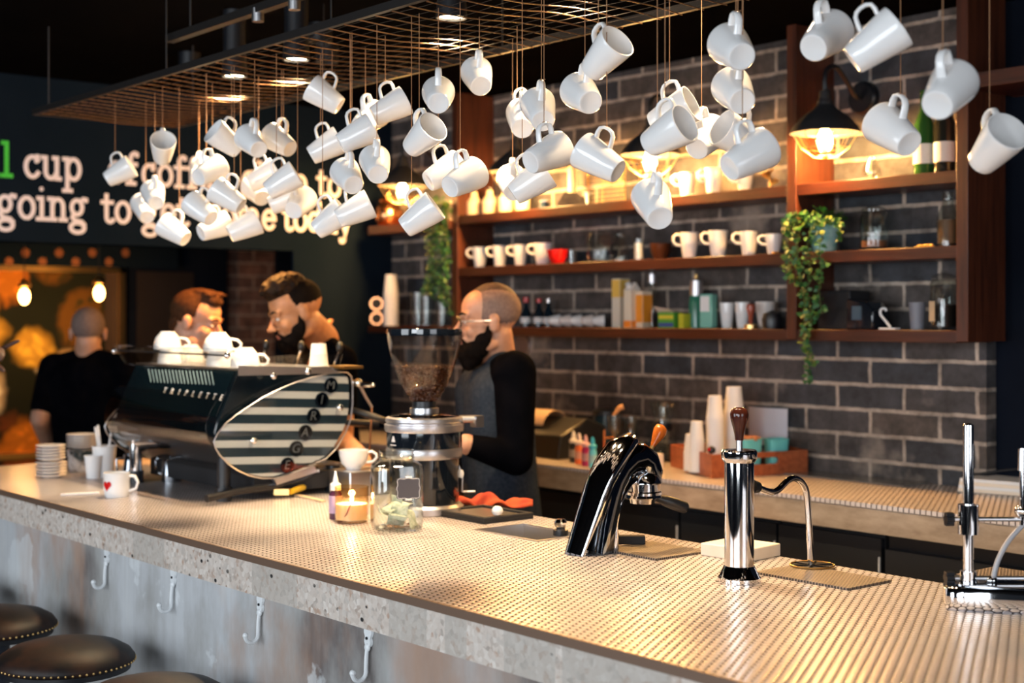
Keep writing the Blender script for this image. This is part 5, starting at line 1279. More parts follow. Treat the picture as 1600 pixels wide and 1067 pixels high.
jar(1366, z2, 70, 44, 'big lidded glass jar with brown seeds in the right bay, middle shelf', fill=(.22, M['seeds']))
jar(1481, z2, 86, 34, 'tall bottle shaped glass jar at the right end of the middle shelf', lid=False, neck=1, fill=(.5, plain('amber_contents', (0.22, .12, .06), .5)))
# brass trinket on the middle shelf, right bay
c_ = loc(1445, z2, YF+.04)
mb = MB(); [mb.cyl(c_+V((i*.016-.03, .002*(i % 2), .005)), c_+V((i*.016-.016, 0, .007)), .005, n=8) for i in range(4)]
mb.box(c_+V((0, 0, .002)), (.08, .012, .004)); single(mb, 'brass_trinket', M['brass'], 'little brass trinket lying on the front edge near the tall jar', 'trinket', c_)
# top shelf: bright jars, tin, dark box, candle, wire crate
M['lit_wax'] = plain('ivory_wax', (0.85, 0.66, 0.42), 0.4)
for i, (x, lb) in enumerate(((741, 'leftmost ivory filled bottle on the top shelf'), (765, 'second ivory filled bottle on the top shelf'), (790, 'third ivory filled bottle on the top shelf'), (816, 'fourth ivory filled bottle, partly hidden by a hanging mug'))):
    c_ = loc(x, z1, YS-.02); kk = ppm(c_); t = thing('filled_bottle', lb, 'bottle', c_, 'ivory bottles on the top shelf')
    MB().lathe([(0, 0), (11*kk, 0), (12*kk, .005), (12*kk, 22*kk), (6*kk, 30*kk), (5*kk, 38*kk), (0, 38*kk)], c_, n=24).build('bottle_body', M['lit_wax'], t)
    MB().lathe([(0, 38.2*kk), (5.5*kk, 38.2*kk), (5.5*kk, 43*kk), (0, 43*kk)], c_, n=16).build('cap', M['black'], t)
c_ = loc(851, z1, YS-.05); kk = ppm(c_)
lath('small_tin', 'small dark blue tin on the top shelf', 'tin', c_, [('body', [(0, 0), (8*kk, 0), (8*kk, 11*kk), (0, 11*kk)], plain('blue_tin', (0.02, 0.05, 0.08), 0.3)), ('lid', [(0, 11.1*kk), (8.4*kk, 11.1*kk), (8.4*kk, 13.5*kk), (0, 13.5*kk)], M['steel'])])
c_ = loc(893, z1, YS-.05); kk = ppm(c_)
MBx = MB(); MBx.prism([c_+RT*(-22*kk), c_+RT*(20*kk), c_+RT*(20*kk)+UP*12*kk, c_+RT*(8*kk)+UP*22*kk, c_+RT*(-12*kk)+UP*22*kk, c_+RT*(-22*kk)+UP*6*kk], VW*.05)
single(MBx, 'dark_basket', varied('dark_wicker', (.03, .025, .025), (.06, .05, .045), .8, 0, 40), 'dark angular basket on the top shelf in front of the lamp-lit wall', 'basket', c_)
c_ = loc(894, z1, YS+.05); kk = ppm(c_)
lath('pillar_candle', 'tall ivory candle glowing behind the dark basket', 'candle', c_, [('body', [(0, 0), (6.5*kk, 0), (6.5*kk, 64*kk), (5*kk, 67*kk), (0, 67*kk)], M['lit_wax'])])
c_ = loc(918, z1, YS-.07); kk = ppm(c_)
lath('drinking_glass', 'small glass right of the dark basket on the top shelf', 'glass', c_, [('body', [(0, 0), (6*kk, 0), (7*kk, 20*kk), (6.4*kk, 20*kk), (5.5*kk, .004), (0, .004)], M['glass'])])
c0_ = loc(934, z1, YS+.06); c1_ = loc(992, z1, YS+.06); wc = thing('wire_crate', 'brass wire crate standing on the top shelf before the bricks', 'crate', (c0_+c1_)/2)
fr = MB(); Hc = .19
for y in (YS+.0, YS+.09):
    fr.sweep([(c0_.x, y, z1+.003), (c1_.x, y, z1+.003), (c1_.x, y, z1+Hc), (c0_.x, y, z1+Hc)], .003, 6, close=True)
for x in (c0_.x, c1_.x):
    for z in (z1+.003, z1+Hc): fr.cyl((x, YS, z), (x, YS+.09, z), .003, n=6)
fr.build('frame', M['brass'], wc)
wm = MB()
for i in range(1, 14): x = c0_.x+(c1_.x-c0_.x)*i/14; wm.cyl((x, YS, z1+.003), (x, YS, z1+Hc), .0012, n=4)
for i in range(1, 10): z = z1+Hc*i/10; wm.cyl((c0_.x, YS, z), (c1_.x, YS, z), .0012, n=4)
wm.build('wire_grid', M['brass'], wc)
c_ = loc(1203, z1); random.seed(4); mb = MB()
mb.cyl(c_, c_+UP*.03, .006, n=8)
for i in range(9): a = i*.7; mb.cap(c_+UP*(.02+.006*i), .004, c_+V((.03*math.cos(a), .025*math.sin(a), .03+.006*i)), .007, 8)
single(mb, 'dried_flower', M['brass'], 'golden dried flower head at the right end of the top shelf, left bay', 'ornament', c_)
# bottles, right bay top shelf
for x, cl_, lb in ((1444, (0.03, 0.10, 0.02), 'green wine bottle with white label on the top shelf, right bay'), (1476, (0.02, 0.02, 0.015), 'black wine bottle with white label at the right end of the top shelf')):
    c_ = loc(x, z1, YS-.02); kk = ppm(c_); t = thing('wine_bottle', lb, 'bottle', c_, 'wine bottles on the top shelf')
    R = .037
    MB().lathe([(0, 0), (R, .002), (R, .175), (R*.75, .20), (.014, .235), (.0135, .29), (.016, .292), (.016, .30), (0, .301)], c_, n=28).build('bottle_body', plain('bottle_glass', cl_, 0.06, coat=.4), t)
    MB().lathe([(R+.0005, .04), (R+.0010, .04), (R+.0010, .11), (R+.0005, .11)], c_, n=28).build('label_band', plain('white_label', (0.75, .70, .62), .6), t)
c_ = loc(1362, z1, YS); kk = ppm(c_)
lath('bulb_vase', 'clear round glass under the caged wall lamp on the top shelf', 'glass', c_, [('body', [(0, 0), (.025, 0), (.035, .025), (.03, .055), (.014, .08), (.017, .09), (.015, .09), (.012, .08), (.028, .055), (.032, .026), (0, .005)], M['glass'])])
# lower shelf
for i, (x, h_, lb, cp) in enumerate(((822, 46, 'dark bottle with red cap nearest the bearded man on the lower shelf', 'red'), (842, 44, 'second dark bottle with red cap on the lower shelf', 'red'), (857, 44, 'dark bottle with silver cap on the lower shelf', 'steel'))):
    c_ = loc(x, z3, YS); kk = ppm(c_); t = thing('dark_bottle', lb, 'bottle', c_)
    MB().lathe([(0, 0), (8*kk, 0), (8.5*kk, 22*kk), (4*kk, 30*kk), (3.4*kk, 38*kk), (0, 38*kk)], c_, n=20).build('bottle_body', plain('blue_black_glass', (.006, .014, .022), .1), t)
    MB().lathe([(0, 38.1*kk), (4*kk, 38.1*kk), (4*kk, h_*kk), (0, h_*kk)], c_, n=14).build('cap', M[cp], t)
    MB().lathe([(8.7*kk, 6*kk), (8.9*kk, 6*kk), (8.9*kk, 15*kk), (8.7*kk, 15*kk)], c_, n=20).build('label_band', M['paper'], t)
for i, x in enumerate((868, 884, 901, 919, 936)):
    c_ = loc(x, z3, YS-.03); kk = ppm(c_); r_ = 10*kk
    mb = MB(); rx = Matrix.Rotation(PI/2, 3, 'Y')
    cc = c_+UP*(r_+.001)
    dI = RT*1.0; 
    mb.sweep([cc-dI*11*kk, cc-dI*9*kk, cc+dI*2*kk, cc+dI*8*kk], [r_*.35, r_*.62, r_*.92, r_], 20)
    single(mb, 'lying_cup', M['saucer'] if i % 2 else M['ceramic'], ['first cup lying on its side on the lower shelf, next to the dark bottles', 'second cup lying on its side on the lower shelf', 'third and middle cup lying on its side on the lower shelf', 'fourth cup lying on its side on the lower shelf', 'last cup lying on its side, just left of the cartons'][i], 'cup', c_, 'cups lying on the lower shelf')
def carton(x, W, H, cols_, label, Y=YS, gable=False, rot=0.0):
    c_ = loc(x, z3, Y); kk = ppm(c_); w_, h_ = W*kk*.95, H*kk
    t = thing('carton', label, 'carton', c_, 'cartons on the lower shelf')
    MB().box(c_+UP*h_*.5, (w_, .06, h_), rot).build('box_body', plain('carton_print', cols_[0], .5), t, bevel=.001)
    if cols_[1]:
        for zz, hh, cc in cols_[1]: MB().box(c_+UP*(h_*zz)-V((0, .0306, 0)), (w_*.96, .001, h_*hh), rot).build('printed_band', plain('carton_print', cc, .5), t)
        for zz, hh, cc in cols_[1]: MB().box(c_+UP*(h_*zz)+V((w_/2+.0006, 0, 0)), (.001, .056, h_*hh), rot).build('printed_band', plain('carton_print', cc, .5), t)
    if gable:
        MB().prism([c_+V((-w_/2, -.03, h_+.0005)), c_+V((-w_/2, .03, h_+.0005)), c_+V((-w_/2, 0, h_+.035))], (w_, 0, 0)).build('gable_top', plain('carton_print', cols_[2], .5), t)
        MB().cyl(c_+V((0, -.017, h_+.018)), c_+V((0, -.030, h_+.030)), .012, n=14).build('spout_cap', M['ceramic'], t)
carton(970, 19, 76, ((.78, .72, .60), [(.80, .36, (.80, .52, .10))]), 'yellow topped cream drink carton, leftmost of the cartons')
carton(988, 17, 58, ((.80, .70, .55), [(.10, .18, (.85, .25, .02))], (.82, .74, .66)), 'cream carton with gable top and orange foot', Y=YS-.03, gable=True)
carton(1006, 17, 57, ((.80, .62, .45), [(.52, .75, (.88, .30, .02))], (.8, .7, .6)), 'bright orange printed drink carton on the lower shelf')
c_ = loc(1019, z3, YS+.04); kk = ppm(c_)
lath('clear_bottle', 'clear bottle with shiny cap behind the orange carton', 'bottle', c_, [('body', [(0, 0), (7*kk, 0), (8*kk, 50*kk), (5*kk, 62*kk), (5*kk, 70*kk), (0, 70*kk)], M['glass']), ('cap', [(0, 70.2*kk), (7*kk, 70.2*kk), (7*kk, 84*kk), (0, 84*kk)], M['steel_light'])])
c_ = loc(1047, z3, YS-.02); kk = ppm(c_); t = thing('tea_box', 'small green and yellow box with open flap on the lower shelf', 'box', c_)
MB().box(c_+UP*12*kk, (28*kk*1.2, .05, 24*kk)).build('box_body', plain('green_print', (.10, .36, .04), .5), t)
MB().box(c_+UP*17*kk-V((0, .0255, 0)), (26*kk*1.2, .001, 6*kk)).build('yellow_band', plain('yellow_print', (.75, .62, .05), .5), t)
MB().box(c_+UP*5*kk-V((0, .0255, 0)), (26*kk*1.2, .001, 6*kk)).build('blue_band', plain('blue_print', (.05, .08, .30), .5), t)
MB().prism([c_+V((-14*kk*1.2, -.025, 24.2*kk)), c_+V((14*kk*1.2, -.025, 24.2*kk)), c_+V((16*kk*1.2, -.06, 29*kk)), c_+V((-12*kk*1.2, -.06, 33*kk))], (0, 0, .001)).build('flap', M['saucer'], t)
c_ = loc(1070, z3, YS-.02)
single(MB().box(c_+UP*.03, (.03, .045, .06)), 'sachet_box', plain('lime_print', (.55, .55, .03), .5), 'small lime yellow box between the tea box and green bottle', 'box', c_)
c_ = loc(1088, z3, YS+.03); kk = ppm(c_)
lath('soap_dispenser', 'green bottle with tall silver cap on the lower shelf', 'bottle', c_, [('body', [(0, 0), (12*kk, 0), (12*kk, 40*kk), (10*kk, 50*kk), (0, 50*kk)], plain('deep_green', (.03, .20, .13), .15)), ('cap', [(0, 50.2*kk), (10.5*kk, 50.2*kk), (10*kk, 74*kk), (5*kk, 77*kk), (0, 77*kk)], M['steel_light']), ('tip', [(0, 77.2*kk), (3*kk, 77.2*kk), (2.5*kk, 84*kk), (0, 84*kk)], M['brass'])])
c_ = loc(1107, z3, YS-.03); kk = ppm(c_); t = thing('cleaner_bottle', 'square mint green bottle with pale label on the lower shelf', 'bottle', c_)
MB().box(c_+UP*27*kk, (22*kk, .045, 53*kk), .2).build('bottle_body', plain('mint_green', (.22, .52, .42), .15), t, bevel=.004)
MB().box(c_+UP*38*kk+V((.002, -.0245, 0)), (16*kk, .002, 24*kk), .2).build('label', M['paper'], t)
c_ = loc(1173, z3, YF+.05); kk = ppm(c_); t = thing('wooden_tamper', 'tamper with reddish wooden handle on the lower shelf', 'tamper', c_)
MB().lathe([(0, 0), (10*kk, 0), (10*kk, 6*kk), (4*kk, 8*kk), (0, 8*kk)], c_).build('foot', M['brass'], t)
MB().lathe([(0, 8.2*kk), (3*kk, 8.2*kk), (4*kk, 20*kk), (7*kk, 32*kk), (6*kk, 38*kk), (0, 40*kk)], c_).build('handle', plain('red_wood', (.28, .05, .02), .2), t)
c_ = loc(1196, z3, YS+.03); kk = ppm(c_)
lath('white_canister', 'white bowl stack behind the black tub on the lower shelf', 'bowl', c_, [('body', [(0, 0), (10*kk, 0), (14*kk, 24*kk), (16*kk, 42*kk), (0, 42*kk)], M['saucer'])])
c_ = loc(1207, z3, YS-.05); kk = ppm(c_)
lath('black_tub', 'round black tub on the lower shelf beside the middle upright', 'tub', c_, [('body', [(0, 0), (15*kk, 0), (17*kk, 14*kk), (14*kk, 24*kk), (0, 29*kk)], M['black'])])
# lower right bay
c_ = loc(1318, z3); kk = ppm(c_)
single(MB().box(c_+UP*30*kk, (.15, .12, 60*kk)), 'black_box', M['black'], 'square black box behind the trailing plant, lower shelf right bay', 'box', c_, bevel=.004)
c_ = loc(1352, z3, YS-.03); kk = ppm(c_); t = thing('black_machine', 'small black appliance with rounded top, lower shelf right bay', 'appliance', c_)
MB().prism([c_+V((-.05, .05, 0)), c_+V((.07, .05, 0)), c_+V((.07, .05, .07)), c_+V((.04, .05, .10)), c_+V((-.05, .05, .115))], (0, -.10, 0)).build('body', M['gloss_black'], t, bevel=.006)
MB().box(c_+V((.0, -.052, .06)), (.04, .004, .05)).build('panel', plain('slate_blue', (.05, .09, .13), .3), t)
c_ = loc(1386, z3, YF+.05); kk = ppm(c_); t = thing('white_hook', 'white swan-necked hook standing on the lower shelf, right bay', 'hook', c_)
MB().box(c_+UP*.004+V((.01, 0, 0)), (.07, .03, .006)).build('foot', M['ceramic'], t)
MB().sweep(cr([c_+V((.015, 0, .008)), c_+V((-.005, 0, .03)), c_+V((-.028, 0, .055)), c_+V((-.025, 0, .073)), c_+V((-.008, 0, .075)), c_+V((-.003, 0, .066))], 4), .005, 10).build('hook_arm', M['ceramic'], t)
c_ = loc(1433, z3, YS-.03); kk = ppm(c_)
lath('grey_beaker', 'plain grey beaker on the lower shelf, right bay', 'cup', c_, [('body', [(0, 0), (10*kk, 0), (13*kk, 43*kk), (12*kk, 43*kk), (9*kk, .005), (0, .005)], plain('grey_plastic', (.22, .22, .25), .5))])
t = jar(1475, z3, 92, 44, 'big lidded glass jar with wooden tag at the right end of the lower shelf', fill=(.42, plain('dark_contents', (.02, .015, .012), .4)))
c_ = loc(1456, z3, YS-.075); MB().box(c_+UP*.065, (.022, .002, .07)).build('wooden_tag', plain('pale_tag', (.55, .38, .22), .6), t)

# potted trailing plant on the middle shelf, right bay
M['leafg'] = varied('green_leaf', (0.014, 0.085, 0.022), (0.04, 0.15, 0.03), 0.5, 0, 30)
M['leafy'] = varied('yellow_green_leaf', (0.07, 0.15, 0.02), (0.17, 0.24, 0.035), 0.5, 0, 30)
M['pot'] = varied('teal_glaze', (0.05, 0.26, 0.28), (0.35, 0.60, 0.62), 0.25, 0, 14)
def leaf(mb, c_, d_, s_, nrm):
    d_ = d_.normalized(); sd = d_.cross(nrm).normalized()*s_*.42
    mb.add([c_, c_+d_*s_*.35+sd, c_+d_*s_*.35-sd, c_+d_*s_, c_+d_*s_*.45+nrm*s_*.08], [(0, 1, 4), (1, 3, 4), (3, 2, 4), (2, 0, 4)])
def vineplant(name, label, potc, pr, ph, vines, seed, top=24):
    random.seed(seed)
    t = thing(name, label, 'plant', potc)
    MB().lathe([(0, 0), (pr*.72, 0), (pr*.76, .004), (pr, ph*.96), (pr*1.03, ph), (pr*.93, ph), (pr*.9, ph*.9), (0, ph*.88)], potc, n=32).build('pot', M['pot'], t)
    st_ = MB(); lv_ = MB(); ly_ = MB()
    for (pts, ln) in vines:
        cp = cr(pts, 8); st_.sweep(cp, .0015, 5)
        for i, q_ in enumerate(cp):
            for _ in range(ln):
                a = random.uniform(0, 2*PI)
                d_ = V((math.cos(a), math.sin(a)*.8-.3, random.uniform(-.7, .5)))
                n_ = V((random.uniform(-.5, .5), -1, random.uniform(-.3, .8))).normalized()
                leaf(lv_ if random.random() < .80 else ly_, q_+V((random.uniform(-.012, .012), random.uniform(-.012, .006), random.uniform(-.01, .01))), d_, random.uniform(.016, .028), n_)
    for i in range(top*4):
        a = random.uniform(0, 2*PI); r_ = pr*1.15*math.sqrt(random.random())
        q_ = potc+V((r_*math.cos(a), r_*math.sin(a), ph+random.uniform(-.005, .045)*(1.2-r_/pr*.6)))
        leaf(lv_ if random.random() < .8 else ly_, q_, V((math.cos(a), math.sin(a), random.uniform(-.3, .8))), random.uniform(.018, .032), V((random.uniform(-.4, .4), -.4, 1)).normalized())
    st_.build('stems', plain('vine_stem', (.10, .13, .03), .7), t); 
    o = lv_.build('leaves', M['leafg'], t, ang=80); o = ly_.build('pale_leaves', M['leafy'], t, ang=80)
    return t
pc_ = loc(1288, z2, YF+.055); kk = ppm(pc_)
def VP(x, y, Y): return PY(x, y, Y)
YV = YF-.02
vines = [([pc_+UP*.12, VP(1262, 338, YF+.02), VP(1238, 352, YV), VP(1230, 380, YV), VP(1232, 410, YV), VP(1236, 440, YV)], 3),
         ([pc_+UP*.12, VP(1270, 340, YF), VP(1250, 360, YV), VP(1246, 400, YV), VP(1252, 440, YV), VP(1258, 480, YV), VP(1256, 520, YV), VP(1262, 560, YV), VP(1266, 596, YV)], 3),
         ([pc_+UP*.12, VP(1275, 345, YF-.03), VP(1262, 380, YV), VP(1266, 420, YV), VP(1262, 460, YV), VP(1268, 500, YV), VP(1262, 540, YV), VP(1274, 568, YV)], 3),
         ([pc_+UP*.12, VP(1288, 350, YF-.04), VP(1280, 390, YF-.03), VP(1284, 420, YV), VP(1280, 455, YV), VP(1284, 490, YV)], 2),
         ([pc_+UP*.12, VP(1300, 345, YF-.04), VP(1312, 350, YF-.02), VP(1314, 372, YF-.03)], 2),
         ([pc_+UP*.12, VP(1250, 335, YF+.0), VP(1232, 345, YV), VP(1226, 362, YV)], 3)]
vineplant('potted_ivy', 'trailing ivy in a glazed teal pot hanging down past the shelves', pc_, 24*kk, 50*kk, vines, 2)
# second trailing plant in the left corner
pc2 = loc(684, 2.136, YF+.06)
vines = []
for i, x in enumerate((672, 680, 688, 695, 700)):
    vines.append(([pc2+UP*.07, VP(x, 320, YF-.03), VP(x-3, 360, YF-.04), VP(x+2, 400, YF-.04), VP(x-2, 435, YF-.04), VP(x+(i-2)*2, 455+8*i, YF-.04)], 4))
vineplant('corner_ivy', 'bushy trailing ivy glowing yellow by the bulb in the left corner', pc2, .05, .08, vines, 9)
# copper pot, corner shelf
c_ = loc(607, 2.136, YF+.07); kk = ppm(c_); t = thing('copper_pot', 'round copper pot on the far left corner shelf', 'pot', c_)
MB().lathe([(0, 0), (14*kk, 0), (21*kk, 8*kk), (23*kk, 20*kk), (18*kk, 32*kk), (14*kk, 38*kk), (16*kk, 41*kk), (12*kk, 41*kk), (0, 40*kk)], c_, n=32).build('body', M['copper'], t)
MB().lathe([(0, 41.2*kk), (15*kk, 41.2*kk), (12*kk, 46*kk), (3*kk, 48*kk), (3*kk, 53*kk), (0, 54*kk)], c_, n=24).build('lid', M['copper'], t)
# lower corner shelf: cup stack, two round pots, glasses
c_ = loc(611, 1.6105, YF+.05); kk = ppm(c_)
cupR = .041; base_ = papercup(cupR, .105)
for i in range(9):
    mb = MB(); mb.v = [V((v.x, v.y, .105-v.z)) for v in base_.v]; mb.f = base_.f
    if i == 0: o0 = mb.build('paper_cup', M['paper'], None, world=False); o = o0
    else: o = o0.copy(); COL.objects.link(o)
    o.location = c_+UP*(i*.0205); tag(o, 'upturned paper cup within the tall stack in the left corner' if 0 < i < 8 else ('bottom' if i == 0 else 'top')+' cup of the tall upturned stack in the left corner', 'cup', 'paper cups stacked in the corner')
for i, (x, zz) in enumerate(((589, 1.6105), (589, 1.6105+.078))):
    c_ = loc(x, zz, YF+.02); mb = MB(); mb.sweep([c_+UP*.038+VW*.05, c_+UP*.038+VW*.03, c_+UP*.038-VW*.02], [.030, .037, .036], 22)
    tt_ = thing('round_canister', ['lower of two round copper mouthed canisters in the left corner', 'upper of two round copper mouthed canisters in the left corner'][i], 'canister', c_)
    mb.build('body', M['copper'], tt_)
    MB().cyl(c_+UP*.038-VW*.021, c_+UP*.038-VW*.0205, .026, n=20).build('dark_mouth', M['matt_black'], tt_)
for i, (x, h_, lb) in enumerate(((652, 52, 'tall glass just right of the corner cup stack'), (665, 46, 'middle glass on the lower corner shelf'), (690, 50, 'glass by the wooden upright on the lower corner shelf'))):
    c_ = loc(x, 1.6105, YF+.05); kk = ppm(c_)
    lath('drinking_glass', lb, 'glass', c_, [('body', [(0, 0), (8*kk, 0), (10*kk, h_*kk), (9.3*kk, h_*kk), (7.4*kk, .006), (0, .005)], M['glass'])], 'glasses on the corner shelf')

# ---- gooseneck wall lamps
M['bulb_wall'] = emissive('warm_bulb_glow', (1.0, 0.62, 0.26), 60)
def wall_lamp(xp, label, power, zb=None, Yl=4.17, cage=True):
    Xl = xp; zb = 2.315
    t = thing('wall_lamp', label, 'wall lamp', (Xl, YW, 2.5), 'gooseneck lamps above the shelves')
    pl = V((Xl-.03, YW-.001, 2.48))
    MB().lathe([(0, -.03), (.055, -.03), (.062, -.022), (.064, 0), (0, 0)], pl, 'Y', 30).build('wall_plate', M['black'], t)
    pts = [pl+V((0, -.03, 0)), pl+V((.005, -.07, .005)), pl+V((.012, -.12, .04)), V((Xl-.008, Yl+.11, 2.550)), V((Xl, Yl+.06, 2.572)), V((Xl, Yl+.02, 2.562)), V((Xl, Yl, 2.53)), V((Xl, Yl, 2.475))]
    MB().sweep(cr(pts, 6), .0095, 10).build('gooseneck', M['black'], t)
    MB().lathe([(0, 2.48), (.014, 2.48), (.020, 2.475), (.022, 2.445), (.028, 2.44), (.030, 2.425), (.03, 2.425), (.045, 2.41), (.085, 2.380), (.118, 2.345), (.128, 2.322), (.124, 2.322), (.115, 2.342), (.08, 2.374), (.03, 2.40), (0, 2.40)], (Xl, Yl, 0), n=36).build('lamp_shade', M['matt_black'], t)
    bo_ = MB().lathe([(0, 2.250), (.022, 2.256), (.034, 2.28), (.035, 2.32), (.026, 2.352), (.016, 2.372), (.016, 2.398)], (Xl, Yl, 0), n=24).build('bulb', M['glass'], t)
    MB().lathe([(0, 2.268), (.012, 2.272), (.0185, 2.288), (.0185, 2.315), (.013, 2.338), (0, 2.345)], (Xl, Yl, 0), n=20).build('glowing_core', M['bulb_wall'], bo_)
    if cage:
        cg_ = MB()
        for k_ in range(8):
            a = 2*PI*k_/8; cg_.sweep([(Xl+.120*math.cos(a), Yl+.120*math.sin(a), 2.326), (Xl+.085*math.cos(a), Yl+.085*math.sin(a), 2.268), (Xl+.04*math.cos(a), Yl+.04*math.sin(a), 2.235), (Xl, Yl, 2.23)], .0011, 5)
        for r_, z_ in ((.120, 2.326), (.085, 2.268), (.045, 2.237)): cg_.sweep([(Xl+r_*math.cos(2*PI*k_/28), Yl+r_*math.sin(2*PI*k_/28), z_) for k_ in range(28)], .0011, 5, close=True)
        cg_.build('wire_cage', M['brass'], t)
    point('wall_lamp_glow', (Xl, Yl, 2.300), power*1.7, (1.0, 0.50, 0.15), 0.05)
wall_lamp(sx(1289, 4.17), 'rightmost gooseneck wall lamp with glowing caged bulb, right shelf bay', 62)
wall_lamp(sx(1016, 4.17), 'gooseneck wall lamp shining behind the mug cluster right of centre', 66)
wall_lamp(sx(806, 4.17), 'gooseneck wall lamp hidden behind hanging mugs above the ivory bottles', 52)
wall_lamp(sx(629, 4.17), 'furthest gooseneck lamp in the left corner, bulb above the copper pot', 36)

# ================================================================== things on the back counter
def kc(x, y): p_ = PZ(x, y, ZC); p_.z = ZC+.0008; return p_
# receipt printer / register
c_ = kc(880, 700); c_.y = 4.12; t = thing('receipt_printer', 'black receipt printer with curling tan paper next to the bearded man', 'printer', c_)
c_ = V((PY(876, 700, 4.12).x, 4.12, ZC+.0008)); t.location = c_
MB().prism([c_+V((-.15, .13, 0)), c_+V((-.15, .13, .13)), c_+V((-.15, .02, .17)), c_+V((-.15, -.13, .10)), c_+V((-.15, -.15, 0))], (.30, 0, 0)).build('body', M['black'], t, bevel=.008)
rp_ = MB(); rings = []
for i in range(9):
    a = PI*.15+PI*.8*i/8; q_ = c_+V((0, -.02-.075*math.cos(a)*-1, .12+.075*math.sin(a)))
    rings.append([q_+V((-.14, 0, 0)), q_+V((-.01, 0, 0)), q_+V((-.01, 0, .002)), q_+V((-.14, 0, .002))])
rp_.loft(rings); rp_.build('paper_curl', plain('tan_paper', (.55, .38, .24), .7), t)
c_ = V((PY(850, 690, 4.25).x, 4.25, ZC+.0008))
single(MB().lathe([(0, 0), (.05, 0), (.052, .02), (.05, .17), (0, .17)], c_), 'white_canister', M['saucer'], 'white canister partly hidden behind the bearded man and printer', 'canister', c_)
# squeeze bottles
for x, y, col_, cap_, lb in ((896, 722, (.01, .01, .015), (.75, .75, .75), 'black squeeze bottle with white cap, leftmost of the small bottles'), (905, 725, (.80, .18, .05), (.80, .70, .68), 'orange squeeze bottle with pale tip'), (915, 728, (.42, .01, .12), (.75, .45, .50), 'magenta squeeze bottle with pink tip'), (926, 731, (.15, .60, .75), (.05, .45, .65), 'light blue squeeze bottle with bright blue tip')):
    c_ = kc(x, y); kk = ppm(c_); t = thing('squeeze_bottle', lb, 'bottle', c_, 'squeeze bottles on the rear counter')
    MB().lathe([(0, 0), (6*kk, 0), (6.4*kk, 3*kk), (6.4*kk, 26*kk), (4*kk, 30*kk), (0, 30*kk)], c_, n=20).build('bottle_body', plain('bottle_colour', col_, .3), t)
    MB().lathe([(0, 30.2*kk), (6.6*kk, 30.2*kk), (6.6*kk, 35*kk), (3.6*kk, 37*kk), (3.2*kk, 43*kk), (1.4*kk, 48*kk), (0, 48*kk)], c_, n=16).build('nozzle_cap', plain('cap_colour', cap_, .4), t)
    MB().lathe([(6.5*kk, 8*kk), (6.6*kk, 8*kk), (6.6*kk, 20*kk), (6.5*kk, 20*kk)], c_, n=20).build('label_band', plain('label_tint', tuple(min(1, v*.5+.25) for v in col_), .5), t)
def bk(x, Y): p_ = PY(x, 700, Y); return V((p_.x, Y, ZC+.0008))
c_ = bk(946, 4.30); kk = ppm(c_); t = thing('coffee_press', 'tall black and blue coffee press by the wall right of the printer', 'coffee press', c_)
MB().lathe([(0, 0), (20*kk, 0), (20*kk, 62*kk), (0, 62*kk)], c_).build('body', plain('dark_blue', (.01, .03, .05), .2), t)
MB().lathe([(0, 62.2*kk), (21*kk, 62.2*kk), (21*kk, 68*kk), (12*kk, 72*kk), (0, 72*kk)], c_).build('lid', M['black'], t)
MB().sweep([c_+RT*20*kk+UP*58*kk, c_+RT*32*kk+UP*55*kk, c_+RT*32*kk+UP*20*kk, c_+RT*20*kk+UP*15*kk], 3*kk, 8).build('handle', M['black'], t)
c_ = bk(960, 4.10); kk = ppm(c_); t = thing('siphon_brewer', 'glass siphon brewer with copper fittings behind the arched tap', 'coffee brewer', c_)
MB().lathe([(0, 0), (14*kk, 0), (13*kk, 3*kk), (0, 3*kk)], c_).build('base', M['copper'], t)
MB().lathe([(0, 4*kk), (8*kk, 6*kk), (14*kk, 16*kk), (13*kk, 26*kk), (6*kk, 33*kk), (5*kk, 38*kk), (4.4*kk, 38*kk), (5*kk, 33*kk), (12*kk, 26*kk), (13*kk, 16*kk), (0, 6*kk)], c_).build('lower_globe', M['glass'], t)
MB().lathe([(5*kk, 40*kk), (6*kk, 43*kk), (11*kk, 50*kk), (11.5*kk, 72*kk), (10.8*kk, 72*kk), (10.3*kk, 50*kk), (5*kk, 43*kk)], c_).build('upper_glass', M['glass'], t)
mb = MB(); mb.sweep([c_-RT*16*kk+UP*2*kk, c_-RT*16*kk+UP*50*kk], 1.5*kk, 8); mb.sweep([c_-RT*16*kk+UP*38*kk, c_+UP*39*kk], 2*kk, 8); mb.build('stand_arm', M['copper'], t)
MB().sweep([c_-RT*2*kk+UP*72*kk, c_+RT*8*kk+UP*84*kk, c_+RT*14*kk+UP*86*kk], [2*kk, 4*kk, 5*kk], 10).build('wooden_paddle', plain('honey_wood', (.50, .25, .10), .5), t)
c_ = bk(986, 4.22); kk = ppm(c_)
lath('glass_flask', 'tall glass flask with dark contents between siphon and cone brewer', 'flask', c_, [('body', [(0, 0), (14*kk, 0), (15*kk, 4*kk), (11*kk, 40*kk), (12*kk, 66*kk), (11.3*kk, 66*kk), (10.3*kk, 40*kk), (14*kk, 6*kk), (0, 2*kk)], M['glass']), ('contents', [(0, 3*kk), (13.5*kk, 5*kk), (11.5*kk, 24*kk), (0, 24*kk)], plain('coffee_liquid', (.03, .012, .006), .1))])
c_ = bk(1035, 4.30); kk = ppm(c_)
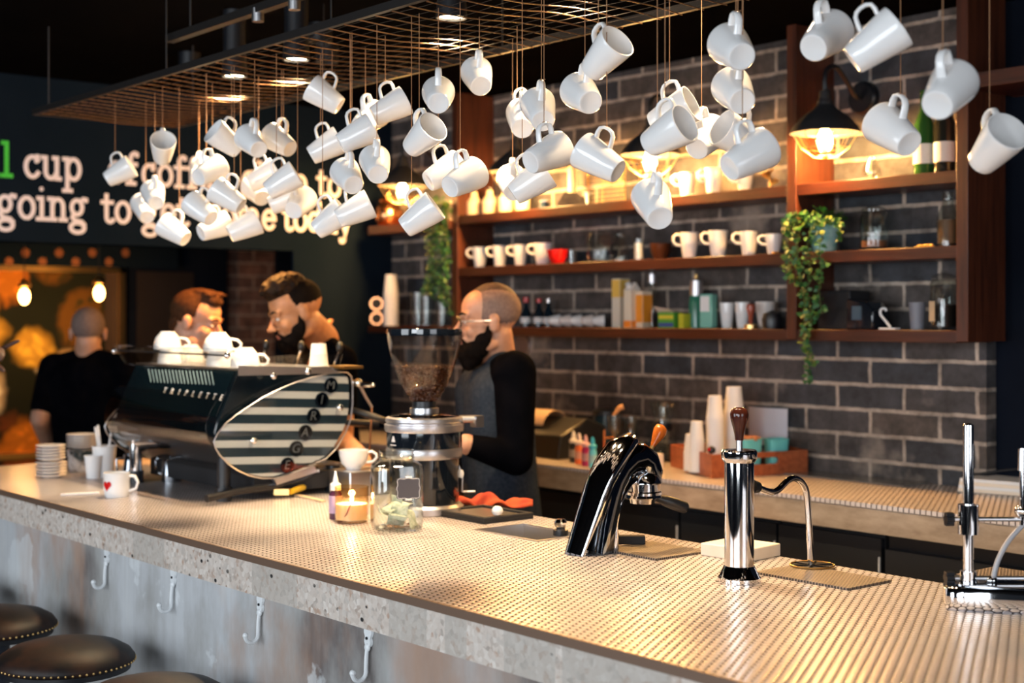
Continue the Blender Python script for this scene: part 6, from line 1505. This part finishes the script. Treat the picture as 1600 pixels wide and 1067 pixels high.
lath('cone_brewer', 'wide glass cone brewer standing against the bricks behind the cups', 'coffee brewer', c_, [('body', [(0, 0), (28*kk, 0), (32*kk, 6*kk), (12*kk, 52*kk), (20*kk, 92*kk), (19*kk, 92*kk), (11*kk, 52*kk), (31*kk, 8*kk), (0, 4*kk)], M['glass']), ('collar', [(12.5*kk, 47*kk), (15*kk, 48*kk), (15*kk, 58*kk), (13.5*kk, 58*kk), (12*kk, 52*kk)], M['black'])])
c_ = bk(1012, 4.02); kk = ppm(c_)
single(MB().box(c_+UP*12*kk, (.10, .08, 24*kk)), 'white_box', M['saucer'], 'low white box on the rear counter left of the wooden tray', 'box', c_, bevel=.003)
# wooden tray with cups and tubs: its corner toward the viewer
cA = PZ(1112, 748, ZC); cB = PZ(1262, 738.5, ZC)      # near corner, right corner
cA.z = cB.z = ZC+.0008
ux = (cB-cA); Lx = ux.length; ux.normalize(); uy = V((-ux.y, ux.x, 0))
if uy.y < 0: uy = -uy
ux = V((0.93, 0.37, 0)).normalized(); ux = (cB-cA).normalized()
cC = PZ(1010, 717, ZC); uy = (V((cC.x, cC.y, ZC+.0008))-cA); Ly = min(uy.length, .46); uy.normalize()
H_ = .088
wt_ = thing('wooden_tray', 'reddish wooden crate tray with handle slot on the rear counter', 'tray', cA)
def plank(o_, a, b_, z0, z1, th, nrm): return MB().prism([o_+UP*z0, o_+a+UP*z0, o_+a+UP*z1, o_+UP*z1], nrm*th)
plank(cA, uy*Ly, 0, 0, H_, .012, ux).build('long_side', M['wood_tray'], wt_)
plank(cA+ux*Lx, uy*Ly, 0, 0, H_, -.012, ux).build('long_side', M['wood_tray'], wt_)
plank(cA+uy*Ly+ux*.0125, ux*(Lx-.025), 0, 0, H_, -.012, uy).build('end_panel', M['wood_tray'], wt_)
# front end panel with a rounded handle slot
fp_ = MB(); outer = [(0.0125, 0), (Lx-.0125, 0), (Lx-.0125, H_), (.0125, H_)]
cx_, cz_ = Lx*.50, H_*.62; hw, hh = Lx*.19, .013
slot = []
for i in range(16):
    a = -PI/2+PI*i/15; slot.append((cx_+hw-hh+hh*math.cos(a), cz_+hh*math.sin(a)))
for i in range(16):
    a = PI/2+PI*i/15; slot.append((cx_-hw+hh+hh*math.cos(a), cz_+hh*math.sin(a)))
ns = len(slot)
def outp_(i):
    x_, z_ = slot[i]; dx, dz = x_-cx_, z_-cz_
    ang_ = math.atan2(dz, dx); best = 9e9
    ca, sa = math.cos(ang_), math.sin(ang_)
    for tt_ in ((Lx-.0125-cx_)/ca if ca > 1e-6 else 9e9, (.0125-cx_)/ca if ca < -1e-6 else 9e9, (H_-cz_)/sa if sa > 1e-6 else 9e9, (0-cz_)/sa if sa < -1e-6 else 9e9): best = min(best, tt_)
    return (cx_+ca*best, cz_+sa*best)
ou = [outp_(i) for i in range(ns)]
for crn in outer:       # snap the nearest outline point to each corner
    k_ = min(range(ns), key=lambda i: (ou[i][0]-crn[0])**2+(ou[i][1]-crn[1])**2); ou[k_] = crn
def T3(p_, o_): return cA+ux*p_[0]+UP*p_[1]+uy*o_
vs = [T3(p_, 0) for p_ in slot]+[T3(p_, 0) for p_ in ou]+[T3(p_, .012) for p_ in slot]+[T3(p_, .012) for p_ in ou]
fs = []
for i in range(ns):
    j_ = (i+1) % ns
    fs += [(i, j_, ns+j_, ns+i), (2*ns+i, 3*ns+i, 3*ns+j_, 2*ns+j_), (i, 2*ns+i, 2*ns+j_, j_), (ns+i, ns+j_, 3*ns+j_, 3*ns+i)]
fp_.add(vs, fs); fp_.build('handle_panel', M['wood_tray'], wt_)
MB().prism([cA+ux*.0125+uy*.0125, cA+ux*(Lx-.0125)+uy*.0125, cA+ux*(Lx-.0125)+uy*(Ly-.0125), cA+ux*.0125+uy*(Ly-.0125)], (0, 0, .008)).build('bottom', M['wood_tray'], wt_)
def intray(x, v): # point on the tray floor at pixel column x, v metres behind the front edge
    best = None
    for i in range(101):
        q_ = cA+ux*(Lx*i/100)+uy*v; xx = 800+F*q_.dot(RT)/depth(q_)
        if best is None or abs(xx-x) < best[0]: best = (abs(xx-x), q_)
    q_ = best[1].copy(); q_.z = ZC+.0092; return q_
def cupstack(x, v, ytop, wpx, lb, gp, step=.012, top=None):
    q_ = intray(x, v); kk = ppm(q_); R = wpx*kk/2; H = R*2.5
    ztop = CAMZ+(HY-ytop)/F*depth(q_)
    n_ = max(1, int(round((ztop-q_.z-H)/step))+1)
    base = papercup(R, H); o0 = None
    st_ = (ztop-q_.z-H)/max(1, n_-1) if n_ > 1 else 0
    for i in range(n_):
        if o0 is None:
            mb = MB(); mb.v = [V((v_.x, v_.y, H-v_.z)) for v_ in base.v]; mb.f = base.f
            o0 = mb.build('paper_cup', M['paper'], None, world=False); o = o0
        else: o = o0.copy(); COL.objects.link(o)
        sc_ = 1-.0*i
        o.location = q_+UP*(i*st_)
        tag(o, ('top cup of the '+lb) if i == n_-1 else ('nested cup within the '+lb), 'cup', gp)
cupstack(1060, .22, 678, 24, 'shortest cup stack at the left of the wooden tray', 'shortest paper cup stack')
cupstack(1088, .16, 658, 24, 'second shortest cup stack in the wooden tray', 'second paper cup stack')
cupstack(1117, .16, 618, 28, 'tall cup stack left of the tallest in the wooden tray', 'third paper cup stack')
cupstack(1147, .18, 604, 32, 'tallest cup stack right behind the dark wooden knob', 'tallest paper cup stack')
for x, lb in ((1172, 'left turquoise plastic tub in the wooden tray'), (1212, 'right turquoise plastic tub in the wooden tray')):
    q_ = intray(x, .06); kk = ppm(q_); zt_ = CAMZ+(HY-685)/F*depth(q_); R = 19*kk
    t = thing('plastic_tub', lb, 'tub', q_, 'turquoise tubs in the tray')
    mb = MB(); rg_ = []
    for r_, z_ in ((R*.78, 0), (R*.80, .004), (R, zt_-q_.z-.004), (R*1.05, zt_-q_.z-.003), (R*1.05, zt_-q_.z), (R*.95, zt_-q_.z), (R*.76, .006)):
        ring = []
        for i in range(32):
            a = 2*PI*i/32; ca, sa = math.cos(a), math.sin(a); m_ = (abs(ca)**6+abs(sa)**6)**(-1/6)
            ring.append(q_+ux*(r_*m_*ca)+uy*(r_*.9*m_*sa)+UP*z_)
        rg_.append(ring)
    mb.loft(rg_); mb.build('tub_body', M['turquoise'], t, ang=50)
    if x == 1172:
        pk = MB(); random.seed(8)
        for i in range(30): a = random.uniform(0, 6.3); r_ = R*.8*math.sqrt(random.random()); pk.box(q_+V((r_*math.cos(a), r_*math.sin(a), zt_-q_.z-.005+random.uniform(0, .01))), (.02, .014, .012), a)
        o = pk.build('sugar_sachets', plain('brown_sachet', (.45, .18, .07), .6), t); o['kind'] = 'stuff'
q_ = intray(1200, .20)
d_ = (ux*.3+V((1, 0, 0))).normalized(); sh = PY(1196, 665, 4.42); kk = ppm(sh)
mb = MB(); z0_, z1_ = ZC+.090, CAMZ+(HY-637)/F*depth(sh)
A = []
for i in range(9):
    u = i/8-.5
    A.append((sh.x+u*.20, 4.435-.02*math.cos(u*PI)))
rings = [[V((x_, y_, z)) for x_, y_ in A]+[V((x_, y_+.002, z)) for x_, y_ in reversed(A)] for z in (z0_, z1_)]
mb.loft(rings); single(mb, 'paper_sheet', plain('grey_white_sheet', (.62, .62, .68), .7), 'curved white paper sheet standing against the bricks behind the tubs', 'paper', (sh.x, 4.43, z0_))
q_ = PZ(1110, 700, ZC+.09)
t = thing('tape_dispenser', 'small black gadget with red dot on the near corner of the wooden tray', 'gadget', cA+UP*.089)
MB().ell(cA+ux*.012+uy*.03+UP*(H_+.016), (.018, .014, .015)).build('body', M['black'], t)
MB().lathe([(0, -.0165), (.006, -.0165), (.006, -.012), (0, -.012)], cA+ux*.012+uy*.03+UP*(H_+.018), 'Y', 14).build('red_dot', M['red'], t)
# folded newspapers at right and glass sheet
c_ = kc(1562, 768)
t = thing('folded_papers', 'stack of white folded papers on the rear counter at the right edge', 'papers', c_)
for i in range(4):
    MB().box(c_+V((.03+.004*i, .02, .006+.0115*i)), (.30, .20, .011), .25-.03*i).build('sheet', M['paper'] if i % 2 else M['white_block'], t)
MB().sweep([c_+V((-.12, -.02, .045)), c_+V((.02, 0, .075)), c_+V((.20, .05, .105))], .004, 6).build('binding_strip', M['matt_black'], t)
c_ = PZ(1345, 748, ZC); c_.z = ZC+.0005
single(MB().box(c_+UP*.002+V((-.05, .04, 0)), (.62, .28, .004)), 'glass_sheet', plain('grey_glass_plate', (.16, .15, .14), .12), 'flat grey plate lying on the rear counter against the bricks', 'plate', c_)
c_ = V((PY(815, 540, YW-.012).x, YW-.001, PY(815, 540, YW-.012).z))
single(MB().lathe([(0, -.015), (.055, -.015), (.06, 0), (0, 0)], c_, 'Y', 30), 'round_outlet', M['steel_light'], 'round grey plate on the bricks behind the bearded man', 'wall plate', c_)
# ================================================================== people
def skin(name, c1, c2): return varied(name, c1, c2, 0.5, 0, 25, sss=0.05)
M['skin_a'] = skin('skin_light', (0.55, 0.30, 0.20), (0.47, 0.24, 0.15))
M['skin_b'] = skin('skin_tan', (0.46, 0.22, 0.11), (0.38, 0.17, 0.08))
M['skin_c'] = skin('skin_backlit', (0.060, 0.028, 0.022), (0.045, 0.020, 0.016))  # backlit shade of the pointing hand is put into this skin colour
M['hair_dark'] = varied('dark_hair', (0.003, 0.002, 0.002), (0.007, 0.0045, 0.0035), 0.8, 0, 60, 0.6, spec=0.06)
M['hair_brown'] = varied('brown_hair', (0.035, 0.014, 0.006), (0.07, 0.028, 0.011), 0.7, 0, 60, 0.6, spec=0.1)
M['stubble'] = varied('shaved_hair', (0.17, 0.115, 0.10), (0.23, 0.16, 0.135), 0.8, 0, 90, spec=0.1)
M['black_cloth'] = varied('black_jersey', (0.0015, 0.0018, 0.003), (0.003, 0.003, 0.0045), 0.9, 0, 12, spec=0.01)
M['grey_cloth'] = varied('blue_grey_jersey', (0.022, 0.030, 0.045), (0.036, 0.046, 0.064), 0.9, 0, 80, spec=0.01)
M['olive_cloth'] = varied('olive_yellow_cloth', (0.16, 0.11, 0.01), (0.22, 0.15, 0.02), 0.9, 0, 12, spec=0.01)
M['leather_strap'] = plain('tan_leather', (0.42, 0.15, 0.05), 0.5)
M['denim'] = varied('dark_trousers', (0.010, 0.012, 0.018), (0.016, 0.018, 0.026), 0.9, 0, 20, spec=0.01)
def headM(face, pitch=0, roll=0):        # local x = person's right, y = facing, z = up
    f = V(face).normalized(); r = f.cross(UP).normalized(); u = UP.copy()
    Rm = Matrix.Rotation(-math.radians(pitch), 3, r); f = Rm @ f; u = Rm @ u
    Rr = Matrix.Rotation(math.radians(roll), 3, f); r = Rr @ r; u = Rr @ u
    return cols(r, f, u)
def head(mb, H, R, s=1.0, ears=True):
    T = lambda x, y, z: V(H)+R @ (V((x, y, z))*s)
    E = lambda c, r: mb.ell(T(*c), tuple(k*s for k in r), R, 20, 14)
    E((0, -.022, .040), (.076, .094, .080)); E((0, .015, .045), (.070, .075, .068)); E((0, .030, -.035), (.058, .056, .080)); E((0, .044, -.088), (.040, .040, .026))
    E((0, .076, -.103), (.019, .016, .015))
    for sx_ in (-1, 1):
        E((sx_*.037, .058, -.030), (.024, .026, .024)); E((sx_*.045, .012, -.078), (.018, .040, .024))
        if ears: 
            E((sx_*.078, -.012, -.008), (.009, .020, .032)); E((sx_*.083, -.016, .006), (.006, .015, .016))
        mb.cap(T(sx_*.012, .088, .022), .011*s, T(sx_*.045, .074, .024), .010*s)
        E((sx_*.012, .100, -.034), (.010, .011, .008)); E((sx_*.032, .074, .002), (.014, .012, .010))
    mb.cap(T(0, .086, .012), .008*s, T(0, .108, -.024), .010*s); E((0, .113, -.030), (.0125, .014, .011))
    mb.cap(T(-.018, .088, -.060), .008*s, T(.018, .088, -.060), .008*s); mb.cap(T(-.015, .086, -.073), .0085*s, T(.015, .086, -.073), .0085*s)
    return T
def face_bits(parent, T, R, s, brow_mat, lips=True):
    for sx_ in (-1, 1):
        e = MB(); e.ell(T(sx_*.031, .0785, .001), (.0125*s, .0085*s, .0065*s), R, 12, 8); o = e.build('eye', M['ceramic'], parent)
        e = MB(); e.ell(T(sx_*.030, .0862, .001), (.0045*s, .0022*s, .0045*s), R, 10, 6); e.build('iris', plain('dark_iris', (.03, .015, .01), .1) if 'iris' not in M else M['iris'], o)
        b_ = MB(); b_.cap(T(sx_*.014, .096, .026), .0035*s, T(sx_*.034, .091, .031), .0038*s); b_.cap(T(sx_*.034, .091, .031), .0038*s, T(sx_*.050, .078, .025), .0025*s); b_.build('eyebrow', brow_mat, parent)
    if lips:
        b_ = MB(); b_.cap(T(-.016, .0955, -.062), .0035*s, T(.016, .0955, -.062), .0035*s); b_.cap(T(-.013, .0935, -.071), .0042*s, T(.013, .0935, -.071), .0042*s)
        b_.build('lips', M['lip'], parent)
M['iris'] = plain('dark_iris', (.03, .015, .01), .1); M['lip'] = plain('lip_skin', (.38, .12, .09), .4)
def hand(mb, wrist, direc, palm, curl=.5, spread=.06, side=1, s=1.0, index=None):
    d = V(direc).normalized(); n = V(palm); n = (n-d*n.dot(d)).normalized(); l = d.cross(n)*side       # l: toward the thumb
    w0 = V(wrist)
    for k, o in enumerate((.027, .009, -.010, -.028)):
        mb.cap(w0+l*o*.55*s, .0155*s, w0+d*.088*s*(1-.03*abs(k-1))+l*o*s, .0115*s)
    L_ = ((.040, .024, .019), (.044, .028, .020), (.041, .026, .019), (.032, .019, .017))
    for k, o in enumerate((.028, .0095, -.0095, -.028)):
        b_ = w0+d*.088*s*(1-.03*abs(k-1))+l*o*s; a = spread*(1.2-k*.8)
        c_ = curl if not (index is not None and k == 0) else index
        dd = (d+l*a).normalized(); ang_ = c_*.5
        r_ = (.0092, .0082, .0074)
        for j_, ln in enumerate(L_[k]):
            ang_ += c_*(.55 if j_ else .25)
            dr = dd*math.cos(ang_)+n*math.sin(ang_)
            q_ = b_+dr*ln*s; mb.cap(b_, r_[j_]*s, q_, (r_[j_]-.0008)*s); b_ = q_
    b_ = w0+d*.022*s+l*.022*s+n*.006*s; dr = (d*.62+l*.75+n*.30).normalized()
    for j_, (ln, r_) in enumerate(((.042, .0125), (.032, .0105), (.026, .0090))):
        q_ = b_+dr*ln*s; mb.cap(b_, r_*s, q_, (r_-.0012)*s); b_ = q_; dr = (dr+n*.28*curl*1.6-l*.25*curl).normalized()
    return mb
def torso(mb, J, g=0.0, arms=True, sleeve=1.0, low=True, shr=1.0):
    sl, sr, ch, wa, pe, nk = J['sl'], J['sr'], J['chest'], J['waist'], J['pelvis'], J['neck']
    ax = (sr-sl).normalized(); hw = (sr-sl).length/2; mid = (sl+sr)/2
    fz = J['face']
    b = J.get('bulk', 1.0)
    for k in (-1, 1):
        mb.cap(mid+ax*k*hw*.52-UP*.07+fz*.012, (.098*b+g)*shr, wa+ax*k*.062, (.100*b+g)*shr, 18)
        mb.cap(wa+ax*k*.062, (.100*b+g)*shr, pe+ax*k*.075, (.102*b+g)*shr, 18)
        mb.cap(nk-UP*.045, (.050+g)*shr, mid+ax*k*hw*.90+UP*.005, (.056+g)*shr, 16)
        mb.cap(mid+ax*k*hw*.2-UP*.06, (.10*b+g)*shr, mid+ax*k*hw*.72-UP*.04, (.078+g)*shr, 16)
    mb.cap(mid-UP*.10, (.10*b+g)*shr, wa, (.105*b+g)*shr, 18); mb.cap(wa, (.105*b+g)*shr, pe, (.105*b+g)*shr, 18)
    if arms:
        for s_, e_, w_ in ((sl, J['el'], J['wl']), (sr, J['er'], J['wr'])):
            q_ = s_+(e_-s_)*min(sleeve, 1.0)
            mb.cap(s_, (.060*b+g)*shr, q_, (.060*b+(.046-.060)*min(sleeve, 1.0)+g)*shr, 16)
            if sleeve > 1: mb.cap(e_, (.047*b+g)*shr, e_+(w_-e_)*(sleeve-1), (.047*b-.013*(sleeve-1)+g)*shr, 16)
def person(label, J, skinm, clothes, R, hs=1.0, hands=(.6, .6), base=None, ears=True, palms=None, hdirs=None, index=(None, None)):
    base = V(base) if base is not None else V((J['pelvis'].x, J['pelvis'].y, 0))
    bd = MB(); T = head(bd, J['head'], R, hs, ears)
    skull = J['head']+R @ V((0, -.03, -.05)); bd.cap(skull, .060, J['neck']-UP*.02, .066, 18)
    torso(bd, J, 0, True, 2.0, shr=.90)
    for k, (e_, w_) in enumerate(((J['el'], J['wl']), (J['er'], J['wr']))):
        bd.cap(e_, .041, w_, .027, 16)
        d_ = hdirs[k] if hdirs else (w_-e_); p_ = palms[k] if palms else -UP
        hand(bd, w_, d_, p_, hands[k], side=(1 if k else -1), index=index[k])
    for k in (-1, 1):
        ax = (J['sr']-J['sl']).normalized(); hip = J['pelvis']+ax*k*.085
        an = V((hip.x, hip.y, .085))+ax*k*.02
        kn = (hip+an)/2+J['face']*.02; bd.cap(hip, .080, kn, .055, 14); bd.cap(kn, .055, an, .038, 14); bd.cap(an-UP*.03, .035, an+J['face']*.14-UP*.05, .030, 12)
    o = bd.build('person', skinm, None, origin=base, remesh=.0055, smooth_it=3)
    tag(o, label, 'person')
    cl = MB(); torso(cl, J, .006, True, clothes['sleeve'])
    cl.build('shirt', M[clothes['shirt']], o, remesh=.008, smooth_it=5)
    tr_ = MB()
    for k in (-1, 1):
        ax = (J['sr']-J['sl']).normalized(); hip = J['pelvis']+ax*k*.085; an = V((hip.x, hip.y, .10))+ax*k*.02; kn = (hip+an)/2+J['face']*.02
        tr_.cap(hip+UP*.02, .108, kn, .072, 14); tr_.cap(kn, .072, an, .056, 14)
    tr_.build('trousers', M['denim'], o, remesh=.010, smooth_it=4)
    for k in (-1, 1):
        ax = (J['sr']-J['sl']).normalized(); an = V((J['pelvis'].x, J['pelvis'].y, .045))+ax*k*.105
        sh_ = MB(); sh_.cap(an-J['face']*.04, .042, an+J['face']*.16-UP*.004, .038, 14); sh_.bb(an-V((.03, .03, .043)), an+V((.03, .03, -.03)))
        sh_.build('shoe', M['black'], o, remesh=.008, smooth_it=2)
    return o, T

# --- bearded man with glasses, facing the left of the picture
Fm = (-RT*math.cos(math.radians(8))-VW*math.sin(math.radians(8))).normalized()
R = headM(Fm, 2)
J = dict(head=P(762, 502, 5.18), neck=P(778, 548, 5.22), sl=P(800, 584, 5.05), sr=P(752, 586, 5.40), chest=P(772, 650, 5.2), waist=P(781, 745, 5.22), pelvis=P(789, 835, 5.24),
         el=P(806, 716, 4.96), wl=P(728, 694, 4.90), er=P(735, 712, 5.46), wr=P(700, 690, 5.2), face=Fm, bulk=1.13)
o, T = person('bearded man with glasses in a black sleeved grey shirt, standing behind the grinder', J, M['skin_a'], dict(shirt='grey_cloth', sleeve=.0), R, 1.06,
              (.9, .9), palms=(-RT*.3-UP, -UP), hdirs=(-RT+VW*.1, -RT))
s = 1.06
cl = MB()
for s_, e_, w_ in ((J['sl'], J['el'], J['wl']), (J['sr'], J['er'], J['wr'])):
    cl.cap(s_+UP*.006-Fm*.01, .079, e_, .062, 18); cl.cap(e_, .062, e_+(w_-e_)*.86, .042, 16)
    cl.cap(s_, .078, J['neck']-UP*.055+(s_-J['neck'])*.12, .056, 16)
cl.build('raglan_sleeves', M['black_cloth'], o, remesh=.008, smooth_it=5)
hr = MB(); hr.ell(T(0, -.022, .043), (.0785*s, .0965*s, .0800*s), R, 24, 16); hr.build('shaved_hair', M['stubble'], o)
hr = MB(); hr.ell(T(0, -.022, .058), (.062*s, .088*s, .0735*s), R, 24, 16); hr.build('cropped_top', varied('short_dark_hair', (.045, .026, .02), (.07, .04, .03), .7, 0, 60), o)
bd = MB()
for c_, r_ in (((0, .078, -.108), (.036, .034, .038)), ((0, .070, -.135), (.032, .030, .034)), ((.036, .045, -.095), (.026, .044, .034)), ((-.036, .045, -.095), (.026, .044, .034)), ((.056, .026, -.066), (.014, .030, .030)), ((-.056, .026, -.066), (.014, .030, .030)), ((.066, .006, -.040), (.010, .013, .030)), ((-.066, .006, -.040), (.010, .013, .030)), ((0, .055, -.125), (.042, .035, .032)), ((0, .094, -.084), (.020, .010, .008))):
    bd.ell(T(*c_), tuple(k*s for k in r_), R)
for k in (-1, 1):
    bd.cap(T(k*.004, .103, -.050), .005*s, T(k*.024, .092, -.060), .006*s); bd.cap(T(k*.024, .092, -.060), .006*s, T(k*.032, .080, -.085), .010*s)
bd.build('beard', M['hair_dark'], o, remesh=.006, smooth_it=2)
face_bits(o, T, R, s, M['hair_dark'])
gl = MB()
for k in (-1, 1):
    ring = [T(k*.034+.023*math.cos(a*PI/10), .104-.008*abs(math.cos(a*PI/10)), -.002+.018*math.sin(a*PI/10)) for a in range(20)]
    gl.sweep(ring, .0018*s, 6, close=True)
gl.sweep([T(-.012, .108, .003), T(0, .112, .006), T(.012, .108, .003)], .0016*s, 6)
gs = gl.build('glasses', M['black'], o)
for k in (-1, 1):
    tm = MB(); tm.sweep([T(k*.058, .096, .004), T(k*.076, .05, .003), T(k*.083, -.005, .002)], .0028*s, 8); tm.build('temple_arm', M['steel_light'], gs)
    ln = MB(); ln.add([T(k*.034+.021*math.cos(a*PI/10), .103-.008*abs(math.cos(a*PI/10)), -.002+.0165*math.sin(a*PI/10)) for a in range(20)], [tuple(range(20))]); ln.build('lens', M['acrylic'], gs)

# --- curly-haired man looking down at the machine
Fm = (-RT*math.cos(math.radians(22))-VW*math.sin(math.radians(22))).normalized()
R = headM(Fm, 20); s = 1.03
J = dict(head=P(462, 488, 5.55), neck=P(504, 522, 5.72), sl=P(533, 564, 5.58), sr=P(468, 560, 5.92), chest=P(508, 615, 5.78), waist=P(515, 715, 5.85), pelvis=P(520, 800, 5.90),
         el=P(536, 690, 5.60), wl=P(560, 708, 5.22), er=P(432, 655, 5.85), wr=P(410, 690, 5.55), face=Fm, bulk=1.0)
o, T = person('man with curly black hair and beard in a black t-shirt, head bowed', J, M['skin_b'], dict(shirt='black_cloth', sleeve=.55), R, s, (.7, .6))
face_bits(o, T, R, s, M['hair_dark'])
hr = MB(); hr.ell(T(0, -.024, .046), (.0775*s, .0935*s, .078*s), R, 20, 14); hr.build('short_sides', M['hair_dark'], o)
random.seed(6); cu = MB()
cu.ell(T(0, .012, .092), (.064*s, .082*s, .044*s), R)
for i in range(150):
    a = random.uniform(0, 2*PI); r_ = math.sqrt(random.random()); x_, y_ = .062*r_*math.cos(a), .015+.084*r_*math.sin(a)
    z_ = .098+.048*math.sqrt(max(0, 1-r_*r_))+random.uniform(-.004, .008)
    cu.ell(T(x_, y_, z_-.004), random.uniform(.011, .017)*s, nu=8, nv=6)
cu.build('curly_top', varied('curly_hair', (.005, .003, .002), (.022, .009, .004), .6, 0, 40, spec=0.12), o, remesh=.005)
bd = MB()
for c_, r_ in (((0, .078, -.102), (.034, .030, .034)), ((.034, .045, -.092), (.026, .042, .034)), ((-.034, .045, -.092), (.026, .042, .034)), ((.056, .026, -.066), (.014, .030, .030)), ((-.056, .026, -.066), (.014, .030, .030)), ((.066, .006, -.040), (.010, .013, .032)), ((-.066, .006, -.040), (.010, .013, .032)), ((0, .055, -.115), (.040, .034, .028)), ((0, .095, -.083), (.018, .009, .007))):
    bd.ell(T(*c_), tuple(k*s for k in r_), R)
for k in (-1, 1):
    bd.cap(T(k*.003, .103, -.050), .0055*s, T(k*.024, .092, -.058), .006*s); bd.cap(T(k*.024, .092, -.058), .006*s, T(k*.032, .080, -.085), .010*s)
bd.build('beard', M['hair_dark'], o, remesh=.006, smooth_it=2)
# apron strap from the neck down the chest
st_ = MB(); nkp = J['neck']; 
st_.sweep(cr([P(517, 500, 5.70), P(508, 518, 5.645), P(497, 540, 5.61), P(487, 562, 5.60), P(480, 590, 5.60)], 5), .010, 8, ex=.6, ey=1.2)
st_.build('apron_strap', M['leather_strap'], o)
ap = MB(); cc = J['chest']+Fm*.125-UP*.24
ap.box(cc, (.30, .012, .34), M=cols(VW, Fm, UP)); ap.build('apron', M['leather_strap'], o, bevel=.004)
# --- short-haired man facing right
Fm = (RT*math.cos(math.radians(10))-VW*math.sin(math.radians(10))).normalized()
R = headM(Fm, 12); s = 1.05
J = dict(head=P(308, 503, 6.05), neck=P(283, 552, 6.30), sl=P(268, 600, 6.62), sr=P(262, 605, 6.35), chest=P(264, 645, 6.55), waist=P(258, 720, 6.62), pelvis=P(255, 795, 6.66),
         el=P(325, 660, 6.55), wl=P(378, 655, 6.30), er=P(300, 668, 6.25), wr=P(352, 664, 6.12), face=Fm, bulk=1.0)
o, T = person('clean-shaven man with short brown hair in profile behind the stacked cups', J, M['skin_a'], dict(shirt='olive_cloth', sleeve=.6), R, s, (.7, .7))
face_bits(o, T, R, s, M['hair_brown'])
hr = MB(); hr.ell(T(0, -.026, .046), (.080*s, .094*s, .082*s), R, 20, 14); hr.ell(T(0, .012, .096), (.058*s, .080*s, .034*s), R); hr.ell(T(.02, .058, .098), (.034*s, .034*s, .028*s), R); hr.ell(T(0, -.085, -.02), (.055*s, .026*s, .045*s), R)
random.seed(16)
for i in range(60):
    a = random.uniform(0, 2*PI); r_ = math.sqrt(random.random()); x_, y_ = .055*r_*math.cos(a), .016+.080*r_*math.sin(a)
    q_ = T(x_, y_, .112+.020*math.sqrt(max(0, 1-r_*r_))); hr.cap(q_, .007*s, q_+R @ V((random.uniform(-.012, .012), .018, .006)), .004*s, 6)
hr.build('hair', M['hair_brown'], o, remesh=.006, smooth_it=1)
# --- man in black seen from behind
Fm = (VW*math.cos(.25)-RT*math.sin(.25)).normalized()
R = headM(Fm, 6); s = 1.05
J = dict(head=P(138, 520, 7.15), neck=P(138, 545, 7.14), sl=P(84, 574, 7.15), sr=P(196, 574, 7.05), chest=P(138, 625, 7.1), waist=P(140, 690, 7.1), pelvis=P(140, 780, 7.1),
         el=P(63, 655, 7.05), wl=P(82, 708, 7.3), er=P(216, 655, 6.95), wr=P(192, 700, 7.2), face=Fm, bulk=1.15)
o, T = person('man with shaved head in a black t-shirt, seen from behind at the left', J, M['skin_a'], dict(shirt='black_cloth', sleeve=.75), R, s)
hr = MB(); hr.ell(T(0, -.024, .038), (.078*s, .096*s, .084*s), R, 24, 16); hr.build('shaved_hair', M['stubble'], o)
face_bits(o, T, R, s, M['hair_brown'])
# --- pointing guest mostly outside the frame at the left
Fm = (RT*.9+VW*.43).normalized(); R = headM(Fm, 4); Zp = 5.35
J = dict(head=P(-285, 500, Zp), neck=P(-298, 570, Zp), sl=P(-306, 630, Zp+.2), sr=P(-296, 630, Zp-.2), chest=P(-302, 675, Zp), waist=P(-305, 765, Zp), pelvis=P(-308, 845, Zp),
         el=P(-200, 690, Zp+.25), wl=P(-130, 680, Zp+.2), er=P(-168, 625, Zp-.25), wr=P(-44, 560, Zp-.32), face=Fm, bulk=1.0)
o, T = person('guest in dark clothes at the far left edge, only a pointing hand in the picture', J, M['skin_c'], dict(shirt='black_cloth', sleeve=1.7), R, 1.0, (.7, 1.25),
              palms=(-UP, -UP*.75-VW*.6), hdirs=(RT, RT*.86+UP*.50), index=(None, .05))
face_bits(o, T, R, 1.0, M['hair_dark'])
hr = MB(); hr.ell(T(0, -.024, .046), (.082, .098, .084), R, 20, 14); hr.build('hair', M['hair_dark'], o)
